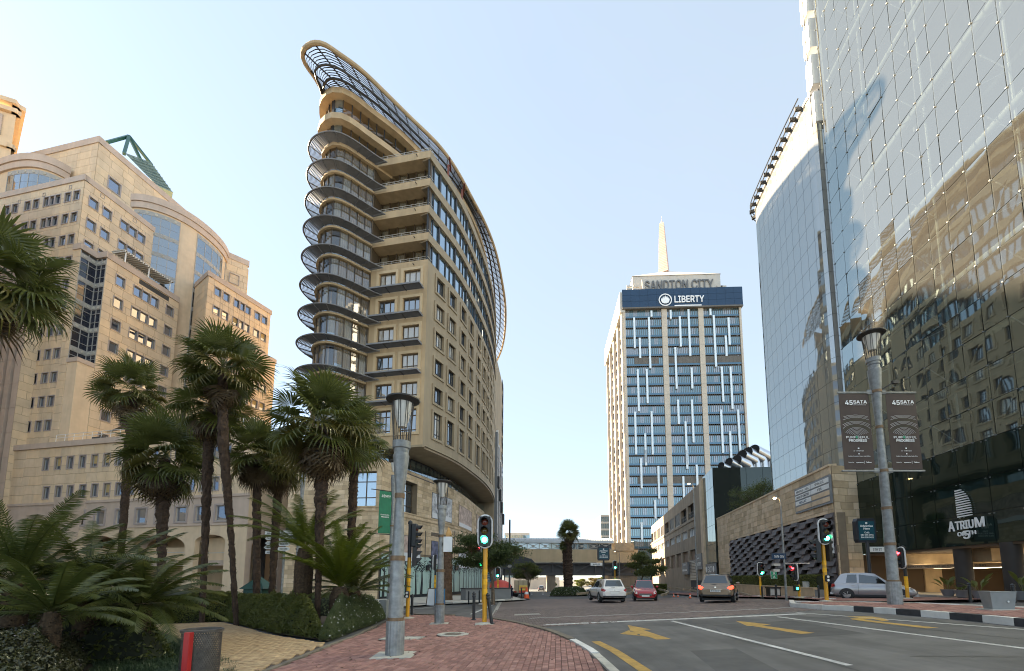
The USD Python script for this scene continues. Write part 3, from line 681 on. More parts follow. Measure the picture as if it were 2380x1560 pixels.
def edging(path, h, w, m, name, seg=1.0, base=0.):
    s = 0
    while s < path.L - .05:
        e = min(s + seg, path.L); n = max(1, int((e - s) / .3)); ss = np.linspace(s + .006, e - .006, n + 1); mb = MB(); v = []
        for t in ss:
            a, b = path.xy(t, 0)[0], path.xy(t, w)[0]; v += [(*a, g(*a) - .1), (*a, g(*a) + h), (*b, g(*b) + h), (*b, g(*b) - .1)]
        mb.add(v, [[k * 4 + j, k * 4 + 4 + j, k * 4 + 5 + j, k * 4 + 1 + j][::-1] for k in range(n) for j in range(3)])
        mb.add(v[:4], [[0, 1, 2, 3]]); mb.add(v[-4:], [[3, 2, 1, 0]]); obj(name, mb, m, edge); s = e
edging(ep, .145, .11, 'kerb_stone', 'edging_stone')
# hotel side kerb and pavement
kerb_run(Path([G(x, y)[:2] for x, y in ((1224, 1394), (1180, 1396), (1135, 1398.6))]), 1.0, .14, .3, ['kerb_black', 'kerb_white'])
kerb_run(Path([G(x, y)[:2] for x, y in ((1087, 1402), (1033, 1404), (960, 1408))]), 1.2, .14, .3, ['kerb_white', 'kerb_black'])
hp = Polygon(GPh(.12, (1224, 1393), (1135, 1398), (1087, 1401), (1033, 1403), (900, 1411), (780, 1414)) + [(-22, 36), (-22, 60), (-7.6, 60), (-5.0, 70), (-3.8, 60)])
drape(hp.buffer(0), .11, 2., 'hotel_pavement', 'pale_concrete', kind='structure')
# pavement in front of the glass building and the mall
kerb_run(Path([G(x, y)[:2] for x, y in ((1945, 1398), (1900, 1393), (1840, 1390), (1770, 1388), (1690, 1387))]), 1.1, .14, .3, ['kerb_white', 'kerb_black'])
fp = Polygon(GPh(.12, (1690, 1386.5), (1770, 1387.5), (1840, 1389), (1945, 1396), (2080, 1397)) + [(42, 26), (42, 45), (30, 60), (18, 60)])
drape(fp.buffer(0), .115, 2., 'mall_pavement', 'red_paver_a', kind='structure')
# ================================================================ HOTEL with the rounded prow
def hit(P, px, py, dirs=None):
    """(s, z) where the sight line through a pixel meets a vertical wall"""
    r = ray(px, py); ss = np.linspace(0, P.L, 1200); q_ = P.xy(ss, 0.); f = q_[:, 0] * r[1] - q_[:, 1] * r[0]
    k = np.nonzero((f[:-1] * f[1:]) <= 0)[0]
    if not len(k): k = [int(np.argmin(np.abs(f)))]
    i = k[0]; w = 0 if i + 1 >= len(f) or f[i] == f[i + 1] else f[i] / (f[i] - f[i + 1]); s = ss[i] + w * (ss[1] - ss[0])
    p = P.xy(s, 0.)[0]; t = p @ r[:2] / (r[:2] @ r[:2]); return s, (EYE + r * t)[2]
hotel = thing('hotel_tower', 'tall beige hotel with stacked crescent sunshades and a swept lattice roof canopy', 'hotel')
FPp = Path([(-11.95, 46), (-11.0, 48.2), (-10.1, 50.3), (-9.2, 53), (-8.5, 56.1), (-7.8, 60), (-7.2, 64), (-6.8, 69), (-6.7, 75), (-7.1, 82), (-8, 90), (-9.5, 98)], 160)
CF = Path([(-18.95, 47.3), (-11.95, 46)])
NPp = Path([(-26.2, 56), (-25.6, 51), (-25, 47.5), (-24.5, 45.8), (-23.5, 44.85), (-22.35, 44.55), (-21.2, 45.15), (-20.15, 46.2), (-19.0, 47.3)], 120)
UPp = Path([(-26.2, 56), (-25.6, 51), (-25, 47.5), (-24.5, 45.8), (-23.5, 44.85), (-22.35, 44.55), (-21.2, 45.15), (-20.15, 46.2), (-19.0, 47.3), (-17.3, 49.0), (-15.4, 51.5), (-13, 54.8), (-11.2, 58), (-9.9, 62), (-9.0, 67), (-8.7, 73), (-9, 80), (-10, 88), (-11.5, 96)], 220)
rs = random.Random(3)
TOPS = [52.2, 48.55, 45.1, 41.6, 38.2]; SOFF = 16.1
# --- street face: punched windows below, glazed strips above
cols = [hit(FPp, px, 850)[0] for px in (1019, 1049, 1075, 1094, 1112, 1125, 1134)]
while cols[-1] < FPp.L - 6: cols.append(cols[-1] + 3.3)
rows = [(36.2 - 3.4 * k, 2.0) for k in range(5)] + [(19.0, 3.1)]
WW = 1.5; holes = []
for c in cols:
    for z, h in rows: holes.append((c - WW / 2, c + WW / 2, z - h / 2, z + h / 2))
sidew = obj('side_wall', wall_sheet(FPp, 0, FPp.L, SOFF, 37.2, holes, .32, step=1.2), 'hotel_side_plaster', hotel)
for (a, b, c, d) in holes:
    far = a > 24
    mb = MB()
    ring_frame(mb, FPp, a - .32, b + .32, c - .22, d + .22, .27, 0, .13)
    mb.pbox(FPp, a - .42, b + .42, c - .4, c - .22, 0, .2)
    if not far: obj('window_surround', mb, 'hotel_side_plaster', hotel)
    fr = MB(); ring_frame(fr, FPp, a, b, c, d, .09, -.26, -.16, mull=[a + WW * .34, a + WW * .66], bars=[c + (d - c) * .2] + ([d - .6] if d - c > 2.5 else []), mw=.07)
    w = obj('window', fr, 'dark_metal', hotel)
    obj('pane', pane_on(FPp, a + .02, b - .02, c + .02, d - .02, -.22), rs.choice(('hotel_glass', 'hotel_glass', 'curtain_glass')), w)
for i, zt in enumerate(TOPS):
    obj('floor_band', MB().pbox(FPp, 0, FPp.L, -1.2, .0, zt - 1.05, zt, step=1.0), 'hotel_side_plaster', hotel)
for zt, zb in zip(TOPS, TOPS[1:]):
    z0, z1 = zb, zt - 1.05; fm = MB(); s = .12; k = 0
    while s < FPp.L - 1:
        wd = 1.35 if k % 3 else .95; e = min(s + wd, FPp.L - .1)
        obj('strip_pane', pane_on(FPp, s + .07, e - .07, z0, z1, -.3), 'hotel_strip_glass', hotel)
        fm.pbox(FPp, s - .07, s + .07, -.36, -.2, z0, z1)
        if k % 3 == 2: fm.pbox(FPp, s - .3, s - .07, -.36, -.12, z0, z1)
        s = e; k += 1
    obj('strip_mullions', fm, 'dark_metal', hotel)
# --- front of the corner block: recessed terraces over rows of paired windows
for i, zt in enumerate(TOPS):
    obj('terrace_fascia', MB().pbox(CF, -.2, CF.L, -2.4, 0, zt - .9, zt - .003), 'hotel_plaster', hotel)
    rail = MB()
    a = [CF.pt(s, -.18, zt + h) for h in (.28, .52) for s in (.2, CF.L - .15)]
    rail.tube([a[0], a[1]], .025, 6).tube([a[2], a[3]], .03, 6)
    p2 = FPp.pt(.9, -.2, zt + .52); rail.tube([a[3], p2], .03, 6)
    for s in np.linspace(.3, CF.L - .2, 7): rail.tube([CF.pt(s, -.18, zt - .05), CF.pt(s, -.18, zt + .52)], .022, 5)
    obj('terrace_rail', rail, 'rail_metal', hotel)
    obj('drain_spout', MB().tube([CF.pt(5.4, .0, zt - .45), CF.pt(5.4, .3, zt - .5)], .05, 6), 'dark_metal', hotel)
def curtain(P, s0, s1, z0, z1, o, name='curtain', m='curtain', parent=None):
    n = int((s1 - s0) / .11); ss = np.linspace(s0, s1, n + 1); oo = o + .05 * np.where(np.arange(n + 1) % 2, 1, -1) + .03 * np.sin(ss * 3.1)
    pts = np.concatenate([P.xy(s, q_) for s, q_ in zip(ss, oo)]); v = [(*p, z) for p in pts for z in (z0, z1)]
    obj(name, MB().add(v, [[2 * i, 2 * i + 2, 2 * i + 3, 2 * i + 1] for i in range(n)]), m, parent or hotel)
for zt, zb in zip(TOPS, TOPS[1:]):
    z0, z1 = zb - .0, zt - .9; n = 6; fm = MB()
    for k in range(n):
        a, b = .1 + k * 1.12, .1 + (k + 1) * 1.12
        obj('terrace_door', pane_on(CF, a + .05, b - .05, z0, z1, -1.5), 'clear_glass', hotel)
        fm.pbox(CF, a - .05, a + .05, -1.56, -1.42, z0, z1)
        if k in (0, 2, 4, 5): curtain(CF, a + .1, b - .2, z0, z1 - .1, -1.68)
    fm.pbox(CF, 6.75, 7.0, -2.4, -.35, z0, z1)
    obj('terrace_mullions', fm, 'bronze', hotel)
    obj('room_wall', MB().pbox(CF, 0, 6.7, -4.2, -4.1, z0, z1), 'interior_light', hotel)
fh = []
wc = [2.15, 5.25]
for z, h in rows:
    for c in wc: fh.append((c - 1.0, c + 1.0, z - h / 2 * .86, z + h / 2 * .86))
obj('front_wall', wall_sheet(CF, 0, CF.L, SOFF, 37.32, fh, .3), 'hotel_plaster', hotel)
for (a, b, c, d) in fh:
    mb = MB(); ring_frame(mb, CF, a - .38, b + .38, c - .3, d + .34, .32, 0, .1); mb.pbox(CF, a - .46, b + .46, c - .42, c - .3, 0, .16)
    obj('window_surround', mb, 'hotel_trim', hotel)
    fr = MB(); ring_frame(fr, CF, a, b, c, d, .1, -.26, -.14, mull=[a + .62, a + 1.38], bars=[c + .32] + ([d - .7] if d - c > 2.3 else []), mw=.09)
    w = obj('window', fr, 'bronze', hotel)
    obj('pane', pane_on(CF, a + .02, b - .02, c + .02, d - .02, -.2), rs.choice(('hotel_glass', 'curtain_glass')), w)
for z, h in rows[:5]:
    zc_ = z - h / 2 - .62
    sh = obj('flat_sunshade', MB().pbox(CF, .5, 6.75, 1.18, 1.26, zc_ - .09, zc_ + .09).pbox(CF, .5, .56, .1, 1.18, zc_ - .07, zc_ + .07).pbox(CF, 6.69, 6.75, .1, 1.18, zc_ - .09, zc_ + .12), 'shade_metal', hotel)
    for k in range(9):
        o = .14 + k * .115; d, n_ = CF.dirs(3)
        obj('slat', MB().obox(CF.pt(3.62, o + .03, zc_), d, n_ * .8 + V(0, 0, .6), np.cross(d, n_ * .8 + V(0, 0, .6)), 3.06, .058, .008), 'shade_metal', sh)
    obj('bracket', MB().pbox(CF, 2.5, 2.56, .05, 1.18, zc_ - .06, zc_ - .0).pbox(CF, 4.6, 4.66, .05, 1.18, zc_ - .06, zc_), 'dark_metal', sh)
# --- prow: glass drum with a slab and a crescent of slats at each floor
SH = [51.4 - 3.43 * k for k in range(10)]
OUT0 = Path([(-25.3, 50.2), (-26.15, 47.6), (-26.15, 45.3), (-25.3, 44.12), (-24.0, 43.38), (-22.7, 43.12), (-21.5, 43.3), (-20.3, 44.05), (-18.8, 45.5), (-17.35, 46.75)], 100)
na, nb = NPp.nearest((-25.45, 50.2)), NPp.L
def lattice(root, inner, outer, zi, zo, nslat, nrib, mslat, mrib, w=.05, hslat=.075, rib=.07, name='slat', seg=44, ribh=.16):
    I_, O_ = inner.xy(np.linspace(0, inner.L, seg + 1)), outer.xy(np.linspace(0, outer.L, seg + 1))
    for k in range(nslat):
        t = (k + .6) / (nslat + .4); pts = np.c_[I_ * (1 - t) + O_ * t, np.full(seg + 1, zi * (1 - t) + zo * t)]
        if np.linalg.norm(O_ - I_, axis=1).max() < .1: continue
        keep = np.linalg.norm(O_ - I_, axis=1) * 1.0 > .12; pts = pts[keep]
        d = np.gradient(pts, axis=0)[:, :2]; d /= np.maximum(np.linalg.norm(d, axis=1, keepdims=True), 1e-9); n_ = np.c_[d[:, 1], -d[:, 0], np.zeros(len(d))]
        q0, q1 = pts - n_ * hslat / 2 - (0, 0, hslat * .3), pts + n_ * hslat / 2 + (0, 0, hslat * .3); th = V(0, 0, w * .35)
        v = np.stack([q0 - th, q1 - th, q1 + th, q0 + th], 1).reshape(-1, 3); m = len(pts)
        f = [[i * 4 + j, i * 4 + 4 + j, i * 4 + 4 + (j + 1) % 4, i * 4 + (j + 1) % 4][::-1] for i in range(m - 1) for j in range(4)]
        obj(name, MB().add(v, f), mslat, root)
    for t in np.linspace(.02, .98, nrib):
        a, b = inner.xy(t * inner.L)[0], outer.xy(t * outer.L)[0]
        if np.linalg.norm(a - b) < .25: continue
        obj('rib', MB().bar((*a, zi - .08), (*b, zo - .08), rib, ribh), mrib, root)
for k, z in enumerate(SH):
    if k == 9: continue
    rim = MB(); pts = np.c_[OUT0.xy(np.linspace(0, OUT0.L, 50)), np.full(50, z)]; rim.tube(pts, .07, 6)
    sh = obj('crescent_sunshade', rim, 'shade_metal', hotel)
    inner = Path(NPp.xy(np.linspace(na, nb, 60), .2), 60)
    lattice(sh, inner, OUT0, z, z, 11, 12, 'shade_metal', 'shade_metal', rib=.05, ribh=.12)
    obj('slab_edge', MB().pbox(NPp, na - 4, nb - .05, -.6, .22, z - .34, z - .12, step=.4), 'hotel_trim', hotel)
seg_n = 13; s_lo = NPp.nearest((-25.5, 50.5)); pw = (NPp.L - s_lo) / seg_n
for k in range(9):
    z1, z0 = SH[k] - .34, SH[k + 1] - .12; fm = MB()
    for j in range(seg_n):
        a, b = s_lo + j * pw, s_lo + (j + 1) * pw
        obj('prow_pane', pane_on(NPp, a + .03, b - .03, z0, z1, -.05, .4), 'clear_glass', hotel)
        fm.pbox(NPp, a - .035, a + .035, -.14, .02, z0, z1)
        if j % 2 == (k + j // 3) % 2 or j > 8: curtain(NPp, a + .03, b - .05, z0 + .05, z1, -.2, m='curtain_warm' if rs.random() < .6 else 'curtain')
        if rs.random() < .6 and 3 < j < 10: obj('blind_pane', pane_on(NPp, a + .06, b - .06, z0 + .02, z0 + 1.2, -.09, .4), 'hotel_strip_glass', hotel)
    fm.pbox(NPp, NPp.L - .12, NPp.L, -.5, .05, z0, z1); obj('prow_mullions', fm, 'bronze', hotel)
    obj('prow_core', MB().add(*pane_on(NPp, s_lo, NPp.L, z0, z1, -1.6, .5).arrays()), 'interior_light' if k < 1 else 'interior_dark', hotel)
# --- two glazed storeys above, following the prow and then the street
us = np.linspace(0, UPp.L, 100)
for nm, zt, ov in (('crown_slab', 57.9, .85), ('crown_slab', 54.6, .85)):
    ring = [tuple(p) for p in UPp.xy(us, ov)] + [(-30, 96), (-30, 58)]
    obj(nm, MB().poly(Polygon(ring).buffer(0), zt - .75, zt), 'hotel_plaster', hotel)
obj('crown_slab', MB().poly(Polygon([tuple(p) for p in UPp.xy(us, .3)] + [(-30, 96), (-30, 58)]).buffer(0), 51.0, 51.5), 'hotel_plaster', hotel)
for z0, z1 in ((51.5, 53.85), (54.6, 57.15)):
    s, k, fm = s_lo - 1.2, 0, MB()
    while s < UPp.L - 8:
        wd = 1.0 if s < NPp.L else 1.5; e = s + wd
        obj('crown_pane', pane_on(UPp, s + .03, e - .03, z0, z1, 0, .5), 'hotel_strip_glass' if k % 9 == 8 else 'clear_glass', hotel)
        fm.pbox(UPp, s - .04, s + .04, -.1, .06, z0, z1)
        if k % 9 == 7: fm.pbox(UPp, e - .35, e, -.1, .08, z0, z1)
        s = e; k += 1
    obj('crown_mullions', fm, 'dark_metal', hotel)
    obj('crown_room_wall', MB().add(*pane_on(UPp, s_lo - 1.2, UPp.L - 8, z0, z1, -3.2, .8).arrays()), 'interior_light', hotel)
# roof slab of the corner block and of the whole plan, back walls
plan = [tuple(p) for p in NPp.xy(np.linspace(0, NPp.L, 50), -.3)] + [(-18.9, 47.2), (-12, 46.05)] + [tuple(p) for p in FPp.xy(np.linspace(.2, FPp.L, 60), -.4)] + [(-26, 99), (-30, 92), (-30, 58)]
PLAN = Polygon(plan).buffer(0)
for zt in TOPS[:4]: obj('floor_slab', MB().poly(PLAN.buffer(-.35), zt - .82, zt - .1), 'hotel_plaster', hotel)
obj('prow_base_glass', pane_on(NPp, 0, NPp.L, 13.98, SH[9] - .12, -.1, .4), 'clear_glass', hotel); obj('prow_base_core', pane_on(NPp, 0, NPp.L, 13.98, SH[9], -.5, .4), 'curtain_warm', hotel)
obj('slab_edge', MB().pbox(NPp, na - 4, nb - .05, -.6, .22, SH[9] - .3, SH[9], step=.4), 'hotel_trim', hotel)
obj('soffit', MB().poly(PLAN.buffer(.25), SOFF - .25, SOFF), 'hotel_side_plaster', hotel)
bw = Path([(-9.5, 98), (-26, 99), (-30, 92), (-30, 58), (-26.2, 56)])
obj('back_wall', MB().pbox(bw, 0, bw.L, -.4, 0, 14, 57, step=6), 'hotel_side_plaster', hotel)
obj('terrace_back_wall', MB().pbox(CF, -1.2, .0, -6, -.05, SOFF, 51.2), 'bronze', hotel)
# --- swept canopy
RIM = Path([(-24.6, 47.6), (-24.62, 45.0), (-24.85, 43.1), (-25.2, 41.95), (-25.05, 41.1), (-24.2, 40.4), (-23.1, 40.1), (-22.2, 40.25), (-21.25, 40.9), (-19.6, 42.2), (-18, 43.95), (-16.35, 46), (-14.5, 48.3), (-12.4, 50.9), (-10.85, 53.7), (-9.85, 56.25), (-8.95, 59), (-7.95, 62), (-6.95, 65.8), (-6.2, 70.2), (-5.75, 75.9), (-5.45, 83), (-5.9, 92), (-7.2, 101), (-9.2, 108)], 260)
rp = np.c_[RIM.xy(np.linspace(0, RIM.L, 160)), np.full(160, 58.5)]
can = obj('canopy', MB().tube(rp, .23, 8), 'hotel_plaster', hotel)
inn = Path(UPp.xy(np.linspace(UPp.nearest((-24.8, 46.8)), UPp.L, 120), .6), 160)
lattice(can, inn, RIM, 58.0, 58.5, 17, 46, 'dark_metal', 'dark_metal', w=.04, hslat=.055, rib=.08, ribh=.14, seg=90)
for k in (1, 2):
    t = k / 3; I_, O_ = inn.xy(np.linspace(0, inn.L, 80)), RIM.xy(np.linspace(0, RIM.L, 80))
    obj('canopy_beam', MB().tube(np.c_[I_ * (1 - t) + O_ * t, np.full(80, 57.95)], .12, 6), 'dark_metal', can)
# red window-cleaning davits on the parapet
for px, py in ((1047, 443), (1079, 515)):
    s = hit(FPp, px, py)[0]
    dv = obj('roof_davit', MB().bar(FPp.pt(s, -.4, 52.2), FPp.pt(s, -.4, 54.4), .22, .22, (1, 0, 0)).bar(FPp.pt(s - .8, .3, 54.4), FPp.pt(s + .9, -.6, 54.5), .2, .16), 'rusty_steel', hotel)
# --- podium of sandstone
PL_ = Path([(-26, 45.4), (-15.75, 44.46)]); PRp = Path([(-15.75, 44.46), (-14.5, 48.74), (-12.9, 53.6), (-11.25, 59.02), (-10.2, 65.5), (-9.5, 74.5), (-8.9, 82), (-9.2, 92), (-10.5, 100)], 140)
ZP = 14.1
def rect(P, x0, y0, x1, y1, sc=2.3286, ox=1380, oy=1750):
    c = lambda x, y: hit(P, (ox + x / sc) * .58105, (oy + y / sc) * .58105)
    (a, za), (b, zb) = c(x0, y0), c(x1, y1); return (min(a, b), max(a, b), min(za, zb), max(za, zb))
lw = rect(PL_, 95, 320, 285, 645); rw = rect(PRp, 500, 425, 665, 725)
rw = (rw[0], rw[1], lw[2], lw[3])
rowz = list(np.arange(4.4, ZP - .3, .46)) + [ZP - .06]
def mural_top(s): return 4.1 + .55 * abs(math.sin((s + 1.5) / 7.5 * PI)) - .2
obj('podium_wall', wall_sheet(PL_, 0, PL_.L, -1, ZP, [lw], .35), 'stone_joint', hotel); obj('podium_wall', wall_sheet(PRp, 0, PRp.L, -1, ZP, [rw], .8, step=.8), 'stone_joint', hotel)
trs = tiles(PL_, 0, PL_.L, [-.8 + .46 * k for k in range(12)] + rowz[1:], 1.15, [lw], -.02, .05, rs) + tiles(PRp, 0, PRp.L - 12, rowz, 1.15, [rw], -.02, .05, rs)
lay(trs, 'stone_panel', ['sandstone', 'sandstone_pale', 'sandstone_dark', 'sandstone'], hotel, rs, 300)
for z in (9.0, 8.55): obj('string_course', MB().pbox(PRp, 0, PRp.L - 10, .05, .13, z - .07, z + .07, step=1), 'sandstone_dark', hotel); obj('string_course', MB().pbox(PL_, 0, PL_.L, .05, .13, z - .07, z + .07), 'sandstone_dark', hotel)
for P, w_, gl in ((PL_, lw, 'office_dark_glass'), (PRp, rw, 'hotel_glass')):
    a, b, c, d = w_; o = -.25 if P is PL_ else -.7
    fr = obj('podium_window', ring_frame(MB(), P, a, b, c, d, .1, o - .1, o, mull=[(a + b) / 2], bars=[c + (d - c) * .27, c + (d - c) * .72], mw=.09), 'bronze', hotel)
    obj('pane', pane_on(P, a, b, c, d, o - .06), 'hotel_strip_glass' if P is PL_ else gl, fr)
def board(P, r_, m, name='poster', o=.09, fm='dark_metal', parts=()):
    a, b, c, d = r_; t = obj(name, MB().pbox(P, a, b, o - .05, o, c, d, step=1), fm, hotel)
    obj('print', pane_on(P, a + .05, b - .05, c + .05, d - .05, o + .004, .8), m, t)
    for (u0, v0, u1, v1, mm) in parts:
        obj('print_area', pane_on(P, a + (b - a) * u0, a + (b - a) * u1, c + (d - c) * v0, c + (d - c) * v1, o + .009, .8), mm, t)
    return t
board(PRp, rect(PRp, 808, 510, 990, 800), 'poster_a', parts=[(.03, .02, .97, .22, 'poster_white')]); board(PRp, rect(PRp, 1058, 625, 1175, 880), 'poster_b', parts=[(.03, .02, .97, .2, 'poster_white')])
board(PRp, rect(PRp, 1222, 715, 1262, 905), 'poster_b', parts=[(.03, .02, .97, .2, 'poster_white')])
board(PRp, rect(PRp, 530, 905, 695, 1165), 'poster_b', parts=[(.02, .02, .98, .34, 'poster_white')]); board(PRp, rect(PRp, 800, 960, 858, 1185), 'poster_c', parts=[(.04, .02, .96, .25, 'poster_white')])
board(PRp, rect(PRp, 1055, 1020, 1170, 1225), 'poster_white', parts=[(.1, .3, .9, .9, 'poster_a')])
board(PRp, rect(PRp, 567, 335, 826, 428), 'pink_board', 'blank_sign_board')
for x in (745, 1018): 
    a = rect(PRp, x, 870, x + 6, 1140); obj('wall_slot', MB().pbox(PRp, a[0], a[0] + .12, .05, .08, a[2], a[3]), 'dark_metal', hotel)
for x in (757, 1025, 385, 290):
    P = PRp if x > 400 else PL_; a = rect(P, x - 10, 1190, x + 12, 1240) if P is PRp else rect(P, x - 12, 1135, x + 12, 1190)
    obj('wall_lamp', MB().pbox(P, a[0], max(a[1], a[0] + .35), .05, .3, a[2], a[3]), 'bollard_black', hotel)
for x0, x1, y0, y1 in ((800, 990, 880, 950),):
    a = rect(PRp, x0, y0, x1, y1); lv = MB()
    for z in np.arange(a[2], a[3], .12): lv.pbox(PRp, a[0], a[1], .05, .1, z, z + .06, step=1)
    obj('vent_louvre', lv, 'dark_metal', hotel)
# ground floor hoarding: pale green panels with black trees and columns of print
s = .4; k = 0
mur = obj('hoarding', MB().pbox(PRp, .2, PRp.L - 14, .0, .03, -.7, 3.6, step=.8), 'mural_black', hotel)
while s < PRp.L - 16:
    e = s + 1.5; zt = mural_top(s + .7)
    obj('hoarding_panel', MB().pbox(PRp, s + .02, e - .02, .03, .07, -.35, min(zt, 4.35) - .25), 'mural_green', mur)
    if k % 2 == 0:
        for j in range(14 if s < 16 else 8):
            z = 2.9 - j * .15; w_ = rs.uniform(.28, .45)
            obj('print_line', pane_on(PRp, s + .75 - w_, s + .75 + w_, z, z + .06, .078), 'mural_text', mur)
    s = e; k += 1
s = .9; k = 0
while s < PRp.L - 16:
    tr = MB(); h = mural_top(s); w0 = rs.uniform(.1, .22); zz = np.linspace(-.35, 2.6, 6); ww = np.linspace(1.5, .55, 6) * w0; ph = rs.uniform(0, 6)
    for i in range(5): tr.add([PRp.pt(s - ww[i] + .06 * math.sin(ph + i), .085, zz[i]), PRp.pt(s + ww[i] + .06 * math.sin(ph + i), .085, zz[i]), PRp.pt(s + ww[i + 1] + .06 * math.sin(ph + i + 1), .085, zz[i + 1]), PRp.pt(s - ww[i + 1] + .06 * math.sin(ph + i + 1), .085, zz[i + 1])], [[0, 1, 2, 3]])
    for j in range(4):
        d_ = rs.choice((-1, 1)); L_ = rs.uniform(.3, .8); zb = rs.uniform(2, 2.8)
        tr.add([PRp.pt(s, .086, zb), PRp.pt(s + d_ * L_, .086, zb + .6), PRp.pt(s + d_ * L_, .086, zb + .68), PRp.pt(s, .086, zb + .18)], [[0, 1, 2, 3]] if d_ > 0 else [[3, 2, 1, 0]])
    for j in range(70):
        a_, z_ = s + rs.gauss(0, .65), 3.15 + rs.gauss(0, .38); 
        if z_ > mural_top(a_) - .25: continue
        r_ = rs.uniform(.05, .14); an = [rs.uniform(0, 2 * PI) for _ in range(1)][0]
        tr.add([PRp.pt(a_ + r_ * math.cos(an + t), .088 + j * .00008, z_ + r_ * .7 * math.sin(an + t)) for t in (0, 1.6, 3.1, 4.7)], [[0, 1, 2, 3]])
    obj('painted_tree', tr, 'mural_black', mur); s += rs.uniform(1.2, 2.6); k += 1
# terrace level between podium and tower
obj('podium_deck', MB().poly(Polygon([tuple(p) for p in PL_.xy([0, PL_.L])] + [tuple(p) for p in PRp.xy(np.linspace(.1, PRp.L, 60))] + [(-28, 99), (-30, 60)]).buffer(0), 13.6, 13.98), 'stone_joint', hotel)
TG = Path(FPp.xy(np.linspace(1, FPp.L - 1, 90), -4.2), 90); TG2 = Path([(-24, 48.5), (-15.9, 48.6)])
for P in (TG, TG2):
    s = 0; fm = MB(); k = 0
    while s < P.L - 1:
        obj('terrace_glazing', pane_on(P, s + .04, s + 1.0, 13.98, 15.7, 0), 'hotel_strip_glass', hotel); fm.pbox(P, s - .05, s + .05, -.05, .08, 13.98, 15.7)
        if k % 6 == 0: fm.pbox(P, s - .3, s, -.05, .12, 13.98, 15.86)
        s += 1.08; k += 1
    fm.pbox(P, 0, P.L, -.05, .06, 15.65, 15.86, step=1); obj('terrace_frames', fm, 'dark_metal', hotel)
for P, s1 in ((PRp, PRp.L - 10), (PL_, PL_.L)):
    s = P.L - 3.1 if P is PL_ else .05
    while s < s1 - .3:
        e = min(s + 1.3, s1); obj('balustrade_pane', pane_on(P, s + .02, e - .02, 14.02, 15.15, -.12), 'balustrade_glass', hotel); s = e
# --- grey clad bays and the tail of the building
TAIL = Path([(-7.15, 81), (-6.95, 86), (-6.75, 92), (-6.8, 99), (-8, 108), (-10, 115)], 40)
obj('tail_wall', MB().pbox(TAIL, 0, TAIL.L, -3, 0, -2, 46, step=2), 'hotel_side_plaster', hotel)
for k, s in enumerate((.6, 3.4, 6.6, 9.8)):
    b_ = obj('clad_bay', MB().pbox(TAIL, s, s + 1.7, -.2, .55, 1, 30 - k * 2.2), 'sign_grey', hotel)
    for z in np.arange(3, 28 - k * 2.2, 2.2): obj('bay_joint', MB().pbox(TAIL, s - .02, s + 1.72, .5, .57, z, z + .05), 'dark_metal', b_)
    obj('white_fin', MB().pbox(TAIL, s + 1.72, s + 1.95, 0, .45, 1, 31 - k * 2.2), 'white_paint', hotel)
    obj('bay_vent', MB().pbox(TAIL, s + .2, s + 1.5, .55, .95, 19 - k * 2, 21.2 - k * 2), 'dark_metal', b_)
for z in np.arange(4, 45, 3.4):
    for s in np.arange(13.5, TAIL.L - 1, 2.2):
        w = obj('tail_window', ring_frame(MB(), TAIL, s, s + 1.3, z, z + 2.1, .1, 0, .1), 'dark_metal', hotel); obj('pane', pane_on(TAIL, s + .05, s + 1.25, z + .05, z + 2.05, .03), 'hotel_glass', w)
# ================================================================ OFFICE TOWER with spire at the end of the street
tw = thing('office_tower', 'tall office tower with blue glass bays, pale stone piers, white vertical strips and a spire', 'office tower')
TF = Path([(33.4, 147), (75.4, 145.3)]); TL = Path([(34.6, 186), (33.4, 147)])
rt = random.Random(21)
FZ, FH = 98.9, 3.64; NF = 27
bays = [(.7, 13.7), (15.6, 26.8), (28.6, 41.3)]
for s0, s1 in ((0, .7), (13.7, 15.6), (26.8, 28.6), (41.3, 42.0)):
    for k in range(NF): obj('pier_block', MB().pbox(TF, s0, s1, -2, .35, FZ - FH * (k + 1) + .04, FZ - FH * k), 'tower_stone', tw)
obj('tower_core', MB().hexa([(34.2, 149), (74.5, 147.4), (75.4, 184), (35, 186)], -8, 105), 'interior_dark', tw)
panes, spans = [], []
for bi, (a, b) in enumerate(bays):
    n = 9; w = (b - a) / n
    for k in range(NF):
        zt = FZ - FH * k; zb = zt - FH
        spans.append(('spandrel', MB().pbox(TF, a, b, -.5, -.02, zb + .08, zb + .78), 'tower_spandrel')); spans.append(('sill', MB().pbox(TF, a, b, -.5, .06, zb, zb + .08), 'tower_bronze'))
        spans.append(('head', MB().pbox(TF, a, b, -.5, .0, zt - .42, zt - .36), 'tower_bronze'))
        plant = k in (5, 17)
        for j in range(n):
            p, q = a + j * w, a + (j + 1) * w
            if plant and 1 < j + bi * 2 < 8 + bi * 3:
                spans.append(('plant_panel', MB().pbox(TF, p + .02, q - .02, -.3, .02, zb + .78, zt - .42), 'tower_bronze')); continue
            m_ = 'tower_pale_glass' if rt.random() < (.55 if k in (4, 10) else .26) else 'tower_glass'
            panes.append((TF.pt((p + q) / 2, 0, zb + 2), pane_on(TF, p + .06, q - .06, zb + .78, zt - .42, -.18 - rt.random() * .02), m_))
panes.sort(key=lambda t: np.linalg.norm(t[0] - EYE)); far = {}
for i, (c, mb, m_) in enumerate(panes):
    if i < 300: obj('window_pane', mb, m_, tw)
    else: far.setdefault(m_, MB()).add(*mb.arrays())
for m_, mb in far.items(): obj('upper_window_panes', mb, m_, tw, kind='stuff')
for nm, mb, m_ in spans: obj(nm, mb, m_, tw)
mul = MB()
for a, b in bays:
    for j in range(19):
        s = a + (b - a) * j / 18; mul.pbox(TF, s - .05, s + .05, -.3, -.05, 0, FZ)
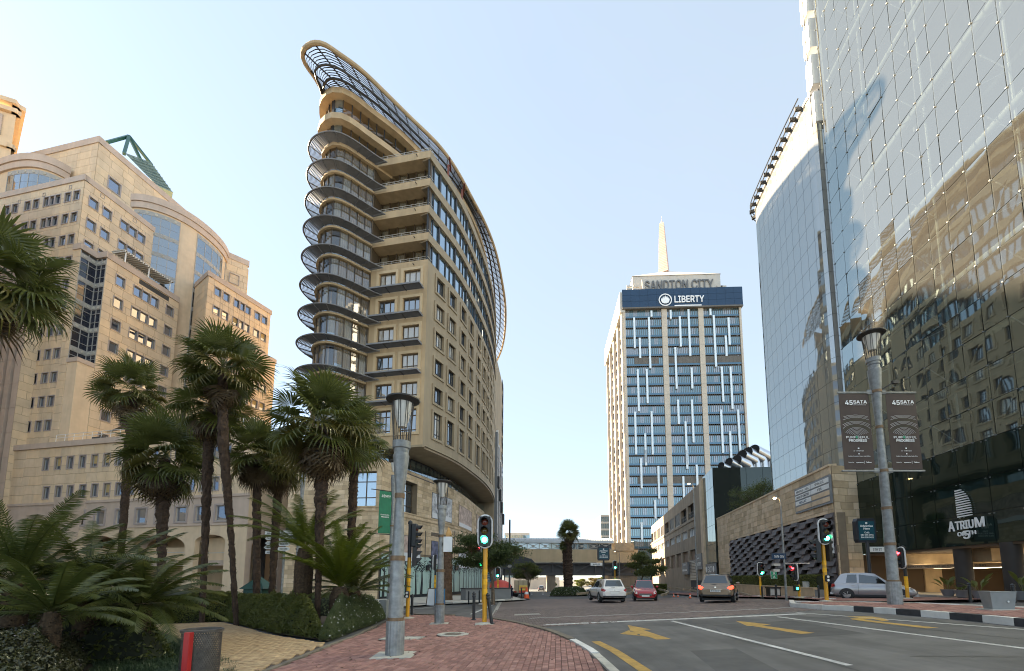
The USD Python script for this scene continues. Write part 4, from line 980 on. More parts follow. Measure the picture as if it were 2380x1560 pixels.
obj('mullions', mul, 'tower_bronze', tw)
c6 = lambda x, y: ((2350 + x / 1.56) * .58105, (850 + y / 1.56) * .58105)
c7p = lambda x, y: ((2000 + x / 1.95) * .58105, (1800 + y / 1.95) * .58105)
TFs = Path(TF.xy([0, TF.L], .5))
ST = [(c6, *t) for t in [(291, 655, 845), (326, 782, 908), (383, 652, 972), (399, 612, 650), (519, 608, 663), (576, 647, 836), (630, 603, 895), (548, 840, 1100), (767, 600, 640), (788, 640, 962), (880, 655, 825), (863, 768, 895), (314, 978, 1240), (370, 978, 1190), (650, 968, 1098), (838, 962, 1180), (893, 962, 1225), (565, 1168, 1320), (652, 1168, 1435), (297, 1243, 1510), (400, 1240, 1510), (834, 1230, 1500), (940, 1230, 1490), (612, 1303, 1600), (360, 1378, 1560), (890, 1365, 1530)]] + \
     [(c7p, *t) for t in [(1100, 65, 300), (1137, 0, 120), (1235, 125, 380), (1210, 390, 535), (1105, 565, 700), (1430, 205, 380), (1535, 115, 300), (1460, 0, 115)]]
for f_, x, y0, y1 in ST:
    s, za = hit(TFs, *f_(x, y0)); _, zb = hit(TFs, *f_(x, y1)); obj('white_strip', MB().pbox(TF, s - .33, s + .33, .1, .5, min(za, zb), max(za, zb)), 'white_strip', tw)
# left flank in bronze glass and stone fins
for k in range(NF):
    zt = FZ - FH * k; obj('flank_glass', pane_on(TL, 0, TL.L, zt - 2.6, zt, -.3), 'office_dark_glass', tw); obj('flank_band', MB().pbox(TL, 0, TL.L, -.5, -.1, zt - FH, zt - 2.6), 'tower_bronze', tw)
for s in (.3, 9.8, 19.4, 28.8, 37.4):
    obj('flank_fin', MB().pbox(TL, s, s + 1.7, -.5, .75, -6, FZ), 'tower_stone', tw)
obj('flank_sign_board', MB().pbox(TL, -.4, TL.L + .5, -.5, 1.2, FZ - 1.5, 105.2), 'roof_panel', tw)
# crown: blue sign band of panels, set back roof storey, pyramid and spire
band = obj('sign_band', MB().pbox(TF, -.4, TF.L + .4, -1.5, .9, FZ, 105.9), 'sign_blue', tw)
for i in range(14):
    for j in range(3): obj('band_panel', MB().pbox(TF, -.3 + i * 3.06, 2.7 + i * 3.06, .9, .96, FZ + .1 + j * 2.28, FZ + 2.3 + j * 2.28), 'sign_blue', tw)
obj('band_base', MB().pbox(TF, -.45, TF.L + .45, -1, 1.1, FZ - .5, FZ), 'tower_bronze', tw)
TB = Path([(38.2, 151), (70.6, 149.6)]); zr = at(*c6(560, 400), y=151)[2]
obj('roof_storey', MB().hexa([(38.2, 151), (70.6, 149.6), (71.5, 178), (39, 180)], 104, zr), 'roof_panel', tw)
for i in range(12): obj('roof_joint', MB().pbox(TB, .3 + i * 2.7, .45 + i * 2.7, 0, .04, 105, zr - .1), 'tower_stone', tw)
ap = at(*c6(478, 372), y=165)
obj('roof_slope', MB().add([(38, 150.8, zr), (70.8, 149.4, zr), (71.7, 178.2, zr), (38.8, 180.2, zr), (ap[0] + 1, 165, ap[2] + .3)], [[0, 1, 4], [1, 2, 4], [2, 3, 4], [3, 0, 4]]), 'roof_panel', tw)
b0, b1, tp = at(*c6(440, 377), y=165), at(*c6(515, 374), y=165), at(*c6(463, 72), y=165)
cx = (b0[0] + b1[0]) / 2; zs = np.linspace(ap[2] - 1, tp[2], 31)
for i in range(30):
    t0, t1 = i / 30, (i + .86) / 30; w0, w1 = (4.1 * (1 - t0) + 1.9 * t0) / 2 * 1.05, (4.1 * (1 - t1) + 1.9 * t1) / 2 * 1.05; z0, z1 = zs[i], zs[i] + (zs[1] - zs[0]) * .86
    o0, o1 = cx * (1 - t0) + tp[0] * t0, cx * (1 - t1) + tp[0] * t1
    rot = lambda o, w: [(o - w * 1.2, 165 - w * .35), (o + w * .35, 165 - w * 1.2), (o + w * 1.2, 165 + w * .35), (o - w * .35, 165 + w * 1.2)]
    v = [(*p, z0) for p in rot(o0, w0)] + [(*p, z1) for p in rot(o1, w1)]
    obj('spire_course', MB().add(v, [[3, 2, 1, 0], [4, 5, 6, 7], [0, 1, 5, 4], [1, 2, 6, 5], [2, 3, 7, 6], [3, 0, 4, 7]]), 'spire_stone', tw)
obj('spire_core', MB().lathe([(1.7, zs[0]), (.7, zs[-1] + .4)], 8, (tp[0] * .5 + cx * .5, 165, 0)), 'spire_stone', tw)
obj('spire_mast', MB().lathe([(.28, zs[-1]), (.28, zs[-1] + 1.2), (.05, zs[-1] + 1.3), (.05, zs[-1] + 3.6), (.001, zs[-1] + 3.7)], 8, (tp[0], 165, 0)), 'spire_stone', tw)
TS = Path(TF.xy([0, TF.L], -1.2))
(a, za), (b, zb) = hit(TS, *c6(340, 418)), hit(TS, *c6(800, 500))
sg = obj('city_sign_board', MB().pbox(TS, a, b, -.4, 0, 105.3, za), 'roof_panel', tw)
(a1, z1), (b1_, z0) = hit(TS, *c6(356, 446)), hit(TS, *c6(786, 490))
text3('SANDTON CITY', z1 - z0, TS.frame((a1 + b1_) / 2, .12, z0 + .9), 'letter_dark', sg, depth=.25, bold=True, width=b1_ - a1)
for x in (262, 305, 825, 850):
    p = at(*c6(x, 480), y=149.5); mm = MB(); 
    for k in range(5): mm.bar((p[0] + k * .5 - 1, 149.5, 105.8), (p[0] + k * .5 - 1, 149.5, 110 - k * .4), .12, .12); 
    for k in range(4): mm.box(p[0] - 1, p[0] + 1, 149.3, 149.8, 106.3 + k, 106.9 + k)
    obj('roof_plant', mm, 'roof_panel', tw)
TS9 = Path(TF.xy([0, TF.L], 1.0))
(c_, zc), (a1, z1), (b1_, z0) = hit(TS9, *c6(485, 547)), hit(TS9, *c6(541, 524)), hit(TS9, *c6(728, 558))
text3('LIBERTY', z1 - z0, TS9.frame((a1 + b1_) / 2, .02, z0), 'letter_white', band, depth=.2, bold=True, width=b1_ - a1)
lg = TS9.frame(c_, .02, zc); ring = Point(0, 0).buffer(2.35).difference(Point(0, 0).buffer(2.0))
fl = Polygon([(-1.5, -.2), (-1.35, .6), (-1.1, .2), (-.75, 1.2), (-.45, .5), (0, 1.6), (.35, .7), (.62, 1.35), (.95, .35), (1.2, .8), (1.5, -.1), (1.1, -1.0), (.4, -1.3), (-.4, -1.3), (-1.1, -1.0)]).buffer(.05)
for nm, sh in (('emblem_ring', ring), ('emblem_flame', fl)):
    t = trimesh.creation.extrude_polygon(sh, .2, engine='earcut'); t.apply_transform(lg); obj(nm, t, 'letter_white', band)
obj('small_print', pane_on(TS9, hit(TS9, *c6(543, 583))[0], hit(TS9, *c6(712, 577))[0], hit(TS9, *c6(600, 585))[1], hit(TS9, *c6(600, 577))[1], .05), 'letter_white', band)

# ================================================================ MIRROR GLASS OFFICE on the right
gb = thing('glass_office', 'large office clad in reflecting glass panels with white tubes behind them, on a sandstone base', 'office building')
RWL = lambda y: 22 + (y - 22) * .12
RW = Path([(RWL(30.2), 30.2), (RWL(5.4), 5.4)])
cw, rh, z0 = 1.2, 1.7, 8.2; ncol = int(RW.L / cw); nrow = 31
ps, fr = [], MB()
ra = random.Random(8)
for i in range(ncol):
    for j in range(nrow):
        a, b, c, d = i * cw, (i + 1) * cw, z0 + j * rh, z0 + (j + 1) * rh; e0, e1, e2 = ra.gauss(0, .006), ra.gauss(0, .006), ra.gauss(0, .0025); t = [-e0 - e1, e0 - e1, e0 + e1 + e2, -e0 + e1]
        P4 = [RW.pt(a + .014, t[0], c + .014), RW.pt(b - .014, t[1], c + .014), RW.pt(b - .014, t[2], d - .014), RW.pt(a + .014, t[3], d - .014)]
        ps.append((RW.pt((a + b) / 2, 0, (c + d) / 2), MB().quad(*P4)))
lay(ps, 'glass_panel', ['atrium_glass'], gb, ra, 300)
jt = MB()
for i in range(ncol + 1): jt.pbox(RW, i * cw - .028, i * cw + .028, -.06, -.03, z0, z0 + nrow * rh)
for j in range(nrow + 1): jt.pbox(RW, 0, RW.L, -.07, -.035, z0 + j * rh - .022, z0 + j * rh + .022)
obj('panel_joints', jt, 'black_matte', gb)
nd = MB()
for i in range(ncol + 1):
    for j in range(nrow + 1):
        p = RW.pt(i * cw, .02, z0 + j * rh); nd.box(p[0] - .04, p[0] + .015, p[1] - .03, p[1] + .03, p[2] - .025, p[2] + .025)
obj('glass_bolts', nd, 'galvanised', gb, kind='stuff')
for z in (11.6, 17.3, 23.2, 29.1, 35.0, 40.9, 46.8): obj('white_tube', MB().tube([RW.pt(0, -.7, z), RW.pt(RW.L, -.7, z)], .2, 10), 'white_paint', gb, smooth=40)
for i in range(2, ncol, 4):
    mb = MB(); s = i * cw
    for j in range(0, nrow, 2):
        z = z0 + j * rh; mb.bar(RW.pt(s, -.1, z), RW.pt(s, -1.4, z + .6), .04, .04).bar(RW.pt(s, -1.4, z + .6), RW.pt(s, -.1, z + rh), .04, .04)
    mb.tube([RW.pt(s, -1.4, z0), RW.pt(s, -1.4, z0 + nrow * rh)], .06, 6); obj('cable_truss', mb, 'white_paint', gb)
for z in np.arange(9.2, 62, 3.65): obj('floor_slab', MB().pbox(RW, 0, RW.L, -14, -5.5, z - .35, z), 'atrium_interior', gb)
obj('atrium_back_wall', MB().pbox(RW, -2, RW.L, -14.3, -14, 3, 62), 'atrium_interior', gb)
obj('end_wall', MB().pbox(RW, -.3, -.1, -14, -.4, 8, 62), 'atrium_interior', gb); obj('roof', MB().pbox(RW, -.2, RW.L, -14, -.02, z0 + nrow * rh, z0 + nrow * rh + .6), 'shade_metal', gb)
for k in range(7):
    z = 38 + k * 3.4; obj('edge_box', MB().pbox(RW, -1.4 - .05 * k, -.5, -.9, .2, z, z + 2.7), 'white_paint', gb)
rl = MB()
for dz in (0, .5): rl.tube([RW.pt(-.6, .5, 37 + dz), RW.pt(-.6, .5, 62)], .05, 5)
obj('edge_rail', rl, 'rail_metal', gb)
# wing with a rounded corner, nearer the street
LW = Path([(26.5, 43.6), (25, 43.2), (24.1, 42.3), (23.75, 41), (22.78, 31.9), (22.78, 31.25), (22.95, 30.85), (23.3, 30.8), (23.7, 31.2), (25.2, 33.2)], 160)
zw0, zw1 = 9.45, at(1945, 207, y=30.6)[2]; nr = 18; h = (zw1 - zw0) / nr; nc = 18; ws = np.linspace(0, LW.L, nc + 1); ps = []
for i in range(nc):
    for j in range(nr):
        a, b, c, d = ws[i], ws[i + 1], zw0 + j * h, zw0 + (j + 1) * h
        ps.append((LW.pt((a + b) / 2, 0, (c + d) / 2), pane_on(LW, a + .012, b - .012, c + .012, d - .012, 0, .45)))
lay(ps, 'wing_panel', ['wing_glass'], gb, ra, 300)
jt = MB()
for s in ws: jt.pbox(LW, max(s - .028, 0), min(s + .028, LW.L), -.06, -.03, zw0, zw1)
for j in range(nr + 1): jt.pbox(LW, 0, LW.L, -.07, -.035, zw0 + j * h - .022, zw0 + j * h + .022, step=.4)
obj('wing_joints', jt, 'black_matte', gb)
obj('wing_body', MB().poly(Polygon([tuple(p) for p in LW.xy(np.linspace(0, LW.L, 60), -.12)] + [(30, 34), (34, 43)]).buffer(0), 9.3, zw1 - .05), 'interior_dark', gb)
obj('wing_coping', MB().pbox(LW, 0, LW.L, -.3, .06, zw1, zw1 + .25, step=.5), 'shade_metal', gb)
rl = MB()
for o, dz in ((.45, .1), (.45, .75)): rl.tube(np.c_[LW.xy(np.linspace(0, LW.L * .72, 40), o), np.full(40, zw1 + dz)], .05, 5)
obj('wing_rail', rl, 'dark_metal', gb)
for s in np.linspace(.3, LW.L * .7, 16): obj('rail_bracket', MB().pbox(LW, s - .08, s + .08, -.1, .55, zw1 + .02, zw1 + .34), 'black_matte', gb)
# sandstone base
PW = Path([(24.95, 57.3), (20.9, 29.4)]); PR2 = Path([(20.9, 29.4), (22.9, 29.75)])
c2 = lambda x, y: ((2700 + x / 2.229) * .58105, (1800 + y / 2.229) * .58105)
sl, _ = hit(PW, *c2(490, 850)); sr, ztp = hit(PW, *c2(1432, 556)); zrec = (.3, ztp)
hol = [(sl, sr, -.5, ztp)]
(sa, za), (sb, zb) = hit(PW, *c2(1088, 365)), hit(PW, *c2(1415, 455)); sgn = (min(sa, sb), max(sa, sb), hit(PW, *c2(1415, 460))[1], hit(PW, *c2(1398, 232))[1])
obj('base_wall', wall_sheet(PW, 0, PW.L, -1.5, 9.35, hol, .7), 'stone_joint', gb); obj('base_wall', wall_sheet(PR2, 0, PR2.L, -1.5, 9.35, [], .3), 'stone_joint', gb)
rz = [-1.2 + .5 * k for k in range(21)] + [9.4]
lay(tiles(PW, 0, PW.L, rz, .95, hol, -.02, .05, ra, joint=.02, jit=.45) + tiles(PR2, .05, PR2.L, rz, .95, [], -.02, .05, ra, joint=.02, jit=.45), 'stone_tile', ['sandstone', 'sandstone_pale', 'sandstone_dark', 'sandstone_pale'], gb, ra, 300)
obj('base_roof', MB().poly(Polygon([(24.95, 57.3), (20.95, 29.45), (22.9, 29.85), (26, 33), (34, 57)]), 9.05, 9.33), 'stone_joint', gb)
obj('coping', MB().pbox(PW, 0, PW.L, -.4, .12, 9.35, 9.5), 'sandstone_pale', gb)
scr = obj('screen_backing', pane_on(PW, sl, sr, -.5, ztp, -.65), 'screen_back', gb)
nrw = 11
for j in range(nrw):
    zz = .35 + j * (ztp - .5) / nrw; s = sl + .05 - (j * .62) % 2.7
    while s < sr - .1:
        L_ = 2.7; prof = [(0, 0), (1.0, .0), (1.28, .3), (2.42, .3), (2.68, .02)]; v, f = [], []
        pr_ = [(s + x, zz + y) for x, y in prof]; pr_ = [(min(max(a, sl + .02), sr - .02), b) for a, b in pr_]
        if pr_[-1][0] - pr_[0][0] > .3:
            for (a, b) in pr_: v += [PW.pt(a, -.02, b + .0), PW.pt(a, .14, b + .03), PW.pt(a, -.02, b + .55), PW.pt(a, -.14, b + .55)]
            for i in range(len(pr_) - 1): f += [[i * 4 + k, (i + 1) * 4 + k, (i + 1) * 4 + (k + 1) % 4, i * 4 + (k + 1) % 4] for k in range(4)]
            f += [[0, 1, 2, 3], [len(v) - 1, len(v) - 2, len(v) - 3, len(v) - 4]]
            obj('folded_plate', MB().add(v, f), 'screen_panel', scr)
        s += L_
for s in np.arange(sl + .5, sr, .9): obj('screen_post', MB().pbox(PW, s, s + .07, -.5, -.2, .1, ztp - .1), 'screen_back', scr)
sgb = obj('tenant_sign_frame', MB().pbox(PW, sgn[0] - .1, sgn[1] + .1, .05, .16, sgn[2] - .1, sgn[3] + .1), 'sign_grey', gb)
names = [['Mettus  xds', 'SPACES.'], ['BARETO LIMITED', 'FIS'], ['MILLAT', ''], ['', '']]
hw, hh = (sgn[1] - sgn[0]) / 2, (sgn[3] - sgn[2]) / 4
for r_ in range(4):
    for c in range(2):
        a = sgn[0] + c * hw; b = sgn[3] - r_ * hh
        p = obj('tenant_panel', MB().pbox(PW, a + .05, a + hw - .05, .16, .19, b - hh + .06, b - .06), 'sign_white' if names[r_][c] else 'sandstone_pale', sgb)
        if names[r_][c]: text3(names[r_][c], hh * .38, PW.frame(a + hw / 2, .192, b - hh * .68), 'sign_blue' if r_ == 2 else 'letter_dark', sgb, bold=r_ > 0, width=min(hw * .78, len(names[r_][c]) * .19))
pst = rect(PW, 1300, 870, 1440, 920, 2.229, 2700, 1800); pz = hit(PW, *c2(1430, 735))[1]
nb_ = obj('wall_notice', MB().pbox(PW, pst[0], pst[1], .12, .16, pst[2], pz), 'sign_white', gb); text3('PARKING', .2, PW.frame((pst[0] + pst[1]) / 2, .165, pst[2] + .5), 'letter_dark', nb_, width=(pst[1] - pst[0]) * .5)
# dark glass band with the building's name over the car park entrance
SBp = Path([(RWL(29.7), 29.7), (RWL(18), 18), (RWL(5.5), 5.5)], 40)
zb0 = at(2225, 1270, x=RWL(22.5))[2]; ss_ = np.linspace(0, SBp.L, 16); zb = [zb0, zb0 + 1.5, zb0 + 3.2, 8.18]; ps = []
for i in range(15):
    for j in range(3): ps.append((SBp.pt(ss_[i], 0, zb[j]), pane_on(SBp, ss_[i] + .012, ss_[i + 1] - .012, zb[j] + .012, zb[j + 1] - .012, .05, .5)))
for c, mb in ps: obj('band_panel', mb, 'sign_band_glass', gb)
obj('band_backing', MB().pbox(SBp, 0, SBp.L, -.3, .02, zb0, 8.18, step=1), 'black_matte', gb)
nd = MB()
for s in ss_:
    for z in zb[1:]:
        for ds in (-.12, .12): p = SBp.pt(min(max(s + ds, .1), SBp.L - .1), .09, z - .1); nd.box(p[0] - .03, p[0] + .01, p[1] - .022, p[1] + .022, p[2] - .022, p[2] + .022)
obj('band_bolts', nd, 'galvanised', gb, kind='stuff')
c3 = lambda x, y: ((3300 + x / 1.987) * .58105, (1900 + y / 1.987) * .58105)
def on(P, f_, x, y): return hit(P, *f_(x, y))
(a, z1), (b, z2) = on(SBp, c3, 1002, 445), on(SBp, c3, 1290, 405)
sm_, zm = on(SBp, c3, 1145, 425)
hgt = on(SBp, c3, 1145, 360)[1] - zm
def slanted(txt, h, s, z, w, m_='letter_white', bold=True): return text3(txt, h, SBp.frame(s, .085, z), m_, gb, 'building_name', .035, bold, width=w)
a_s = on(SBp, c3, 1000, 440)[0]; e_s = on(SBp, c3, 1292, 400)[0]
slanted('A', hgt * 1.25, a_s + (e_s - a_s) * .09, zm - .05, (e_s - a_s) * .18); slanted('TRIU', hgt, a_s + (e_s - a_s) * .46, zm, (e_s - a_s) * .5); slanted('M', hgt * 1.15, a_s + (e_s - a_s) * .87, zm, (e_s - a_s) * .24)
o_s, o_z = on(SBp, c3, 1107, 485); slanted('ON', hgt * .5, o_s, o_z, .5); o_s, o_z = on(SBp, c3, 1147, 505); slanted('5', hgt * .95, o_s, o_z, .4); o_s, o_z = on(SBp, c3, 1187, 472); slanted('TH', hgt * .45, o_s, o_z, .44)
s0_, zt_ = on(SBp, c3, 1052, 122); s0b, zb_ = on(SBp, c3, 1078, 345); s1b, _ = on(SBp, c3, 1196, 320)
for k in range(12):
    t = k / 12; zc_ = zb_ + (zt_ - zb_) * (t + .02); hh_ = (zt_ - zb_) / 12 * .55; x0 = s0b; x1 = s0b + (s1b - s0b) * math.sqrt(max(0, 1 - max(t - .25, 0) ** 2 / .5625)) * (1 - .05 * k / 12)
    obj('sail_emblem_bar', MB().add([SBp.pt(x0, .1, zc_), SBp.pt(x1, .1, zc_ + .02), SBp.pt(x1 - .04, .1, zc_ + hh_), SBp.pt(x0, .1, zc_ + hh_), SBp.pt(x0, .16, zc_), SBp.pt(x1, .16, zc_ + .02), SBp.pt(x1 - .04, .16, zc_ + hh_), SBp.pt(x0, .16, zc_ + hh_)], [[4, 5, 6, 7], [0, 1, 5, 4], [1, 2, 6, 5], [2, 3, 7, 6], [3, 0, 4, 7]]), 'letter_white', gb)
# open ground floor: columns, beams, ceiling with strip lights, back wall
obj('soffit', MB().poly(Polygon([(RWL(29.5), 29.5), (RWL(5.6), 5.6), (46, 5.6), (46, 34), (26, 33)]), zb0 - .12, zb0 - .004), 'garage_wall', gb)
for px in (2237, 2352, 2490):
    y_ = {2237: 22.4, 2352: 19.6, 2490: 16.8}[px]
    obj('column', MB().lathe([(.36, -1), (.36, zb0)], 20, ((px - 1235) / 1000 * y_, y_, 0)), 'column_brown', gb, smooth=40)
for y in (27.2, 22.2, 18): obj('beam', MB().box(23.2, 40, y - .5, y + .5, zb0 - .8, zb0 - .13), 'sandstone_dark', gb)
obj('height_bar', MB().bar((23.4, 28.4, zb0 - .95), (24.6, 21.0, zb0 - .95), .15, .22), 'sandstone_pale', gb)
for x in (24.6, 26.6, 29, 31.5): obj('strip_lamp', MB().box(x - .05, x + .05, 12, 28.5, zb0 - 1.0, zb0 - .95), 'strip_light', gb)
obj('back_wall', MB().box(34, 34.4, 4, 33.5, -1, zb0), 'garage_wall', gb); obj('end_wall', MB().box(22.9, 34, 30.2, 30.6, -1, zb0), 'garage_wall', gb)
obj('entrance_door', MB().box(27.4, 28.6, 30.1, 30.19, 0, 2.6), 'sandstone', gb); obj('floor_slab', MB().box(22.7, 46, 6, 34, -.6, .6), 'concrete', gb)
text3('PARKING  HEIGHT RESTRICTION 2.1m', .12, Path([(23.32, 28.4), (24.52, 21.0)]).frame(3.4, .01, zb0 - 1.0), 'letter_dark', gb, width=4.2)

# ================================================================ DARK BOX WITH DUCTS, CONCRETE MALL, BRIDGE
db = thing('plant_room_block', 'dark green clad block with steel ducts on its roof, rising behind the sandstone wall', 'building')
zt = at(1685, 1087, y=57.5)[2]; DBF = Path([(24.75, 57.5), (36, 57.0)]); DBL = Path([(25.75, 63.6), (24.75, 57.5)])
obj('body', MB().poly(Polygon([(24.75, 57.5), (36, 57), (36.5, 70), (26.2, 66)]), 3.6, zt), 'dark_glass', db)
for i in range(5):
    for j in range(2): obj('cladding_panel', MB().pbox(DBF, .05 + i * 2.2, 2.2 + i * 2.2, .0, .05, 9.6 + j * (zt - 9.6) / 2, 9.55 + (j + 1) * (zt - 9.6) / 2), 'dark_glass', db)
for i in range(4):
    for j in range(5): obj('mirror_panel', pane_on(DBL, i * 1.54 + .02, (i + 1) * 1.54 - .02, 3.6 + j * (zt - 3.6) / 5 + .02, 3.6 + (j + 1) * (zt - 3.6) / 5 - .02, .03), 'wing_glass', db)
DBL2 = Path([(25.75, 63.6), (24.85, 57.8)])
exg = obj('exit_sign', MB().pbox(DBL, .3, 5.9, .02, .2, 2.0, 3.55), 'sign_grey', db); text3('EXIT', .75, DBL.frame(3.1, .21, 2.4), 'letter_white', exg, bold=True, width=2.3)
for s in (1.1, 5.1): t = trimesh.creation.extrude_polygon(Point(0, 0).buffer(.42), .02, engine='earcut'); t.apply_transform(DBL.frame(s, .21, 2.78)); obj('no_entry_disc', t, 'letter_white', exg)
obj('doorway', MB().pbox(DBL, .3, 5.9, -.4, .0, -1.5, 2.0), 'interior_dark', db)
for i, (px, py, r_) in enumerate(((1676, 1082, .5), (1694, 1074, .62), (1712, 1070, .8), (1724, 1058, .8), (1737, 1052, .85), (1752, 1047, .9))):
    p = at(px, py, y=60 + i * .7); a = V(-.8, -.55, .1); a /= np.linalg.norm(a); e = p - a * (1.6 + .5 * i)
    pts = [p, p - a * .8, e + (0, 0, .02), e + V(.35, .3, -.35), (e[0] + .5, e[1] + .4, zt - .1)]
    dk = obj('duct', MB().tube(pts, r_, 14, caps=False), 'steel_duct', db, smooth=40); obj('duct_mouth', MB().tube([p + a * .01, p - a * .5], r_ * .96, 14), 'duct_inside', dk)
    obj('duct_flange', MB().tube([p + a * .0, p + a * .06], r_ * 1.06, 14, caps=False), 'steel_duct', dk)
ml = thing('concrete_mall', 'weathered concrete shopping mall with louvred openings and ribbon windows along the street', 'shopping mall')
MWp = Path([(34.2, 122), (25.9, 64.2)]); zm = [16.2, 14.0, 11.6, 9.9, 8.5, 6.6, 3.2]
obj('stair_fin', MB().hexa([(25.3, 63.0), (26.5, 63.2), (27.5, 66), (25.9, 65.4)], -2, 16.4), 'sandstone_pale', ml)
ML = MWp.L; Lo = [(ML - 5.5 - k * 6.1 - 4.9, ML - 5.5 - k * 6.1) for k in range(9)]
ho = [(a, b, zm[2], zm[1]) for a, b in Lo] + [(a, b, zm[4], zm[3]) for a, b in Lo] + [(a + .1, b - .1, zm[6] + .4, zm[5] - .3) for a, b in Lo]
obj('concrete_wall', wall_sheet(MWp, 0, ML, -2.5, zm[0], ho, .55), 'mall_concrete', ml)
obj('body', MB().poly(Polygon([tuple(MWp.xy(0, -.7)[0]), tuple(MWp.xy(ML, -.7)[0]), (45, 64), (60, 120)]), -2, zm[0] - .1), 'interior_dark', ml)
for k, (a, b) in enumerate(Lo):
    if k in (2, 3, 5, 6, 7):
        lv = obj('louvre_frame', ring_frame(MB(), MWp, a, b, zm[2], zm[1], .1, -.3, -.05), 'louvre', ml)
        for z in np.arange(zm[2] + .15, zm[1] - .1, .24): obj('louvre_blade', MB().pbox(MWp, a + .1, b - .1, -.28, -.1, z, z + .1), 'louvre', lv)
    else:
        rl = MB()
        for z in (zm[2] + .5, zm[2] + 1.0): rl.pbox(MWp, a, b, -.15, -.1, z, z + .05)
        for s in np.arange(a, b, .35): rl.pbox(MWp, s, s + .03, -.14, -.11, zm[2], zm[2] + 1)
        obj('balcony_rail', rl, 'dark_metal', ml)
    w = obj('ribbon_window', ring_frame(MB(), MWp, a, b, zm[4], zm[3], .09, -.4, -.2, mull=[a + (b - a) * t for t in (.25, .5, .75)]), 'white_paint', ml); obj('pane', pane_on(MWp, a, b, zm[4], zm[3], -.33), 'office_glass', w)
    obj('brick_panel', MB().pbox(MWp, a + .1, b - .1, -.5, -.35, zm[6] + .4, zm[5] - .3), 'mall_brick', ml)
    obj('floor_beam', MB().pbox(MWp, a - .4, b + .4, 0, .14, zm[2] - .55, zm[2] - .3), 'mall_concrete', ml)
for (s0, s1, z0_, z1_, tx, hh_) in ((ML - 4.8, ML - .6, 2.9, 5.3, 'DELIVERIES', .45), (ML - 15, ML - 10.5, 2.2, 4.3, 'RESERVED PARKING', .28)):
    sgn_ = obj('mall_sign', MB().pbox(MWp, s0, s1, .05, .4, z0_, z1_), 'sign_grey', ml); text3(tx, hh_, MWp.frame((s0 + s1) / 2, .41, z0_ + .6), 'letter_white', sgn_, bold=True, width=(s1 - s0) * .82)
    text3('SANDTON CITY', .2, MWp.frame((s0 + s1) / 2, .41, z0_ + 1.6), 'letter_white', sgn_, width=(s1 - s0) * .4)
gt = obj('service_gate', MB().pbox(MWp, ML - 10, ML - 4.8, .02, .1, 1.2, 4.6), 'louvre', ml)
for z in np.arange(1.3, 4.5, .25): obj('gate_slat', MB().pbox(MWp, ML - 9.9, ML - 4.9, .1, .14, z, z + .08), 'rail_metal', gt)
obj('service_opening', MB().pbox(MWp, ML - 10, ML - .8, -.1, .03, -2, 1.2), 'interior_dark', ml)
br = thing('footbridge', 'beige covered pedestrian bridge with a curved metal roof spanning the far street', 'footbridge')
BR = Path([(-16, 104.5), (26.5, 107)]); zz = [at(1300, y, y=105.5)[2] for y in (1251.5, 1255, 1262, 1277, 1307, 1333, 1340)]
obj('fascia', MB().pbox(BR, 0, BR.L, -.5, 0, zz[4], zz[3]), 'bridge_panel', br)
for i in range(8):
    for j in range(5): obj('fascia_panel', MB().pbox(BR, i * 5.32 + .03, (i + 1) * 5.32 - .03, 0, .05, zz[4] + j * (zz[3] - zz[4]) / 5 + .015, zz[4] + (j + 1) * (zz[3] - zz[4]) / 5 - .015), 'bridge_panel', br)
for i in range(12):
    a, b = i * 3.0, (i + 1) * 3.0
    f_ = obj('bridge_window', ring_frame(MB(), BR, a, b, zz[3], zz[2], .1, -.3, -.1), 'roof_panel', br); obj('pane', pane_on(BR, a, b, zz[3], zz[2], -.25), 'tower_pale_glass', f_)
    t_ = MB().bar(BR.pt(a, -.02, zz[3]), BR.pt(b, -.02, zz[2]), .09, .09).bar(BR.pt(a, -.02, zz[2]), BR.pt(b, -.02, zz[3]), .09, .09); c = BR.pt((a + b) / 2, 0, (zz[2] + zz[3]) / 2); t_.obox(c, V(1, 0, 0), V(0, 1, 0), V(0, 0, 1), .3, .06, .3); obj('lattice_brace', t_, 'roof_panel', br)
RF = MB(); n = 8
for i in range(n):
    a0, a1 = PI * i / n, PI * (i + 1) / n; f_ = lambda a: (-2.6 + 2.9 * math.cos(a), zz[2] + (zz[0] - zz[2]) * 1.25 * math.sin(a) ** .8 if 0 < a < PI - .01 else zz[2])
    (o0, h0), (o1, h1) = f_(a0), f_(a1); RF.quad(BR.pt(-.5, o0, h0), BR.pt(36.5, o0, h0), BR.pt(36.5, o1, h1), BR.pt(-.5, o1, h1))
rf = obj('curved_roof', RF, 'sky_roof', br)
for s in np.arange(0, 36.4, .6):
    mb = MB()
    for i in range(4): (o0, h0), (o1, h1) = f_(PI * i / n), f_(PI * (i + 1) / n); mb.bar(BR.pt(s, o0, h0 + .03), BR.pt(s, o1, h1 + .03), .06, .08)
    obj('roof_rib', mb, 'sky_roof', rf)
obj('end_block', MB().pbox(BR, 36.8, 41.6, -5, .3, zz[3] - .3, zz[1] - .6), 'sandstone', br)
obj('lower_beam', MB().pbox(BR, 0, BR.L, -1.2, -.3, zz[5] - .5, zz[5] + .15), 'bridge_steel', br); obj('upper_beam', MB().pbox(BR, 0, BR.L, -1.2, -.25, zz[4] - .45, zz[4] - .02), 'bridge_steel', br)
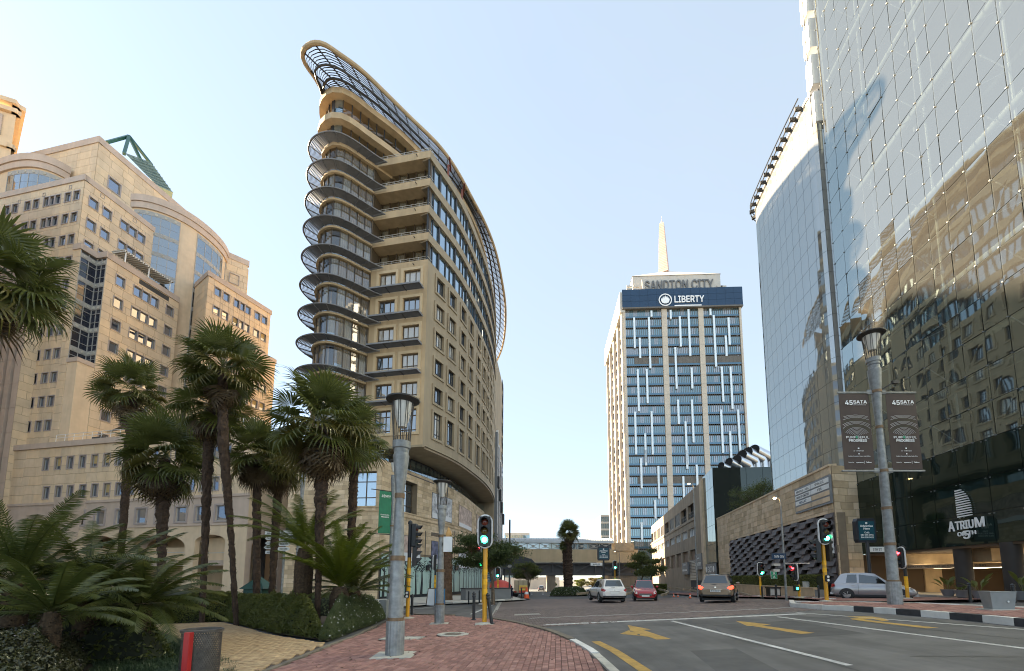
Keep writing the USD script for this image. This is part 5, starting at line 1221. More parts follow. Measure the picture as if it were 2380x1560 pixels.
for i in range(8):
    a = i * 5.3; s_ = 1 if i % 2 else 0
    obj('truss_post', MB().pbox(BR, a, a + .3, -.9, -.4, zz[5], zz[4]), 'bridge_steel', br); obj('truss_diagonal', MB().bar(BR.pt(a, -.6, zz[5] if s_ else zz[4]), BR.pt(a + 5.3, -.6, zz[4] if s_ else zz[5]), .26, .3), 'rusty_steel' if i == 2 else 'bridge_steel', br)
obj('deck', MB().pbox(BR, 0, BR.L, -6, -1.2, zz[5] - .4, zz[4]), 'bridge_steel', br)
for s0, s1 in ((0, 3.2), (20.2, 22), (35.3, 42.4)): obj('abutment', MB().pbox(BR, s0, s1, -6, -.5, -4, zz[5] - .4), 'mall_concrete', br)
# blocks beyond
def block(name, label, pl, pr, pt, Y, m, pb=1400, floors=6, cols_=7):
    a, b = at(pl, 1300, y=Y), at(pr, 1300, y=Y); zt_ = at((pl + pr) / 2, pt, y=Y)[2]; P = Path([(a[0], Y), (b[0], Y)])
    t = thing(name, label, 'building'); obj('body', MB().box(a[0], b[0], Y + .2, Y + 18, -8, zt_), 'roof_panel', t); h = (zt_ - 2) / floors; w = P.L / cols_
    for i in range(floors):
        obj('floor_band', MB().pbox(P, 0, P.L, -.1, .1, zt_ - h * i - h * .25, zt_ - h * i), 'roof_panel', t)
        for j in range(cols_): obj('window_pane', pane_on(P, j * w + .12, (j + 1) * w - .12, zt_ - h * (i + 1), zt_ - h * i - h * .25, -.02), m, t)
    return t
block('far_office', 'small distant glass office block just left of the tall tower', 1398, 1431, 1197, 230, 'far_glass', floors=9)
block('distant_office', 'low pale distant office with roof terrace showing above the bridge', 1172, 1231, 1239, 300, 'far_glass', floors=5, cols_=9)
block('sunlit_block', 'pale sunlit low building closing the street under the bridge', 1190, 1300, 1342, 215, 'tower_pale_glass', floors=2, cols_=10)
# ================================================================ STEPPED OFFICE BUILDING on the left
ob = thing('stepped_office', 'stepped beige stone office building with small square windows, an arcade and a green steel pyramid', 'office building')
ro = random.Random(31)
U_, R_ = V(.19, .982), V(.982, -.19)
K_ = V(-63., 55.)
at1 = lambda x, y: (x / 1.4183 * .58105, (400 + y / 1.4183) * .58105)
at2 = lambda x, y: (x / 1.12609 * .58105, (1300 + y / 1.12609) * .58105)
at3 = lambda x, y: (x / 2.6 * .58105, (900 + y / 2.6) * .58105)
TIL = []
def stone(P, s0, s1, z0, z1, holes=(), wname='stone_wall', m='stone_joint', tile=True, rows=1.12, wid=1.75, o=0.):
    holes = [h for h in holes if h[0] > s0 and h[1] < s1 and h[2] > z0 and h[3] < z1]
    obj(wname, wall_sheet(P, s0, s1, z0, z1, holes, .3, o), m, ob)
    if tile:
        n = max(1, round((z1 - z0) / rows)); TIL.extend(tiles(P, s0, s1, list(np.linspace(z0, z1, n + 1)), wid, holes, o - .02, o + .045, ro, joint=.035, jit=.3))
    return holes
def win(P, h, m=None, o=0., glass='office_glass', big=False):
    a, b, c, d = h; w = .12 if not big else .2
    fr = obj('window', ring_frame(MB(), P, a, b, c, d, .07, o - .2, o - .1), 'window_frame_grey', ob)
    obj('surround', ring_frame(MB(), P, a - w, b + w, c - w, d + w, w - .01, o, o + .1), 'office_frame', fr)
    obj('pane', pane_on(P, a + .04, b - .04, c + .04, d - .04, o - .16), glass, fr)
    if m: obj('blind', pane_on(P, a + .08, b - .08, c + (d - c) * m, d - .08, o - .145), 'blind', fr)
def cap(P, s0, s1, z, o=0., h=.85): obj('parapet', MB().pbox(P, s0, s1, o - .5, o + .16, z - h, z), 'office_mauve', ob)
def grid(P, cols_, zt, n, pitch=3.35, w=1.0, h=1.35): return [(c - w / 2, c + w / 2, zt - k * pitch - h / 2, zt - k * pitch + h / 2) for k in range(n) for c in cols_]
# main block: left face and right face
AL = Path([tuple(K_ - R_ * 30), tuple(K_)]); AR = Path([tuple(K_), tuple(K_ + U_ * 14)])
ZA = 58.2; L0 = AL.L
colL = [L0 - d for d in (1.1, 2.7, 4.6, 5.6, 6.6, 8.6, 10.2, 12.6, 14.2, 16.4, 17.4, 18.4)]
hl = grid(AL, colL, 55.2, 14)
hl = stone(AL, 0, L0, 2, ZA - .8, hl); cap(AL, 0, L0 + .16, ZA)
for h in hl: win(AL, h, glass='office_glass')
colR = [hit(AR, *at1(x, y))[0] for x, y in ((530, 590), (607, 645), (705, 715), (752, 752), (800, 780), (888, 845), (947, 885))]
hr = grid(AR, colR, hit(AR, *at1(530, 590))[1], 4); hr = stone(AR, 0, 14, 30, ZA - .8, hr); cap(AR, 0, 14, ZA)
for i, h in enumerate(hr): win(AR, h, ro.choice((None, .0, .0)) if i > 10 else .0 if i < 7 else None)
for x, y in ((403, 497), (253, 540), (113, 580)): s, z = hit(AL, *at1(x, y)); obj('vent_tile', ring_frame(MB(), AL, s - .25, s + .25, z - .3, z + .3, .06, .05, .08), 'office_frame', ob)
for x, y in ((580, 547), (763, 685), (922, 805)): s, z = hit(AR, *at1(x, y)); obj('vent_tile', ring_frame(MB(), AR, s - .25, s + .25, z - .3, z + .3, .06, .05, .08), 'office_frame', ob)
# lower corner: stub, re-entrant glass corner, and the lower block on its right
S2 = K_ + R_ * 1.3 - U_ * .25; ZL = 47.3
SL = Path([tuple(K_ - U_ * .25), tuple(S2)]); SR1 = Path([tuple(S2), tuple(S2 + U_ * 1.9)]); SR2 = Path([tuple(S2 + U_ * 1.9), tuple(S2 + U_ * 1.9 + R_ * 1.7)])
K3 = S2 + U_ * 1.9 + R_ * 1.7; BR_ = Path([tuple(K3), tuple(K3 + U_ * 10.2)])
stone(SL, 0, SL.L, 2, ZL - .8); cap(SL, -.0, SL.L + .15, ZL); cap(SR1, .5, SR1.L, ZL); cap(SR2, 0, SR2.L + .16, ZL); cap(BR_, 0, BR_.L, ZL, h=.9)
zg0, zg1 = 30.2, 46.0
for P in (SR1, SR2):
    fm = MB(); n = 2; k = 0; z = zg1
    obj('glass_corner_backing', pane_on(P, 0, P.L, zg0 - .6, ZL - .9, -.1), 'interior_dark', ob)
    while z > zg0 + 1:
        obj('patera_band', MB().pbox(P, .02, P.L - .02, -.05, .06, z - .62, z), 'window_frame_grey', ob)
        for j in range(2):
            s = P.L * (j + .5) / 2; t = MB().lathe([(.2, 0), (.2, .05), (.12, .05), (.12, .02), (.001, .02)], 12); t.xf(P.frame(s, .06, z - .31)); obj('patera', t, 'pale_concrete', ob)
        zz_ = [z - .62 - t for t in (0, .62, 1.9, 2.73)]
        for j in range(2):
            for a, b in zip(zz_, zz_[1:]): obj('corner_pane', pane_on(P, P.L * j / 2 + .03, P.L * (j + 1) / 2 - .03, b + .02, a - .02, -.02), 'office_dark_glass', ob)
        for a in zz_: fm.pbox(P, 0, P.L, -.05, .04, a - .035, a + .035)
        z -= 3.35
    for s in (0.03, P.L / 2, P.L - .03): fm.pbox(P, s - .035, s + .035, -.05, .045, zg0, ZL - 1)
    obj('corner_mullions', fm, 'window_frame_grey', ob)
obj('corner_base', MB().hexa([tuple(S2), tuple(S2 + U_ * 1.9), tuple(K3), tuple(K3 - U_ * 1.9)][::-1], 18, zg0 - .1), 'office_stone', ob); obj('corner_base_cap', MB().hexa([tuple(S2 - U_ * .1 - R_ * .1), tuple(S2 + U_ * 1.9), tuple(K3 + R_ * .1), tuple(K3 - U_ * 2.0 + R_ * .1)][::-1], zg0 - .1, zg0 + .5), 'office_mauve', ob)
BASE2 = Path([tuple(K3 - U_ * 1.9), tuple(K3)]); 
cB = [hit(BR_, *at3(x, y))[0] for x, y in ((1250, 590), (1430, 700), (1515, 755), (1605, 810), (1762, 905))]; zB = hit(BR_, *at3(1250, 590))[1]
hb_ = stone(BR_, 0, BR_.L, 12, ZL - .9, grid(BR_, cB, zB, 9, w=1.05, h=1.4))
for i, h in enumerate(hb_): win(BR_, h, (.0 if i % 5 in (1, 2, 3) or i < 6 else None) if i < 22 else None)
pg = obj('roof_pergola', MB().pbox(BR_, 1.6, 8.8, -1.8, .5, ZL + 1.55, ZL + 1.68), 'roof_panel', ob)
for s in np.arange(1.7, 8.7, .35): obj('pergola_slat', MB().pbox(BR_, s, s + .12, -1.8, .5, ZL + 1.4, ZL + 1.55), 'white_paint', pg)
for s in (2, 5.2, 8.4): obj('pergola_post', MB().pbox(BR_, s - .06, s + .06, .2, .32, ZL - .1, ZL + 1.5), 'white_paint', pg)
obj('balcony_slot', MB().pbox(BR_, 4.2, 8.6, .02, .05, ZL - 1.75, ZL - 1.0), 'interior_dark', ob)
# pilastered bay on the left
SB_ = Path([tuple(K_ - R_ * 16 - U_ * 1.5), tuple(K_ - R_ * 4.6 - U_ * 1.5)]); SBr = Path([tuple(K_ - R_ * 4.6 - U_ * 1.5), tuple(K_ - R_ * 4.6)]); zS = at(118, 535, y=53.6)[2]
stone(SBr, 0, 1.5, 2, zS - 1, rows=1.12); cap(SB_, 0, SB_.L + .2, zS, h=1.2)
obj('bay_back', MB().pbox(SB_, 0, SB_.L, -.5, -.4, 2, zS - 1), 'office_mauve', ob)
for k in range(9):
    s1 = SB_.L - k * 1.35 - (.0 if k == 0 else .3); s0 = s1 - (.75 if k else 1.05)
    if s0 < 0: break
    for j in range(14): obj('pilaster_block', MB().pbox(SB_, s0, s1, -.45, .03 * (k % 2), zS - 1.2 - (j + 1) * 3.35 + .03, zS - 1.2 - j * 3.35), 'office_mauve', ob)
    for j in range(13): obj('slit_pane', pane_on(SB_, s0 - .55, s0, zS - 2.2 - j * 3.35 - 1.6, zS - 2.2 - j * 3.35, -.36), 'office_dark_glass', ob)
# taller block behind with the sloping skyline, curved bays left and right
KB = V(*at(231.5, 318, y=62)[:2]); zB_ = at(231.5, 318, y=62)[2]; BL = Path([tuple(KB - R_ * 30), tuple(KB)]); BRr = Path([tuple(KB), tuple(KB + U_ * 22)])
stone(BL, 0, BL.L, 40, zB_ - .9, rows=1.3, wid=2.2); cap(BL, 0, BL.L + .2, zB_, h=1.1)
hw_ = [hit(BRr, *at1(648, 490))]; hb2 = [(s - .8, s + .8, z - .95, z + .95) for s, z in hw_]
stone(BRr, 0, 22, 40, zB_ - .9, hb2, rows=1.3, wid=2.2); cap(BRr, 0, 22, zB_, h=1.1)
for h in hb2: win(BRr, h, big=True)
def bay(pts, zt, zb, gl, name, m='office_mauve', zg=None):
    P = Path(pts, 60); obj(name, MB().pbox(P, 0, P.L, -.6, 0, zb, zt - 2.2, step=.8), 'office_stone', ob)
    obj('bay_parapet', MB().pbox(P, 0, P.L, -.8, .25, zt - 2.2, zt - 1.15, step=.8), m, ob); obj('bay_parapet', MB().pbox(P, 0, P.L, -.8, .4, zt - 1.12, zt, step=.8), m, ob)
    for s0, s1 in gl:
        a, b = P.L * s0, P.L * s1; n = max(2, round((b - a) / 1.25)); w = (b - a) / n; z = zt - 2.5; fm = MB()
        while z > zb + 2:
            obj('bay_band', MB().pbox(P, a, b, -.1, .06, z - .7, z, step=.8), 'window_frame_grey', ob)
            for j in range(n):
                for z0_, z1_ in ((z - 2.05, z - .72), (z - 3.33, z - 2.08)): obj('bay_pane', pane_on(P, a + j * w + .04, a + (j + 1) * w - .04, z0_, z1_, .03, .8), 'hotel_glass', ob)
                t = MB().lathe([(.2, 0), (.2, .05), (.12, .05), (.12, .02), (.001, .02)], 10); t.xf(P.frame(a + (j + .5) * w, .06, z - .35)); obj('patera', t, 'pale_concrete', ob)
            z -= 3.35
        for j in range(n + 1): fm.pbox(P, a + j * w - .04, a + j * w + .04, -.05, .07, z, zt - 2.5)
        obj('bay_mullions', fm, 'window_frame_grey', ob)
    return P
X = lambda px, py, y: tuple(at(px, py, y=y)[:2])
bay([X(-70, 420, 65), X(-20, 420, 62), X(40, 420, 60.4), X(100, 420, 60.6), X(160, 420, 62.5)], at(90, 364, y=60.5)[2], 48, [(.05, .5), (.6, .97)], 'curved_bay')
CP_ = bay([X(313, 430, 63.5), X(360, 470, 64.0), X(422, 520, 66.2), X(475, 580, 69.6), X(515, 640, 74), X(522, 660, 77)], at(420, 488, y=66.2)[2], 18, [(.03, .36), (.5, .8), (.88, .99)], 'curved_bay')
EB = Path([X(380, 500, 69), X(577, 607, 78)]); zE = at(577, 607, y=78)[2]
stone(EB, 0, EB.L, 30, zE - .9, rows=1.3, wid=2.2); cap(EB, 0, EB.L + .2, zE, h=1.1); s, z = hit(EB, *at1(1328, 1018)); win(EB, (s - .7, s + .7, z - .9, z + .9), o=.06)
EBr = Path([tuple(EB.xy(EB.L)[0]), tuple(EB.xy(EB.L)[0] + V(-8, 9))]); stone(EBr, 0, 9, 20, zE - .9, tile=False, m='office_stone')
# right hand block with its lower step
D0, D1 = V(*at(485.5, 630, y=65.5)[:2]), V(*at(629, 730, y=76)[:2]); zD = at(485.5, 630, y=65.5)[2]; DP = Path([tuple(D0), tuple(D1)]); DL_ = Path([tuple(D0 + V(-4.5, 3)), tuple(D0)])
cD = [hit(DP, *at1(x, y))[0] for x, y in ((1235, 1090), (1283, 1125), (1343, 1165), (1373, 1187), (1403, 1210), (1458, 1250), (1497, 1278))]; zc0 = hit(DP, *at1(1235, 1090))[1]
hd = stone(DP, 0, DP.L, 10, zD - .8, grid(DP, cD, zc0, 11, w=.95, h=1.35)); cap(DP, 0, DP.L + .15, zD); stone(DL_, 0, DL_.L, 14, zD - .8); cap(DL_, 0, DL_.L + .15, zD)
for i, h in enumerate(hd): win(DP, h, ro.choice((None, .0, .4)))
DPr = Path([tuple(D1), tuple(D1 + V(-9.5, 12))]); stone(DPr, 0, DPr.L, 10, zD - .1, tile=False, m='office_stone')
D2 = Path([tuple(DP.xy(3.4, .9)[0]), tuple(DP.xy(DP.L + .9, .9)[0])]); z2 = at(643, 839, y=77)[2]
c2_ = [c - 3.4 for c in cD if c > 4.2]; h2 = stone(D2, 0, D2.L, 10, z2 - .8, grid(D2, c2_, zc0 - 3.35 * 4, 7, w=.95, h=1.35)); cap(D2, 0, D2.L + .15, z2)
for h in h2: win(D2, h, ro.choice((None, .0, .4)))
D2l = Path([tuple(DP.xy(3.4, .0)[0]), tuple(DP.xy(3.4, .9)[0])]); stone(D2l, 0, .9, 10, z2 - .8, tile=False, m='office_stone')
# solids behind the faces so that the sun and the sky meet a whole building
def mass(poly, z0, z1): obj('body', MB().poly(Polygon([tuple(p) for p in poly]).buffer(0), z0, z1), 'office_stone_warm', ob)
ins = .7
mass([K_ + U_ * ins - R_ * ins, K_ + U_ * 14 - R_ * ins, K_ + U_ * 14 - R_ * 30, K_ + U_ * ins - R_ * 30], 2, ZA - 1)
mass([KB + U_ * ins - R_ * ins, KB + U_ * 22 - R_ * ins, KB + U_ * 22 - R_ * 30, KB + U_ * ins - R_ * 30], 30, zB_ - 1.2)
mass([K3 + U_ * ins - R_ * ins, K3 + U_ * 10 - R_ * ins, K3 + U_ * 10 - R_ * 6, K3 + U_ * ins - R_ * 4], 2, ZL - 1.1)
mass([D0 + V(-.6, .9), D1 + V(-.7, .2), D1 + V(-9, 4), D0 + V(-9, 6)], 2, zD - 1); mass([EB.xy(0)[0] + (0, 1), EB.xy(EB.L)[0] + (-.5, 1), EB.xy(EB.L)[0] + (-12, 10)], 20, zE - 1)
# green steel pyramid and its copper roof
ap_ = at(300, 317, y=70); fr = MB()
for px, py, y in ((249, 331, 66), (288, 358, 66), (334, 386, 72), (353, 384, 76)): fr.bar(ap_, at(px, py, y=y), .42, .42)
obj('steel_pyramid', fr, 'green_steel', ob)
q4 = [at(292, 358, y=68), at(353, 380, y=74), at(402, 448, y=78), at(365, 432, y=72)]
cr = obj('copper_roof', MB().quad(*q4).add([q4[1], q4[2], q4[2] + V(-6, 6, -1), q4[1] + V(-6, 6, 1)], [[0, 1, 2, 3]]), 'copper_green', ob)
for i in range(9):
    t = i / 8; a, b = q4[0] * (1 - t) + q4[3] * t, q4[1] * (1 - t) + q4[2] * t; obj('standing_seam', MB().bar(a + V(.05, -.06, .04), b + V(.05, -.06, .04), .08, .12), 'copper_green', cr)
for i in range(1, 4):
    t = i / 4; a, b = q4[0] * (1 - t) + q4[1] * t, q4[3] * (1 - t) + q4[2] * t; obj('cross_seam', MB().bar(a + V(.05, -.06, .03), b + V(.05, -.06, .03), .06, .08), 'copper_green', cr)
# arcade podium
zP = 18.8; pa, pb = at(186, 1024, z=zP), at(592, 989, z=zP); dpl = (pb - pa)[:2]; dpl /= np.linalg.norm(dpl)
PF = Path([tuple(pa[:2] - dpl * 16), tuple(pb[:2])]); o_ = 16.0; PFr = Path([tuple(pb[:2]), tuple(pb[:2] + V(.24, .97) * 16)])
def prow(y, xs, w, h, big=False):
    z = hit(PF, *at2(430, y))[1]; return [(hit(PF, *at2(x, y))[0] - w / 2, hit(PF, *at2(x, y))[0] + w / 2, z - h / 2, z + h / 2) for x in xs]
step_ = 54
xs = [375 + step_ * k for k in range(0, 13)] + [320, 266, 212]
hw1, hw2 = prow(612, xs, .95, 1.5), prow(745, xs, .95, 1.5); hw3 = prow(868, [450, 545, 635, 725, 815, 905, 995, 360, 270], 1.5, 1.7)
zmid, zar = hit(PF, *at2(430, 792))[1], hit(PF, *at2(430, 915))[1]
stone(PF, 0, PF.L, zmid, zP - .7, hw1 + hw2, rows=1.1, wid=1.9)
slots = []
for x in (440, 550, 700, 820, 960): s, z = hit(PF, *at2(x, 515)); obj('vent_grille', MB().pbox(PF, s - .9, s + .9, .05, .07, z - .3, z + .3), 'interior_dark', ob)
obj('podium_cornice', MB().pbox(PF, 0, PF.L + .25, -.5, .25, zP - .7, zP), 'office_mauve', ob); obj('podium_cornice', MB().pbox(PFr, 0, 16, -.5, .25, zP - .7, zP), 'office_mauve', ob)
rl = MB()
for dz in (.55, .95): rl.tube([PF.pt(12, .05, zP + dz), PF.pt(PF.L, .05, zP + dz), PFr.pt(14, .05, zP + dz)], .035, 5)
for s in np.arange(12, PF.L, 1.5): rl.tube([PF.pt(s, .05, zP), PF.pt(s, .05, zP + .95)], .03, 5)
obj('terrace_rail', rl, 'white_paint', ob)
obj('terrace_awning', MB().add([PF.pt(16, -3, zP + 2.2), PF.pt(23, -.5, zP + 1.9), PF.pt(25, -3.5, zP + 2.6), PF.pt(16, -3, zP + 2.3), PF.pt(23, -.5, zP + 2.0), PF.pt(25, -3.5, zP + 2.7)], [[0, 2, 1], [3, 4, 5], [0, 1, 4], [0, 4, 3], [1, 2, 5], [1, 5, 4]]), 'bridge_steel', ob)
stone(PF, 0, PF.L, zar, zmid, hw3, m='office_mauve', tile=False, wname='band_wall')
obj('mid_band', MB().pbox(PF, 0, PF.L + .1, 0, .12, zmid - .25, zmid + .05), 'office_mauve', ob); obj('mid_band', MB().pbox(PF, 0, PF.L + .1, 0, .1, zar - .1, zar + .1), 'office_mauve', ob)
for i, h in enumerate(hw1 + hw2): win(PF, h, ro.choice((None, None, .3, .0)))
for h in hw3: win(PF, h, .0 if ro.random() < .4 else None, big=True)
wall2 = sbox(0, -1.5, PF.L, zar - .1)
arches = []
for x0, x1, yt in ((75, 310, 950), (362, 516, 950), (590, 832, 946), (876, 1012, 945)):
    a, b = hit(PF, *at2(x0, 1000))[0], hit(PF, *at2(x1, 1000))[0]; zt_ = hit(PF, *at2((x0 + x1) / 2, yt))[1]; c = (a + b) / 2; hw = (b - a) / 2; zs_ = zt_ - hw * .38
    pts = [(a, -2), (b, -2)] + [(c + hw * math.cos(t), zs_ + (zt_ - zs_) * math.sin(t)) for t in np.linspace(0, PI, 17)]
    arches.append((a, b, zs_, zt_, c, hw)); wall2 = wall2.difference(Polygon(pts).buffer(0))
for p in getattr(wall2, 'geoms', [wall2]):
    t = trimesh.creation.extrude_polygon(p, .6, engine='earcut'); m_ = PF.frame(0, -.6, 0); t.apply_transform(m_); obj('arcade_wall', t, 'office_stone', ob)
for a, b, zs_, zt_, c, hw in arches:
    ar = MB(); tt = np.linspace(0, PI, 17)
    for i in range(16):
        p0, p1 = [(c + hw * math.cos(t) * k, zs_ + (zt_ - zs_) * math.sin(t) * k) for t, k in ((tt[i], .985), (tt[i + 1], .985))]
        ar.quad(PF.pt(p1[0], -.6, p1[1]), PF.pt(p0[0], -.6, p0[1]), PF.pt(p0[0], -1.6, p0[1]), PF.pt(p1[0], -1.6, p1[1]))
    obj('arch_vault', ar, 'office_mauve', ob)
    obj('arch_infill', MB().pbox(PF, a + .1, b - .1, -1.7, -1.4, 3.5, zt_ - (1.4 if hw > 2.5 else .2)), 'office_stone_warm', ob)
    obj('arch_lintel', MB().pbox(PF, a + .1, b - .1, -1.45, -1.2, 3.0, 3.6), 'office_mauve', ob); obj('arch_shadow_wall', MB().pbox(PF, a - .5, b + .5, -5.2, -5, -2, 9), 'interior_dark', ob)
    obj('arcade_rail', MB().pbox(PF, a + .1, b - .1, -1.42, -1.36, zt_ - 2.0, zt_ - 1.92), 'rail_metal', ob)
a0, b0 = arches[3][0] - 2.9, arches[3][0]
stone(PFr, 0, 16, zar, zP - .7, [], tile=False, m='office_stone')
aw = sbox(0, -1.5, 16, zar)
for c in (2.6, 8.2, 13.5): aw = aw.difference(Polygon([(c - 1.9, -2), (c + 1.9, -2)] + [(c + 1.9 * math.cos(t), zar - 2.6 + 1.3 * math.sin(t)) for t in np.linspace(0, PI, 13)]).buffer(0))
t = trimesh.creation.extrude_polygon(max(getattr(aw, 'geoms', [aw]), key=lambda k: k.area), .6, engine='earcut'); t.apply_transform(PFr.frame(0, -.6, 0)); obj('arcade_wall', t, 'office_mauve', ob)
mass([PF.xy(0, -5.3)[0], PF.xy(PF.L, -5.3)[0] - V(4, 0), PFr.xy(15, -4)[0], PFr.xy(15, -30)[0]], 0, zP - .8); mass([PF.xy(0, -.7)[0], PF.xy(PF.L - .2, -.7)[0], PFr.xy(15, -.7)[0], PFr.xy(15, -30)[0]], 9.4, zP - .75)
obj('bay_buttress', MB().add([PF.pt(15.5, 0, zmid + .3), PF.pt(18.4, 0, zmid + .3), PF.pt(17.2, 0, zar - 2), PF.pt(15.5, 0, zar - 2), PF.pt(15.5, 1.6, zmid + .3), PF.pt(18.2, 1.6, zmid + .3), PF.pt(17.0, .8, zar - 2), PF.pt(15.5, .8, zar - 2)], [[4, 7, 6, 5], [0, 4, 5, 1], [1, 5, 6, 2], [3, 2, 6, 7]]), 'office_mauve', ob)
for x0, x1, yt in ((620, 690, 1150),): pass
lay(TIL, 'stone_panel', ['office_stone', 'office_stone_warm', 'office_stone'], ob, ro, 300)
# the tall tower behind at the far left, and the block outside the frame that keeps the corner in shade
ft = thing('tall_tower', 'tall beige tower of which one cornice corner shows at the top left edge', 'tower')
yT = 62; xr = at(33, 300, y=yT)[0]; zT = at(40, 243, y=yT)[2]; FTf = Path([(xr - 34, yT - 15), (xr, yT)]); FTr = Path([(xr, yT), (xr - 42, yT + 30)])
obj('body', MB().poly(Polygon([(xr - 34, yT - 15), (xr, yT), (xr - 42, yT + 30), (xr - 72, yT + 12)]), 0, zT - 2), 'office_stone_warm', ft)
for z, o in ((zT, .9), (zT - 1.2, .5), (zT - 7.4, .35)):
    for P in (FTf, FTr): obj('cornice', MB().pbox(P, -.3, P.L + .3, -.5, o, z - .7, z), 'office_stone_warm', ft)
for k in range(9):
    for s in (FTf.L - 4.0, FTf.L - 8.2):
        w = obj('window', ring_frame(MB(), FTf, s, s + 2.6, zT - 6.2 - k * 6.5, zT - 2.6 - k * 6.5, .25, 0, .2), 'office_mauve', ft); obj('pane', pane_on(FTf, s + .2, s + 2.4, zT - 6 - k * 6.5, zT - 2.8 - k * 6.5, .06), 'hotel_glass', w)
nb2 = thing('neighbouring_block', 'beige stone office block across the garden, outside the picture on the left', 'building')
obj('body', MB().poly(Polygon([(-69.2, -14), (-66.6, 47.5), (-75, 52.3), (-80, 46), (-104, 44), (-104, -14)]), -1, 56), 'office_stone_warm', nb2); NP_ = Path([(-69, -14), (-66.2, 46)])
for k in range(13):
    obj('floor_band', MB().pbox(NP_, 0, 60, 0, .15, 3 + k * 4, 4.6 + k * 4), 'office_stone', nb2); obj('window_strip', pane_on(NP_, 1, 59, 4.6 + k * 4, 7 + k * 4, .05), 'office_glass', nb2)
# ================================================================ STREET FURNITURE
CAMF = lambda x, y, z: np.array([[1, 0, 0, x], [0, 0, -1, y], [0, 1, 0, z], [0, 0, 0, 1.]])
def lamp_profile(px, pts, y, base):
    """(width in pixels, pixel height) pairs to (radius, height) above the base"""
    k = y / 1000 / math.sqrt(1 + ((px - 1235) / 1000) ** 2 * .9)
    return [(w * k / 2, at(px, py, y=y)[2] - base) for w, py in pts]
def make_lamp(name, label, cat, group, pos, prof, rings, head):
    t = thing(name, label, cat, group, pos)
    zb, zf, rf, r0 = head['z'], head['flute'], head['rf'], head['r0']
    obj('fluted_base', MB().lathe([(rf, -.05), (rf, zf * .97), (rf * .96, zf)], 72, flute=lambda a: 1 + .035 * np.cos(a * 18)), 'galvanised', t, smooth=50)
    obj('pole', MB().lathe(prof, 28), 'galvanised', t, smooth=40)
    for z, r in rings: obj('band', MB().lathe([(r, z - .05), (r + .012, z - .05), (r + .012, z + .05), (r, z + .05)], 28), 'rust_band', t, smooth=40)
    rc, rd, zd = head['rc'], head['rd'], head['zd']; hh = zd - zb
    obj('collar', MB().lathe([(rc * .82, zb - .24), (rc * .86, zb - .2), (rc * .86, zb - .16), (rc, zb - .14), (rc * 1.02, zb), (rc * .9, zb)], 28), 'galvanised', t, smooth=40)
    cg = MB()
    for k in range(18):
        a = k * PI / 9; b = a + .1 * (1 if k % 2 else -1)
        cg.tube([(rc * .93 * math.cos(a), rc * .93 * math.sin(a), zb - .02), (rd * .66 * math.cos(b), rd * .66 * math.sin(b), zd - .02)], .009, 5)
    obj('cage', cg, 'lamp_iron', t)
    rb = rd * .66
    obj('lamp_bowl', MB().lathe([(.001, zd - hh * .66), (rb * .38, zd - hh * .64), (rb * .52, zd - hh * .5), (rb * .88, zd - .12), (rb * .92, zd - .02)], 24), 'lamp_white', t, smooth=50)
    obj('lamp_hood', MB().lathe([(rb * .9, zd - .04), (rd * .8, zd - .02), (rd, zd + .02), (rd * 1.0, zd + .05), (rd * .7, zd + .06), (.001, zd + .07)], 36), 'lamp_iron', t, smooth=40)
    return t
y1 = LAMP1[1]; b1 = LAMP1[2]; P1 = lambda pts: lamp_profile(918, pts, y1, b1)
p5y = lambda v: (1700 + v / 1.584) * .58105
zz1 = {k: at(918, p5y(v), y=y1)[2] - b1 for k, v in dict(fl=1240, r1=1235, r2=845, r3=450, ct=195, cb=108).items()}
zt1 = at(918, 934, y=y1)[2] - b1; k1 = y1 / 1000 / 1.045
lampA = make_lamp('street_lamp', 'large galvanised street lamp with fluted base nearest on the red brick pavement', 'street lamp', None, LAMP1,
    [(17.5 * k1, zz1['fl'] - .03), (16.2 * k1, zz1['r2']), (14.6 * k1, zz1['r2'] + .05), (10.2 * k1, zz1['r3']), (10.2 * k1, zz1['r3'] + .03), (19.8 * k1, zz1['ct']), (17.5 * k1, zz1['ct'] + .03), (17.5 * k1, zz1['cb'] - .1)],
    [(zz1['r1'], 17.6 * k1), (zz1['r2'], 16.2 * k1), (zz1['r3'], 10.4 * k1)], dict(z=zz1['cb'], flute=zz1['fl'], rf=20.8 * k1, r0=17 * k1, rc=21.5 * k1, rd=41 * k1, zd=zt1))
s2 = (at(1021, 1122, y=LAMP2[1])[2] - LAMP2[2]) / zt1
copy(lampA, 'street_lamp', 'second galvanised street lamp on the pavement, smaller, a small white plate on its pole', LAMP2, sc=s2)
L3 = np.array([*at(2081, 1404, y=15.6)[:2], 0]); L3[:] = Gh(2081, 1404.5, .15); yR = L3[1]; bR = L3[2]
kR = yR / 1000 / 1.3; fz = lambda py: at(2078, py, y=yR)[2] - bR
r3 = lambda v: (1900 + v / 1.987) * .58105; r1_ = lambda v: (900 + v / 1.56) * .58105
prR = [(14.6 * kR, fz(r3(848))), (14.2 * kR, fz(r3(550))), (12.6 * kR, fz(r3(265))), (11.5 * kR, fz(r1_(1530))), (8.6 * kR, fz(r1_(1262))), (8.6 * kR, fz(r1_(1258))), (13.8 * kR, fz(r1_(1040))), (18.5 * kR, fz(r1_(905))), (15.5 * kR, fz(r1_(900))), (15.5 * kR, fz(r1_(880)))]
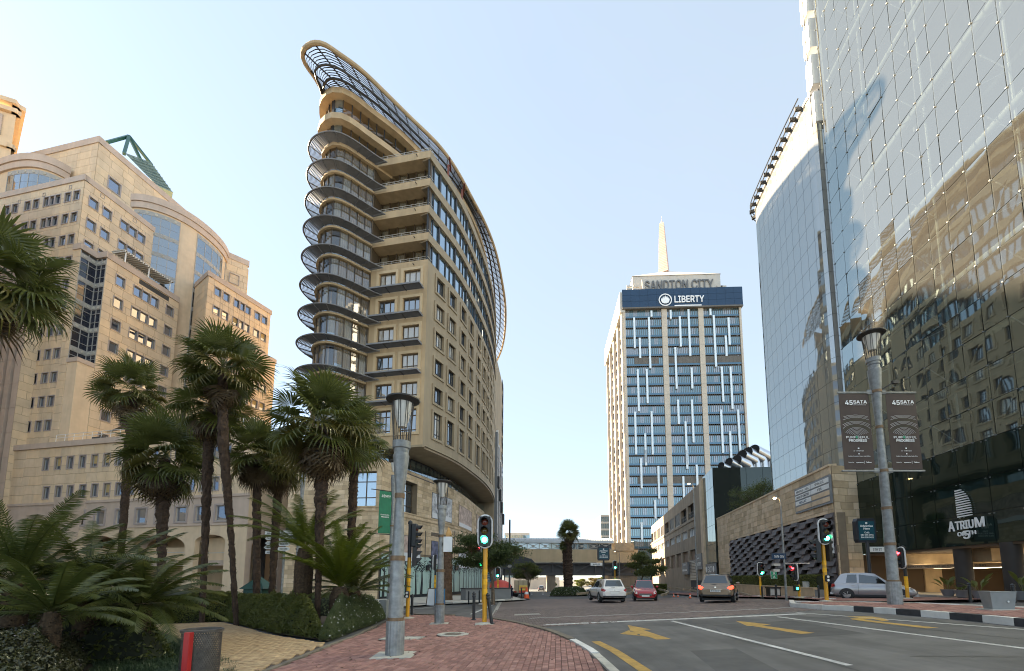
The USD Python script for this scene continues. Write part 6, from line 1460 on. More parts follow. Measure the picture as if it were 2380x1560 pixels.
lampR = make_lamp('tall_street_lamp', 'tall galvanised lamp on the median carrying two brown conference banners', 'street lamp', None, L3, prR,
    [(fz(r3(846)), 14.8 * kR), (fz(r3(550)), 14.2 * kR), (fz(r3(265)), 12.7 * kR), (fz(r1_(1262)), 8.8 * kR), (fz(r1_(1042)), 13.9 * kR), (fz(r1_(1535)), 11.7 * kR)], dict(z=fz(r1_(835)), flute=fz(r3(848)), rf=18.3 * kR, r0=15 * kR, rc=19.5 * kR, rd=38 * kR, zd=fz(r1_(690))))
xo = lambda px, py: at(px, py, y=yR)[0] - L3[0]; R1 = lambda x, y: ((2900 + x / 1.56) * .58105, (900 + y / 1.56) * .58105)
zA, zB2 = fz(r1_(1047)), fz(r1_(1535))
for z in (zA, zB2):
    hwid = 1.38 if z == zA else 1.42
    obj('banner_arm', MB().tube([(-hwid, 0, z), (hwid, 0, z)], .035, 8).add(*MB().box(-.32, .32, -.02, .02, z - .06, z + .1).arrays()), 'galvanised', lampR)
obj('camera_arm', MB().bar((.1, 0, zA + .05), (.5, -.15, zA + .3), .04, .04).box(.46, .66, -.2, -.1, zA + .26, zA + .36), 'lamp_iron', lampR)
def banner(name, label, ox, oy, x0, x1, z0, z1, base, m='banner_brown', group=None, tint='letter_white', full=True, rz=0):
    nx, nz = 8, 16; v = []
    for i in range(nx + 1):
        for j in range(nz + 1):
            u, w = i / nx, j / nz; x = x0 + (x1 - x0) * u; z = z0 + (z1 - z0) * w; v.append((x, .012 * math.sin(u * 5 + w * 3) , z))
    f = [[i * (nz + 1) + j, (i + 1) * (nz + 1) + j, (i + 1) * (nz + 1) + j + 1, i * (nz + 1) + j + 1] for i in range(nx) for j in range(nz)]
    f2 = [q_[::-1] for q_ in f]; n = len(v)
    t = thing(name, label, 'banner', group, (base[0] + ox, base[1] + oy, base[2]), rz)
    mb = MB().add([(a, b - .004, c) for a, b, c in v], f).add([(a, b + .004, c) for a, b, c in v], f2); obj('cloth', mb, m, t)
    w, h = x1 - x0, z1 - z0; cx = (x0 + x1) / 2; Y = -.03
    T = lambda s, hh_, fx, fz_, wd, bold=False: text3(s, hh_, CAMF(x0 + w * fx, Y, z0 + h * fz_), tint, t, depth=.003, bold=bold, width=wd * w)
    T('45', h * .06, .3, .85, .26, True); T('SATA', h * .042, .68, .868, .46, True); T('DATA CONFERENCE 2025', h * .008, .66, .846, .42)
    if full:
        for k in range(17):
            rr = .035 + .0375 * k; pts = []
            for a in np.linspace(.12 * PI, .88 * PI, 26):
                x = cx + w * rr * 1.55 * math.cos(a); z = z0 + h * .435 + w * rr * 1.15 * math.sin(a)
                if abs(x - cx) < w * .46 and z < z0 + h * .80: pts.append((x, Y + .012, z))
            if len(pts) > 2: obj('ripple', MB().tube(pts, .0035, 4), 'banner_moss' if k in (7, 8, 12, 13) else 'letter_white', t)
        T('PURP SEFUL', h * .03, .5, .405, .76); T('PROGRESS', h * .032, .5, .36, .6, True)
        obj('dot', MB().tm(trimesh.creation.extrude_polygon(Point(0, 0).buffer(w * .045), .003).apply_transform(CAMF(x0 + w * .47, Y, z0 + h * .42))), 'lens_green_paint' if 'lens_green_paint' in M else 'sign_green_plate', t)
        T('23 - 25 April 2025', h * .012, .5, .235, .34); T('Sandton Convention Centre, South Africa', h * .011, .5, .165, .72)
        obj('date_mark', MB().box(cx - .025, cx + .025, Y, Y + .003, z0 + h * .265, z0 + h * .282), 'letter_white', t); obj('pin_mark', MB().box(cx - .018, cx + .018, Y, Y + .003, z0 + h * .195, z0 + h * .212), 'letter_white', t)
        T('Hosted by', h * .011, .22, .085, .18); T('openserve', h * .013, .5, .083, .24, True); T('Telkom', h * .016, .8, .082, .18, True)
        obj('rule', MB().box(x0 + w * .65, x0 + w * .655, Y, Y + .003, z0 + h * .07, z0 + h * .11), 'letter_white', t)
    else:
        T('PURPOSEFUL', h * .03, .5, .42, .7); T('PROGRESS', h * .03, .5, .37, .6, True)
    return t
xl0, xl1 = xo(*R1(712, 1300)), xo(*R1(905, 1300)); xr0, xr1 = xo(*R1(1020, 1300)), xo(*R1(1208, 1300))
banner('conference_banner', 'brown conference banner hanging on the glass wing side of the tall lamp', 0, 0, xo(*R1(728, 1300)), xo(*R1(915, 1300)), zB2 + .05, zA - .05, L3)
banner('conference_banner', 'brown conference banner hanging between the tall lamp and the building name', 0, 0, xo(*R1(1024, 1300)), xo(*R1(1210, 1300)), zB2 + .05, zA - .05, L3)
# two more tall lamps beyond the garden, with the green and the dark banner
for px, pb, ptop, lab, lab2, m, bx in ((906, 1394, 1072, 'slim tall lamp half hidden behind the nearest lamp, green banner on it', 'green conference banner on the lamp behind the nearest one', 'banner_green', (-1.05, -.12)), (688, 1392, 1050, 'tall lamp column among the palms beside the hotel corner', 'dark blue banner on the lamp column among the palms', 'ad_black', (-1.1, -.15))):
    Y = 29.; p = at(px, 1390, y=Y); zb_ = g(p[0], Y); s_ = (at(px, ptop, y=Y)[2] - zb_) / (fz(r1_(690)))
    copy(lampR, 'tall_street_lamp', lab, (p[0], Y, zb_), sc=s_) if False else None
    t = thing('tall_street_lamp', lab, 'street lamp', None, (p[0], Y, zb_)); H = at(px, ptop, y=Y)[2] - zb_
    obj('pole', MB().lathe([(.2, -.3), (.2, 1.0), (.17, 1.02), (.15, H * .55), (.1, H * .7), (.2, H * .87), (.19, H * .9)], 16), 'galvanised', t, smooth=40)
    for z in (1.0, H * .3, H * .55): obj('band', MB().lathe([(.17, z - .05), (.19, z - .05), (.19, z + .05), (.17, z + .05)], 16), 'rust_band', t)
    obj('lamp_bowl', MB().lathe([(.001, H * .92), (.1, H * .925), (.25, H * .985)], 14), 'lamp_white', t, smooth=40); obj('lamp_hood', MB().lathe([(.25, H * .985), (.4, H), (.4, H + .03), (.001, H + .08)], 20), 'lamp_iron', t)
    zl, zh = (at(px, 1243, y=Y)[2] - zb_, at(px, 1143, y=Y)[2] - zb_) if px > 800 else (at(px, 1262, y=Y)[2] - zb_, at(px, 1205, y=Y)[2] - zb_)
    for z in (zl, zh): obj('banner_arm', MB().tube([(-.05, 0, z), (-1.2, -.9 if px > 800 else 0, z)], .03, 6), 'dark_metal', t)
    banner('conference_banner', lab2, 0, 0, -.98, -.12, zl + .05, zh - .05, (p[0], Y, zb_), m, full=False, rz=.75 if px > 800 else 0)
pl = thing('small_plate', 'small white plate fixed aslant to the second lamp pole', 'sign', None, (LAMP2[0] + .12, LAMP2[1] - .1, LAMP2[2])); zq = at(1030, 1255, y=LAMP2[1])[2] - LAMP2[2]
obj('plate', MB().box(-.02, .28, -.01, .01, zq - .42, zq + .1), 'sign_white', pl); obj('clip', MB().box(-.06, 0, 0, .05, zq - .2, zq - .1), 'lamp_iron', pl)

# ---- traffic signals
def signal(label, pos, H, lit='green', faces=('front',), rz=0, black_top=False, ped=False, button=False, group=None, sc=1., r=.075):
    t = thing('traffic_signal', label, 'traffic light', group, pos, rz)
    hp_ = H - 1.12
    obj('pole', MB().lathe([(r, -.12), (r, hp_ if not black_top else H - 1.5), (r * .9, hp_ + .02 if not black_top else H - 1.48)], 16), 'signal_yellow', t, smooth=40)
    for z in (hp_ * .42, hp_ * .55, hp_ * .68): obj('reflective_band', MB().lathe([(r + .002, z - .09), (r + .006, z - .09), (r + .006, z + .09), (r + .002, z + .09)], 16), 'signal_bright', t)
    if black_top: obj('pole_top', MB().lathe([(r, H - 1.5), (r, H - .1), (r * 1.3, H - .1), (r * 1.2, H), (.001, H + .06)], 12), 'signal_black', t, smooth=40)
    obj('footing', MB().lathe([(.3, -.06), (.28, .015), (.14, .05), (r, .06)], 12), 'pale_concrete', t)
    def head(zc, yaw, board, on, name):
        c, s = math.cos(yaw), math.sin(yaw); m = np.array([[c, -s, 0, 0], [s, c, 0, 0], [0, 0, 1, zc], [0, 0, 0, 1.]])
        front = lambda d: CAMF(0, d, 0)
        if board:
            sh = LineString([(0, -.31), (0, .31)]).buffer(.235); b = trimesh.creation.extrude_polygon(sh, .03, engine='earcut'); b.apply_transform(m @ CAMF(0, -.1, 0)); h_ = obj(name, b, 'signal_black', t)
            rm = trimesh.creation.extrude_polygon(sh.buffer(.015).difference(sh.buffer(-.028)), .05, engine='earcut'); rm.apply_transform(m @ CAMF(0, -.11, 0)); obj('white_rim', rm, 'signal_rim', h_)
        else: h_ = None
        bd = trimesh.creation.extrude_polygon(sbox(-.15, -.45, .15, .45).buffer(.03), .16, engine='earcut'); bd.apply_transform(m @ CAMF(0, -.12, 0)); hb = obj('signal_body', bd, 'signal_black', h_ if h_ is not None else t) if not board else obj('signal_body', bd, 'signal_black', h_)
        for k, (nm, zc2) in enumerate((('red', .29), ('amber', 0), ('green', -.29))):
            mat_ = ('lens_' + nm + ('_lit' if nm == 'red' else '')) if on == nm and nm != 'amber' else {'red': 'lens_red', 'amber': 'lens_amber', 'green': 'lens_off'}[nm]
            ln = MB().lathe([(.115, 0), (.1, .03), (.05, .05), (.001, .055)], 18); ln.xf(m @ CAMF(0, -.285, zc2)); par = h_ if h_ is not None else t
            obj('lens', ln, mat_, par, smooth=True)
            if on == nm == 'green': c_ = MB().lathe([(.07, .0), (.06, .01), (.001, .012)], 16); c_.xf(m @ CAMF(0, -.335, zc2)); obj('lens_glow', c_, 'lens_green_core', par)
            a = np.linspace(-.15, PI + .15, 14); v = [(.13 * math.cos(q_), .13 * math.sin(q_), d * (1 if d < .1 else .55 + .45 * max(math.sin(q_), 0))) for d in (0, .24) for q_ in a]; n = len(a)
            vs = MB().add(v, [[i, i + 1, n + i + 1, n + i] for i in range(n - 1)]); vs.xf(m @ CAMF(0, -.28, zc2)); obj('visor', vs, 'signal_black', par)
    for i, f_ in enumerate(faces):
        if f_ == 'front': head(H - .58, 0, True, lit, 'backboard')
        elif f_ == 'right': head(H - .58, PI / 2, False, None, 'side_head')
        elif f_ == 'left_board': head(H - .58, -PI / 2, True, lit, 'backboard')
        elif f_ == 'low_left': head(H - 1.35, -1.9, False, None, 'side_head')
        elif f_ == 'low_right': head(H - 1.35, 1.9, False, None, 'side_head')
    if ped:
        pb_ = obj('pedestrian_head', MB().box(-.3, -.06, -.16, .08, H - 1.75, H - 1.4), 'signal_black', t); obj('walking_figure', MB().tube([(-.18, -.165, H - 1.66), (-.18, -.165, H - 1.52)], .05, 8), 'lens_green', pb_)
    if button:
        bt = obj('button_box', MB().tm(trimesh.creation.extrude_polygon(LineString([(0, -.07), (0, .07)]).buffer(.075), .1).apply_transform(CAMF(0, -.08, .95))), 'signal_black', t)
        for dz in (.07, -.07): obj('button_disc', MB().tm(trimesh.creation.extrude_polygon(Point(0, 0).buffer(.05), .012).apply_transform(CAMF(0, -.182, .95 + dz))), 'signal_rim', bt)
    return t
hz = lambda px, py, p: at(px, py, y=p[1])[2] - p[2]
signal('green traffic light facing the camera on a yellow pole at the pavement kerb', SIG1, hz(1128, 1196, SIG1), 'green', ('front',))
signal('yellow pole with dark hooded heads turned aside, between the cycad and the hotel mural', SIG2, hz(950, 1218, SIG2) + .1, None, ('right', 'low_right'), black_top=True, button=True)
p = Gh(1922, 1398, .15); signal('green traffic light on a yellow pole at the tip of the right median', p, hz(1918, 1205, p), 'green', ('front', 'low_left', 'low_right'), button=True)
p = Gh(1157, 1392, .12); signal('far green traffic light beside the planter in front of the hotel', p, hz(1157, 1317, p), 'green', ('front',))
p = at(1430, 1380, y=50); p[2] = g(p[0], 50); signal('green traffic light standing beside the advertising board above the white car', p, hz(1430, 1302, p), 'green', ('front', 'low_left', 'low_right'))
p = Gh(1769, 1386, .12); signal('green traffic light in front of the folded dark screen, left of the street light', p, hz(1768, 1306, p), 'green', ('front',))
p = Gh(1858, 1389, .12); signal('traffic light turned sideways with its red on, right of the street light by the hedge', p, hz(1857, 1308, p), 'red', ('left_board',), black_top=True, ped=True)
p = Gh(2110, 1392, .1); signal('traffic light turned sideways with red on, right of the tall lamp by the car park', p, hz(2100, 1270, p), 'red', ('left_board',), black_top=True)
p = Gh(1010, 1404, .1); signal('small traffic light seen edge on between the second lamp and the mural', p, hz(1008, 1290, p), None, ('left_board',), black_top=True)
p = Gh(1122, 1403, .1); signal('pair of hooded heads with a green walking figure, directly behind the nearest green light', p, hz(1130, 1262, p), 'red', ('right', 'left_board'), black_top=True, ped=True)

# ---- bollards
def bollard(label, px, py, ptop, tilt=0, h_=.13, group=None):
    p = Gh(px, py, h_); H = hz(px, ptop, p); r = .055
    if bollard.src is None:
        t = bollard.src = thing('bollard', label, 'bollard', group, p, 0, (1, 1, H))
        obj('post', MB().lathe([(r, -.1), (r, .78), (r * 1.25, .8), (r * 1.25, .83), (r, .85), (r, .88), (r * 1.25, .9), (r * 1.25, .92), (r * .9, .95), (.001, 1.0)], 14), 'bollard_black', t, smooth=40)
        obj('base_ring', MB().lathe([(r * 1.7, 0), (r * 1.7, .02), (r, .04)], 14), 'bollard_black', t)
    else: t = copy(bollard.src, 'bollard', label, p, 0, (1, 1, H), tilt=(0, tilt, 0) if tilt else None)
bollard.src = None
bollard('upright black bollard left of the nearest green traffic light', 1101, 1441, 1374)
bollard('black bollard knocked askew right of the nearest green traffic light', 1143, 1450, 1376, -.14)
bollard('black bollard beside the yellow pole with hooded heads', 957, 1430, 1380)
bollard('black bollard at the far kerb in front of the mural, beside the totem', 1089, 1402, 1373, h_=.1)
bollard('black bollard at the far kerb just right of the first one there', 1114, 1401, 1371, h_=.1)
bollard('black bollard in front of the white cabinet by the hedge', 1805, 1390, 1358, h_=.1); bollard('black bollard near the foot of the signal by the white cabinet', 1772, 1389, 1362, h_=.1); bollard('black bollard between the tall white cabinet and the median signal', 1904, 1391, 1360, h_=.1)
bollard('black bollard in front of the car park between two planted pots', 2256, 1396, 1354, h_=.1); bollard('black bollard in front of the car park behind the grey box', 2358, 1398, 1356, h_=.1); bollard('black bollard beside the delivery van at the far kerb', 1212, 1391, 1366, h_=.1)

# ---- litter bin with a red post
bp = at(471, 1462, y=5.45); gz = g(bp[0], bp[1]) + .05; H = bp[2] - gz; r = .205
bn = thing('litter_bin', 'round perforated dark metal litter bin standing at the garden path', 'litter bin', None, (bp[0], bp[1], gz))
obj('rim', MB().lathe([(r, H - .03), (r + .015, H - .03), (r + .018, H), (r, H + .005), (r - .012, H), (r - .012, H - .03)], 40), 'bin_metal', bn, smooth=40)
ms = MB(); n = 48
for k in range(n):
    for sgn_ in (1, -1):
        a0 = k * 2 * PI / n; zs_ = np.linspace(.04, H - .04, 22); aa = a0 + sgn_ * (zs_ - .04) * 2.6; v = []
        for z, a in zip(zs_, aa):
            for d in (-.0075, .0075): v.append(((r - .002 * (sgn_ > 0)) * math.cos(a + d / r), (r - .002 * (sgn_ > 0)) * math.sin(a + d / r), z))
        f = [[2 * i, 2 * i + 1, 2 * i + 3, 2 * i + 2] for i in range(21)]; ms.add(v, f)
obj('perforated_sheet', ms, 'bin_metal', bn); obj('base_ring', MB().lathe([(r, 0), (r + .006, 0), (r + .006, .06), (r, .06)], 40), 'bin_metal', bn)
obj('seam_strip', MB().box(-.045, .045, -r - .008, -r - .002, 0.02, H - .02), 'bin_metal', bn)
obj('liner', MB().lathe([(r - .05, .08), (r - .05, H * .45), (r - .06, H * .45)], 24), 'interior_dark', bn); obj('bin_floor', MB().lathe([(.001, .07), (r - .01, .07)][::-1], 24), 'bin_metal', bn)
rp_ = thing('red_post', 'square red steel post beside the litter bin', 'post', None, (at(437, 1500, y=5.2)[0], 5.2, gz)); zt_ = at(437, 1470, y=5.2)[2] - gz
obj('post', MB().box(-.033, .033, -.033, .033, -.05, zt_), 'post_red', rp_); obj('base_plate', MB().box(-.07, .07, -.07, .07, 0, .012), 'post_red', rp_)
# ---- boxes
p = Gh(2322, 1417, .15); cb = thing('service_box', 'grey flared metal service box standing on the median near the right edge', 'service box', None, p, -.15)
w0, w1, hh = .25, .31, hz(2322, 1376, p); v = [(-w0, -.14, 0), (w0, -.14, 0), (w0, .14, 0), (-w0, .14, 0), (-w1, -.18, hh), (w1, -.18, hh), (w1, .18, hh), (-w1, .18, hh)]
obj('box', MB().add(v, [[3, 2, 1, 0], [4, 5, 6, 7], [0, 1, 5, 4], [1, 2, 6, 5], [2, 3, 7, 6], [3, 0, 4, 7]]), 'box_grey', cb); obj('lid', MB().box(-w1 - .01, w1 + .01, -.19, .19, hh, hh + .02), 'box_grey', cb); obj('lock', MB().lathe([(.025, 0), (.025, .02), (.001, .022)], 10).xf(CAMF(.1, -.16, .22)), 'rail_metal', cb); obj('plinth', MB().box(-.36, .36, -.26, .26, -.06, .02), 'pale_concrete', cb)
p = Gh(891, 1433, .1); blk_ = thing('concrete_block', 'square grey concrete block between the flowering bush and the nearest lamp', 'bollard', None, p); w_ = .17; hh = hz(891, 1394, p)
obj('block', MB().add(*trimesh_box(w_, hh) if False else MB().box(-w_, w_, -w_, w_, -.1, hh - .03).arrays()), 'box_grey', blk_); obj('block_top', MB().hexa([(-w_ + .015, -w_ + .015), (w_ - .015, -w_ + .015), (w_ - .015, w_ - .015), (-w_ + .015, w_ - .015)], hh - .03, hh), 'box_grey', blk_)
for px, py, pt, w_, lab, nm in ((1881, 1386, 1352, .3, 'tall pale steel electrical cabinet in front of the hedge', 'cabinet'), (1908, 1387, 1372, .26, 'low grey cabinet right of the tall pale one', 'cabinet')):
    p = Gh(px, py, .12); t = thing(nm, lab, 'cabinet', None, p); hh = hz(px, pt, p)
    obj('body', MB().box(-w_, w_, -.2, .2, 0, hh), 'cabinet_white' if w_ > .28 else 'box_grey', t); obj('door', MB().box(-w_ + .04, -.01, -.212, -.2, .06, hh - .06), 'cabinet_white' if w_ > .28 else 'box_grey', t); obj('door', MB().box(.01, w_ - .04, -.212, -.2, .06, hh - .06), 'cabinet_white' if w_ > .28 else 'box_grey', t); obj('cap', MB().box(-w_ - .02, w_ + .02, -.22, .22, hh, hh + .03), 'box_grey', t)
p = Gh(1798, 1386, .12); t = thing('waste_bin', 'white panelled street bin in a black frame by the hedge', 'street bin', None, p); hh = hz(1798, 1364, p)
obj('frame', MB().box(-.42, -.36, -.25, .25, 0, hh).box(.36, .42, -.25, .25, 0, hh).box(-.03, .03, -.26, .25, 0, hh - .1).box(-.46, .46, -.29, .29, hh - .12, hh), 'bollard_black', t)
for x in (-.195, .195): obj('panel', MB().box(x - .16, x + .16, -.24, .24, .08, hh - .14), 'cabinet_white', t)
p = at(601, 1368, y=20); p[2] = g(p[0], 20); gp = thing('garden_box', 'green box with pyramid roof among the palms in front of the arcade', 'garden box', None, p); hh = at(601, 1338, y=20)[2] - p[2]
obj('roof', MB().add([(-.55, -.55, hh - .6), (.55, -.55, hh - .6), (.55, .55, hh - .6), (-.55, .55, hh - .6), (0, 0, hh)], [[0, 1, 4], [1, 2, 4], [2, 3, 4], [3, 0, 4]]), 'green_steel', gp); obj('body', MB().box(-.42, .42, -.42, .42, -.2, hh - .6), 'green_steel', gp)
# ---- advertising boards with street names
def adboard(label, px, y, top, bot, pbase, plates, w):
    x = at(px, 1300, y=y)[0]; zb_ = g(x, y); t = thing('advertising_board', label, 'advertising board', None, (x, y, zb_)); z0, z1 = at(px, bot, y=y)[2] - zb_, at(px, top, y=y)[2] - zb_; h = z1 - z0
    out = [(-w * .42, z0), (w * .42, z0), (w / 2, z0 + h * .12), (w / 2, z1 - h * .12), (w * .42, z1), (-w * .42, z1), (-w / 2, z1 - h * .12), (-w / 2, z0 + h * .12)]
    bx = trimesh.creation.extrude_polygon(Polygon(out), .32, engine='earcut'); bx.apply_transform(CAMF(0, .3, 0)); obj('case', bx, 'ad_black', t)
    obj('screen', MB().box(-w * .4, w * .4, -.035, -.022, z0 + h * .1, z1 - h * .12), 'ad_screen', t)
    for s_, hh_, f_, wd, bo in (('Advertise', .085, .64, .66, True), ('Here', .085, .53, .34, True), ('Call:', .06, .38, .26, True), ('082 555 2954', .06, .28, .66, True), ('066 538 0422', .06, .18, .66, True)): text3(s_, h * hh_, CAMF(0, -.038, z0 + h * f_), 'letter_white', t, bold=bo, width=w * wd)
    obj('round_logo', MB().lathe([(w * .06, 0), (w * .06, .012), (.001, .013)], 14).xf(CAMF(0, -.036, z0 + h * .8)), 'sign_white', t); obj('pole', MB().lathe([(.09, -.1), (.09, z0 + .05)], 12), 'ad_black', t)
    nb_ = obj('street_name_plate', MB().box(*plates[1:3], -.02, .02, z0 - .55, z0 - .25), 'sign_white', t); text3(plates[0], .14, CAMF((plates[1] + plates[2]) / 2, -.022, z0 - .47), 'letter_dark', nb_, bold=True, width=(plates[2] - plates[1]) * .6)
    return t
adboard('dark advertising board on a pole between the far palm and the green light', 1403, 46, 1270, 1303, 1375, ('MAUDE STR', -1.4, -.15), 1.28)
adboard('dark advertising board beside the sandstone wall and the tall lamp', 2019, 24.5, 1205, 1261, 1380, ('5TH ST', .1, .95), 1.1)
# ---- mast lights
def mast(label, px, pbase, ptop, parm, y=None, lit=True, extras=False):
    p = Gh(px, pbase, .1) if y is None else np.array([*at(px, pbase, y=y)[:2], 0]); p[2] = g(p[0], p[1]); t = thing('street_light', label, 'street light', None, p); zt_ = at(px, ptop, y=p[1])[2] - p[2]; xa = at(parm, ptop, y=p[1])[0] - p[0]; r = .07
    obj('mast', MB().tube([(0, 0, -.1), (0, 0, zt_ * .75), (0, 0, zt_ - .25), (xa * .15, 0, zt_ - .03)], [r, r * .8, r * .6, r * .5], 10), 'galvanised', t, smooth=40)
    obj('arm', MB().tube([(xa * .12, 0, zt_ - .04), (xa * .7, 0, zt_ + .02)], .035, 8), 'galvanised', t); lh = obj('lantern', MB().add(*MB().box(min(xa, xa * .62), max(xa, xa * .62), -.12, .12, zt_ - .02, zt_ + .1).arrays()), 'box_grey', t)
    if lit: obj('lit_lens', MB().lathe([(.1, 0), (.09, -.05), (.001, -.08)][::-1], 12, (xa * .88, 0, zt_ - .02)), 'lamp_glow', lh)
    if extras:
        z = at(px, 1296, y=p[1])[2] - p[2]; obj('safety_sign', MB().box(-.75, .1, -.06, .0, z - .1, z + .25), 'sign_blue', t); text3('Safe City', .14, CAMF(-.32, -.065, z), 'letter_white', t, width=.6); obj('camera_arm', MB().bar((0, 0, z - .35), (1.5, 0, z - .35), .06, .06).box(-.7, -.3, -.1, .1, z - .5, z - .36).box(-.72, -.35, -.1, .1, z - .85, z - .7), 'rail_metal', t)
    return t
mast('slim street light in front of the folded dark screen, camera bracket on its mast', 1828, 1391, 1157, 1799, extras=True)
mast('slim street light in front of the concrete mall, left of the sandstone wall', 1622, 1386, 1124, 1600)
mast('slim street light beside the light green tree near the bridge', 1486, 1370, 1258, 1468, y=62); mast('slim street light at the bridge right of the advertising board', 1441, 1372, 1281, 1427, y=70); mast('slim white street light in front of the bridge lettering', 1224, 1385, 1300, 1236, y=62, lit=False)
cp = thing('camera_pole', 'dark grey pole with camera dome in front of the bridge at the hotel kerb', 'pole', None, Gh(1184, 1391, .1)); q0 = Gh(1184, 1391, .1)
obj('pole', MB().lathe([(.09, -.1), (.08, hz(1184, 1208, q0))], 10), 'dark_metal', cp); zc_ = hz(1184, 1303, q0); obj('sign_ring', MB().lathe([(.5, zc_ - .15), (.5, zc_ + .15), (.1, zc_ + .2)], 16), 'ad_black', cp); obj('camera_dome', MB().lathe([(.001, zc_ - .75), (.18, zc_ - .65), (.22, zc_ - .5), (.1, zc_ - .4)], 12), 'rail_metal', cp)
# ---- signs
def plate_sign(name, label, px, pbase, box_, m, y=None, txt=(), pole=True):
    p = Gh(px, pbase, .1) if y is None else np.array([*at(px, pbase, y=y)[:2], 0.]); p[2] = g(p[0], p[1]); t = thing(name, label, 'sign', None, p); f_ = lambda a, b: at(a, b, y=p[1]) - p
    a, b = f_(box_[0], box_[3]), f_(box_[2], box_[1]); obj('plate', MB().box(a[0], b[0], -.06, -.04, a[2], b[2]), m, t); w, h = b[0] - a[0], b[2] - a[2]
    obj('border', MB().box(a[0] - .02, b[0] + .02, -.045, -.03, a[2] - .02, b[2] + .02), 'sign_white', t)
    for s_, fz_, hh_, wd in txt: text3(s_, h * hh_, CAMF(a[0] + w / 2, -.062, a[2] + h * fz_), 'sign_white', t, bold=True, width=w * wd)
    if pole: obj('pole', MB().lathe([(.035, -.1), (.035, b[2] + .05)], 8), 'rail_metal', t)
plate_sign('parking_sign', 'blue reserved parking sign just right of the nearest yellow signal pole', 1136, 1402, (1129, 1331, 1143, 1352), 'sign_blue_plate', txt=(('RESERVED', .7, .12, .8), ('PARKING', .5, .12, .8), ('R', .1, .24, .3)))
plate_sign('route_sign', 'green freeway sign in front of the folded dark screen', 1797, 1389, (1792, 1328, 1804, 1345), 'sign_green_plate', txt=(('X', .55, .3, .5), ('A', .1, .3, .35)), pole=False)
p = at(655, 1372, y=23.5); p[2] = g(p[0], 23.5); sp_ = thing('direction_sign', 'white fingerpost with district directions standing among the palms', 'sign', None, p); f_ = lambda a, b: at(a, b, y=23.5) - p
obj('pole', MB().lathe([(.06, -.1), (.06, f_(655, 1232)[2])], 12), 'galvanised', sp_)
c3g = lambda x, y: ((250 + x / 2.2284) * .58105, (1700 + y / 2.2284) * .58105)
for (x0, y0, x1, y1, tx, ar) in ((1932, 945, 2062, 985, 'sandton central', 0), (1930, 1000, 2072, 1030, 'SANDTON CITY', 1), (1928, 1045, 2038, 1080, 'GAUTRAIN STATION', 1), (1925, 1090, 2035, 1122, 'LEGACY CORNER', 1), (1812, 1040, 1915, 1070, 'PARK', -1), (1800, 1078, 1912, 1108, 'CENTRAL PARK', -1), (1812, 950, 1920, 982, 'sandton central', 0), (1812, 998, 1916, 1028, 'DRIVE', -1), (1815, 1122, 1905, 1150, 'MARC', 0)):
    a, b = f_(*c3g(x0, y1)), f_(*c3g(x1, y0)); zc_ = (a[2] + b[2]) / 2
    sh = Polygon([(a[0], a[2]), (b[0] - (.12 if ar == 1 else 0), a[2]), (b[0], zc_), (b[0] - (.12 if ar == 1 else 0), b[2]), (a[0] + (.12 if ar == -1 else 0), b[2]), (a[0], zc_), (a[0] + (.12 if ar == -1 else 0), a[2])] if ar else [(a[0], a[2]), (b[0], a[2]), (b[0], b[2]), (a[0], b[2])]).buffer(0)
    bd = trimesh.creation.extrude_polygon(sh, .03, engine='earcut'); bd.apply_transform(CAMF(0, -.05 - .002 * abs(y0 % 7), 0)); q_ = obj('finger', bd, 'sign_white', sp_); text3(tx, (b[2] - a[2]) * .4, CAMF((a[0] + b[0]) / 2, -.1, zc_ - (b[2] - a[2]) * .2), 'letter_dark', q_, width=(b[0] - a[0]) * .62)
for px, lab, m, tw_ in ((1006, 'white A-frame pavement sign beside the foot of the second lamp', 'sign_white', -.25), (1022, 'blue A-frame pavement sign behind the second lamp', 'sign_blue_plate', .2)):
    p = Gh(px, 1407, .05); t = thing('pavement_sign', lab, 'sign', None, p, tw_); hh = hz(px, 1368, p)
    for sg_ in (-1, 1): obj('board', MB().add([(-.34, sg_ * .3, 0), (.34, sg_ * .3, 0), (.34, sg_ * .05, hh), (-.34, sg_ * .05, hh), (-.34, sg_ * .3 + .03, 0), (.34, sg_ * .3 + .03, 0), (.34, sg_ * .05 + .03, hh), (-.34, sg_ * .05 + .03, hh)], [[0, 1, 2, 3], [7, 6, 5, 4], [0, 4, 5, 1], [1, 5, 6, 2], [2, 6, 7, 3], [3, 7, 4, 0]]), m, t)
    obj('frame', MB().bar((-.36, -.32, 0), (-.36, -.04, hh), .05, .05).bar((.36, -.32, 0), (.36, -.04, hh), .05, .05).bar((-.36, -.04, hh), (.36, -.04, hh), .05, .05), 'bronze', t)
# ---- carved totem with a gilded flame
p = Gh(1039, 1395, .1); tt = thing('totem_column', 'carved dark wooden column with a gilded flame on top in front of the mural', 'sculpture', None, p); H = hz(1039, 1256, p); r = .5 * 20 * p[1] / 1000
rn = np.random.default_rng(4); na_, nz = 40, 90; a = np.arange(na_) / na_ * 2 * PI; zs_ = np.linspace(0, H, nz); A, Z = np.meshgrid(a, zs_); nn = meshkit.fbm(np.stack([np.cos(A) * 3, np.sin(A) * 3, Z * 3.2], -1), 3, 3)
rr = r * (.95 + .1 * (nn > .5) + .06 * nn + .05 * (np.abs((Z * 1.3) % 1 - .5) < .08) + .25 * np.exp(-Z * 2.2)); v = np.stack([rr * np.cos(A), rr * np.sin(A), Z], -1).reshape(-1, 3)
i, k = np.meshgrid(np.arange(nz - 1), np.arange(na_), indexing='ij'); k2 = (k + 1) % na_
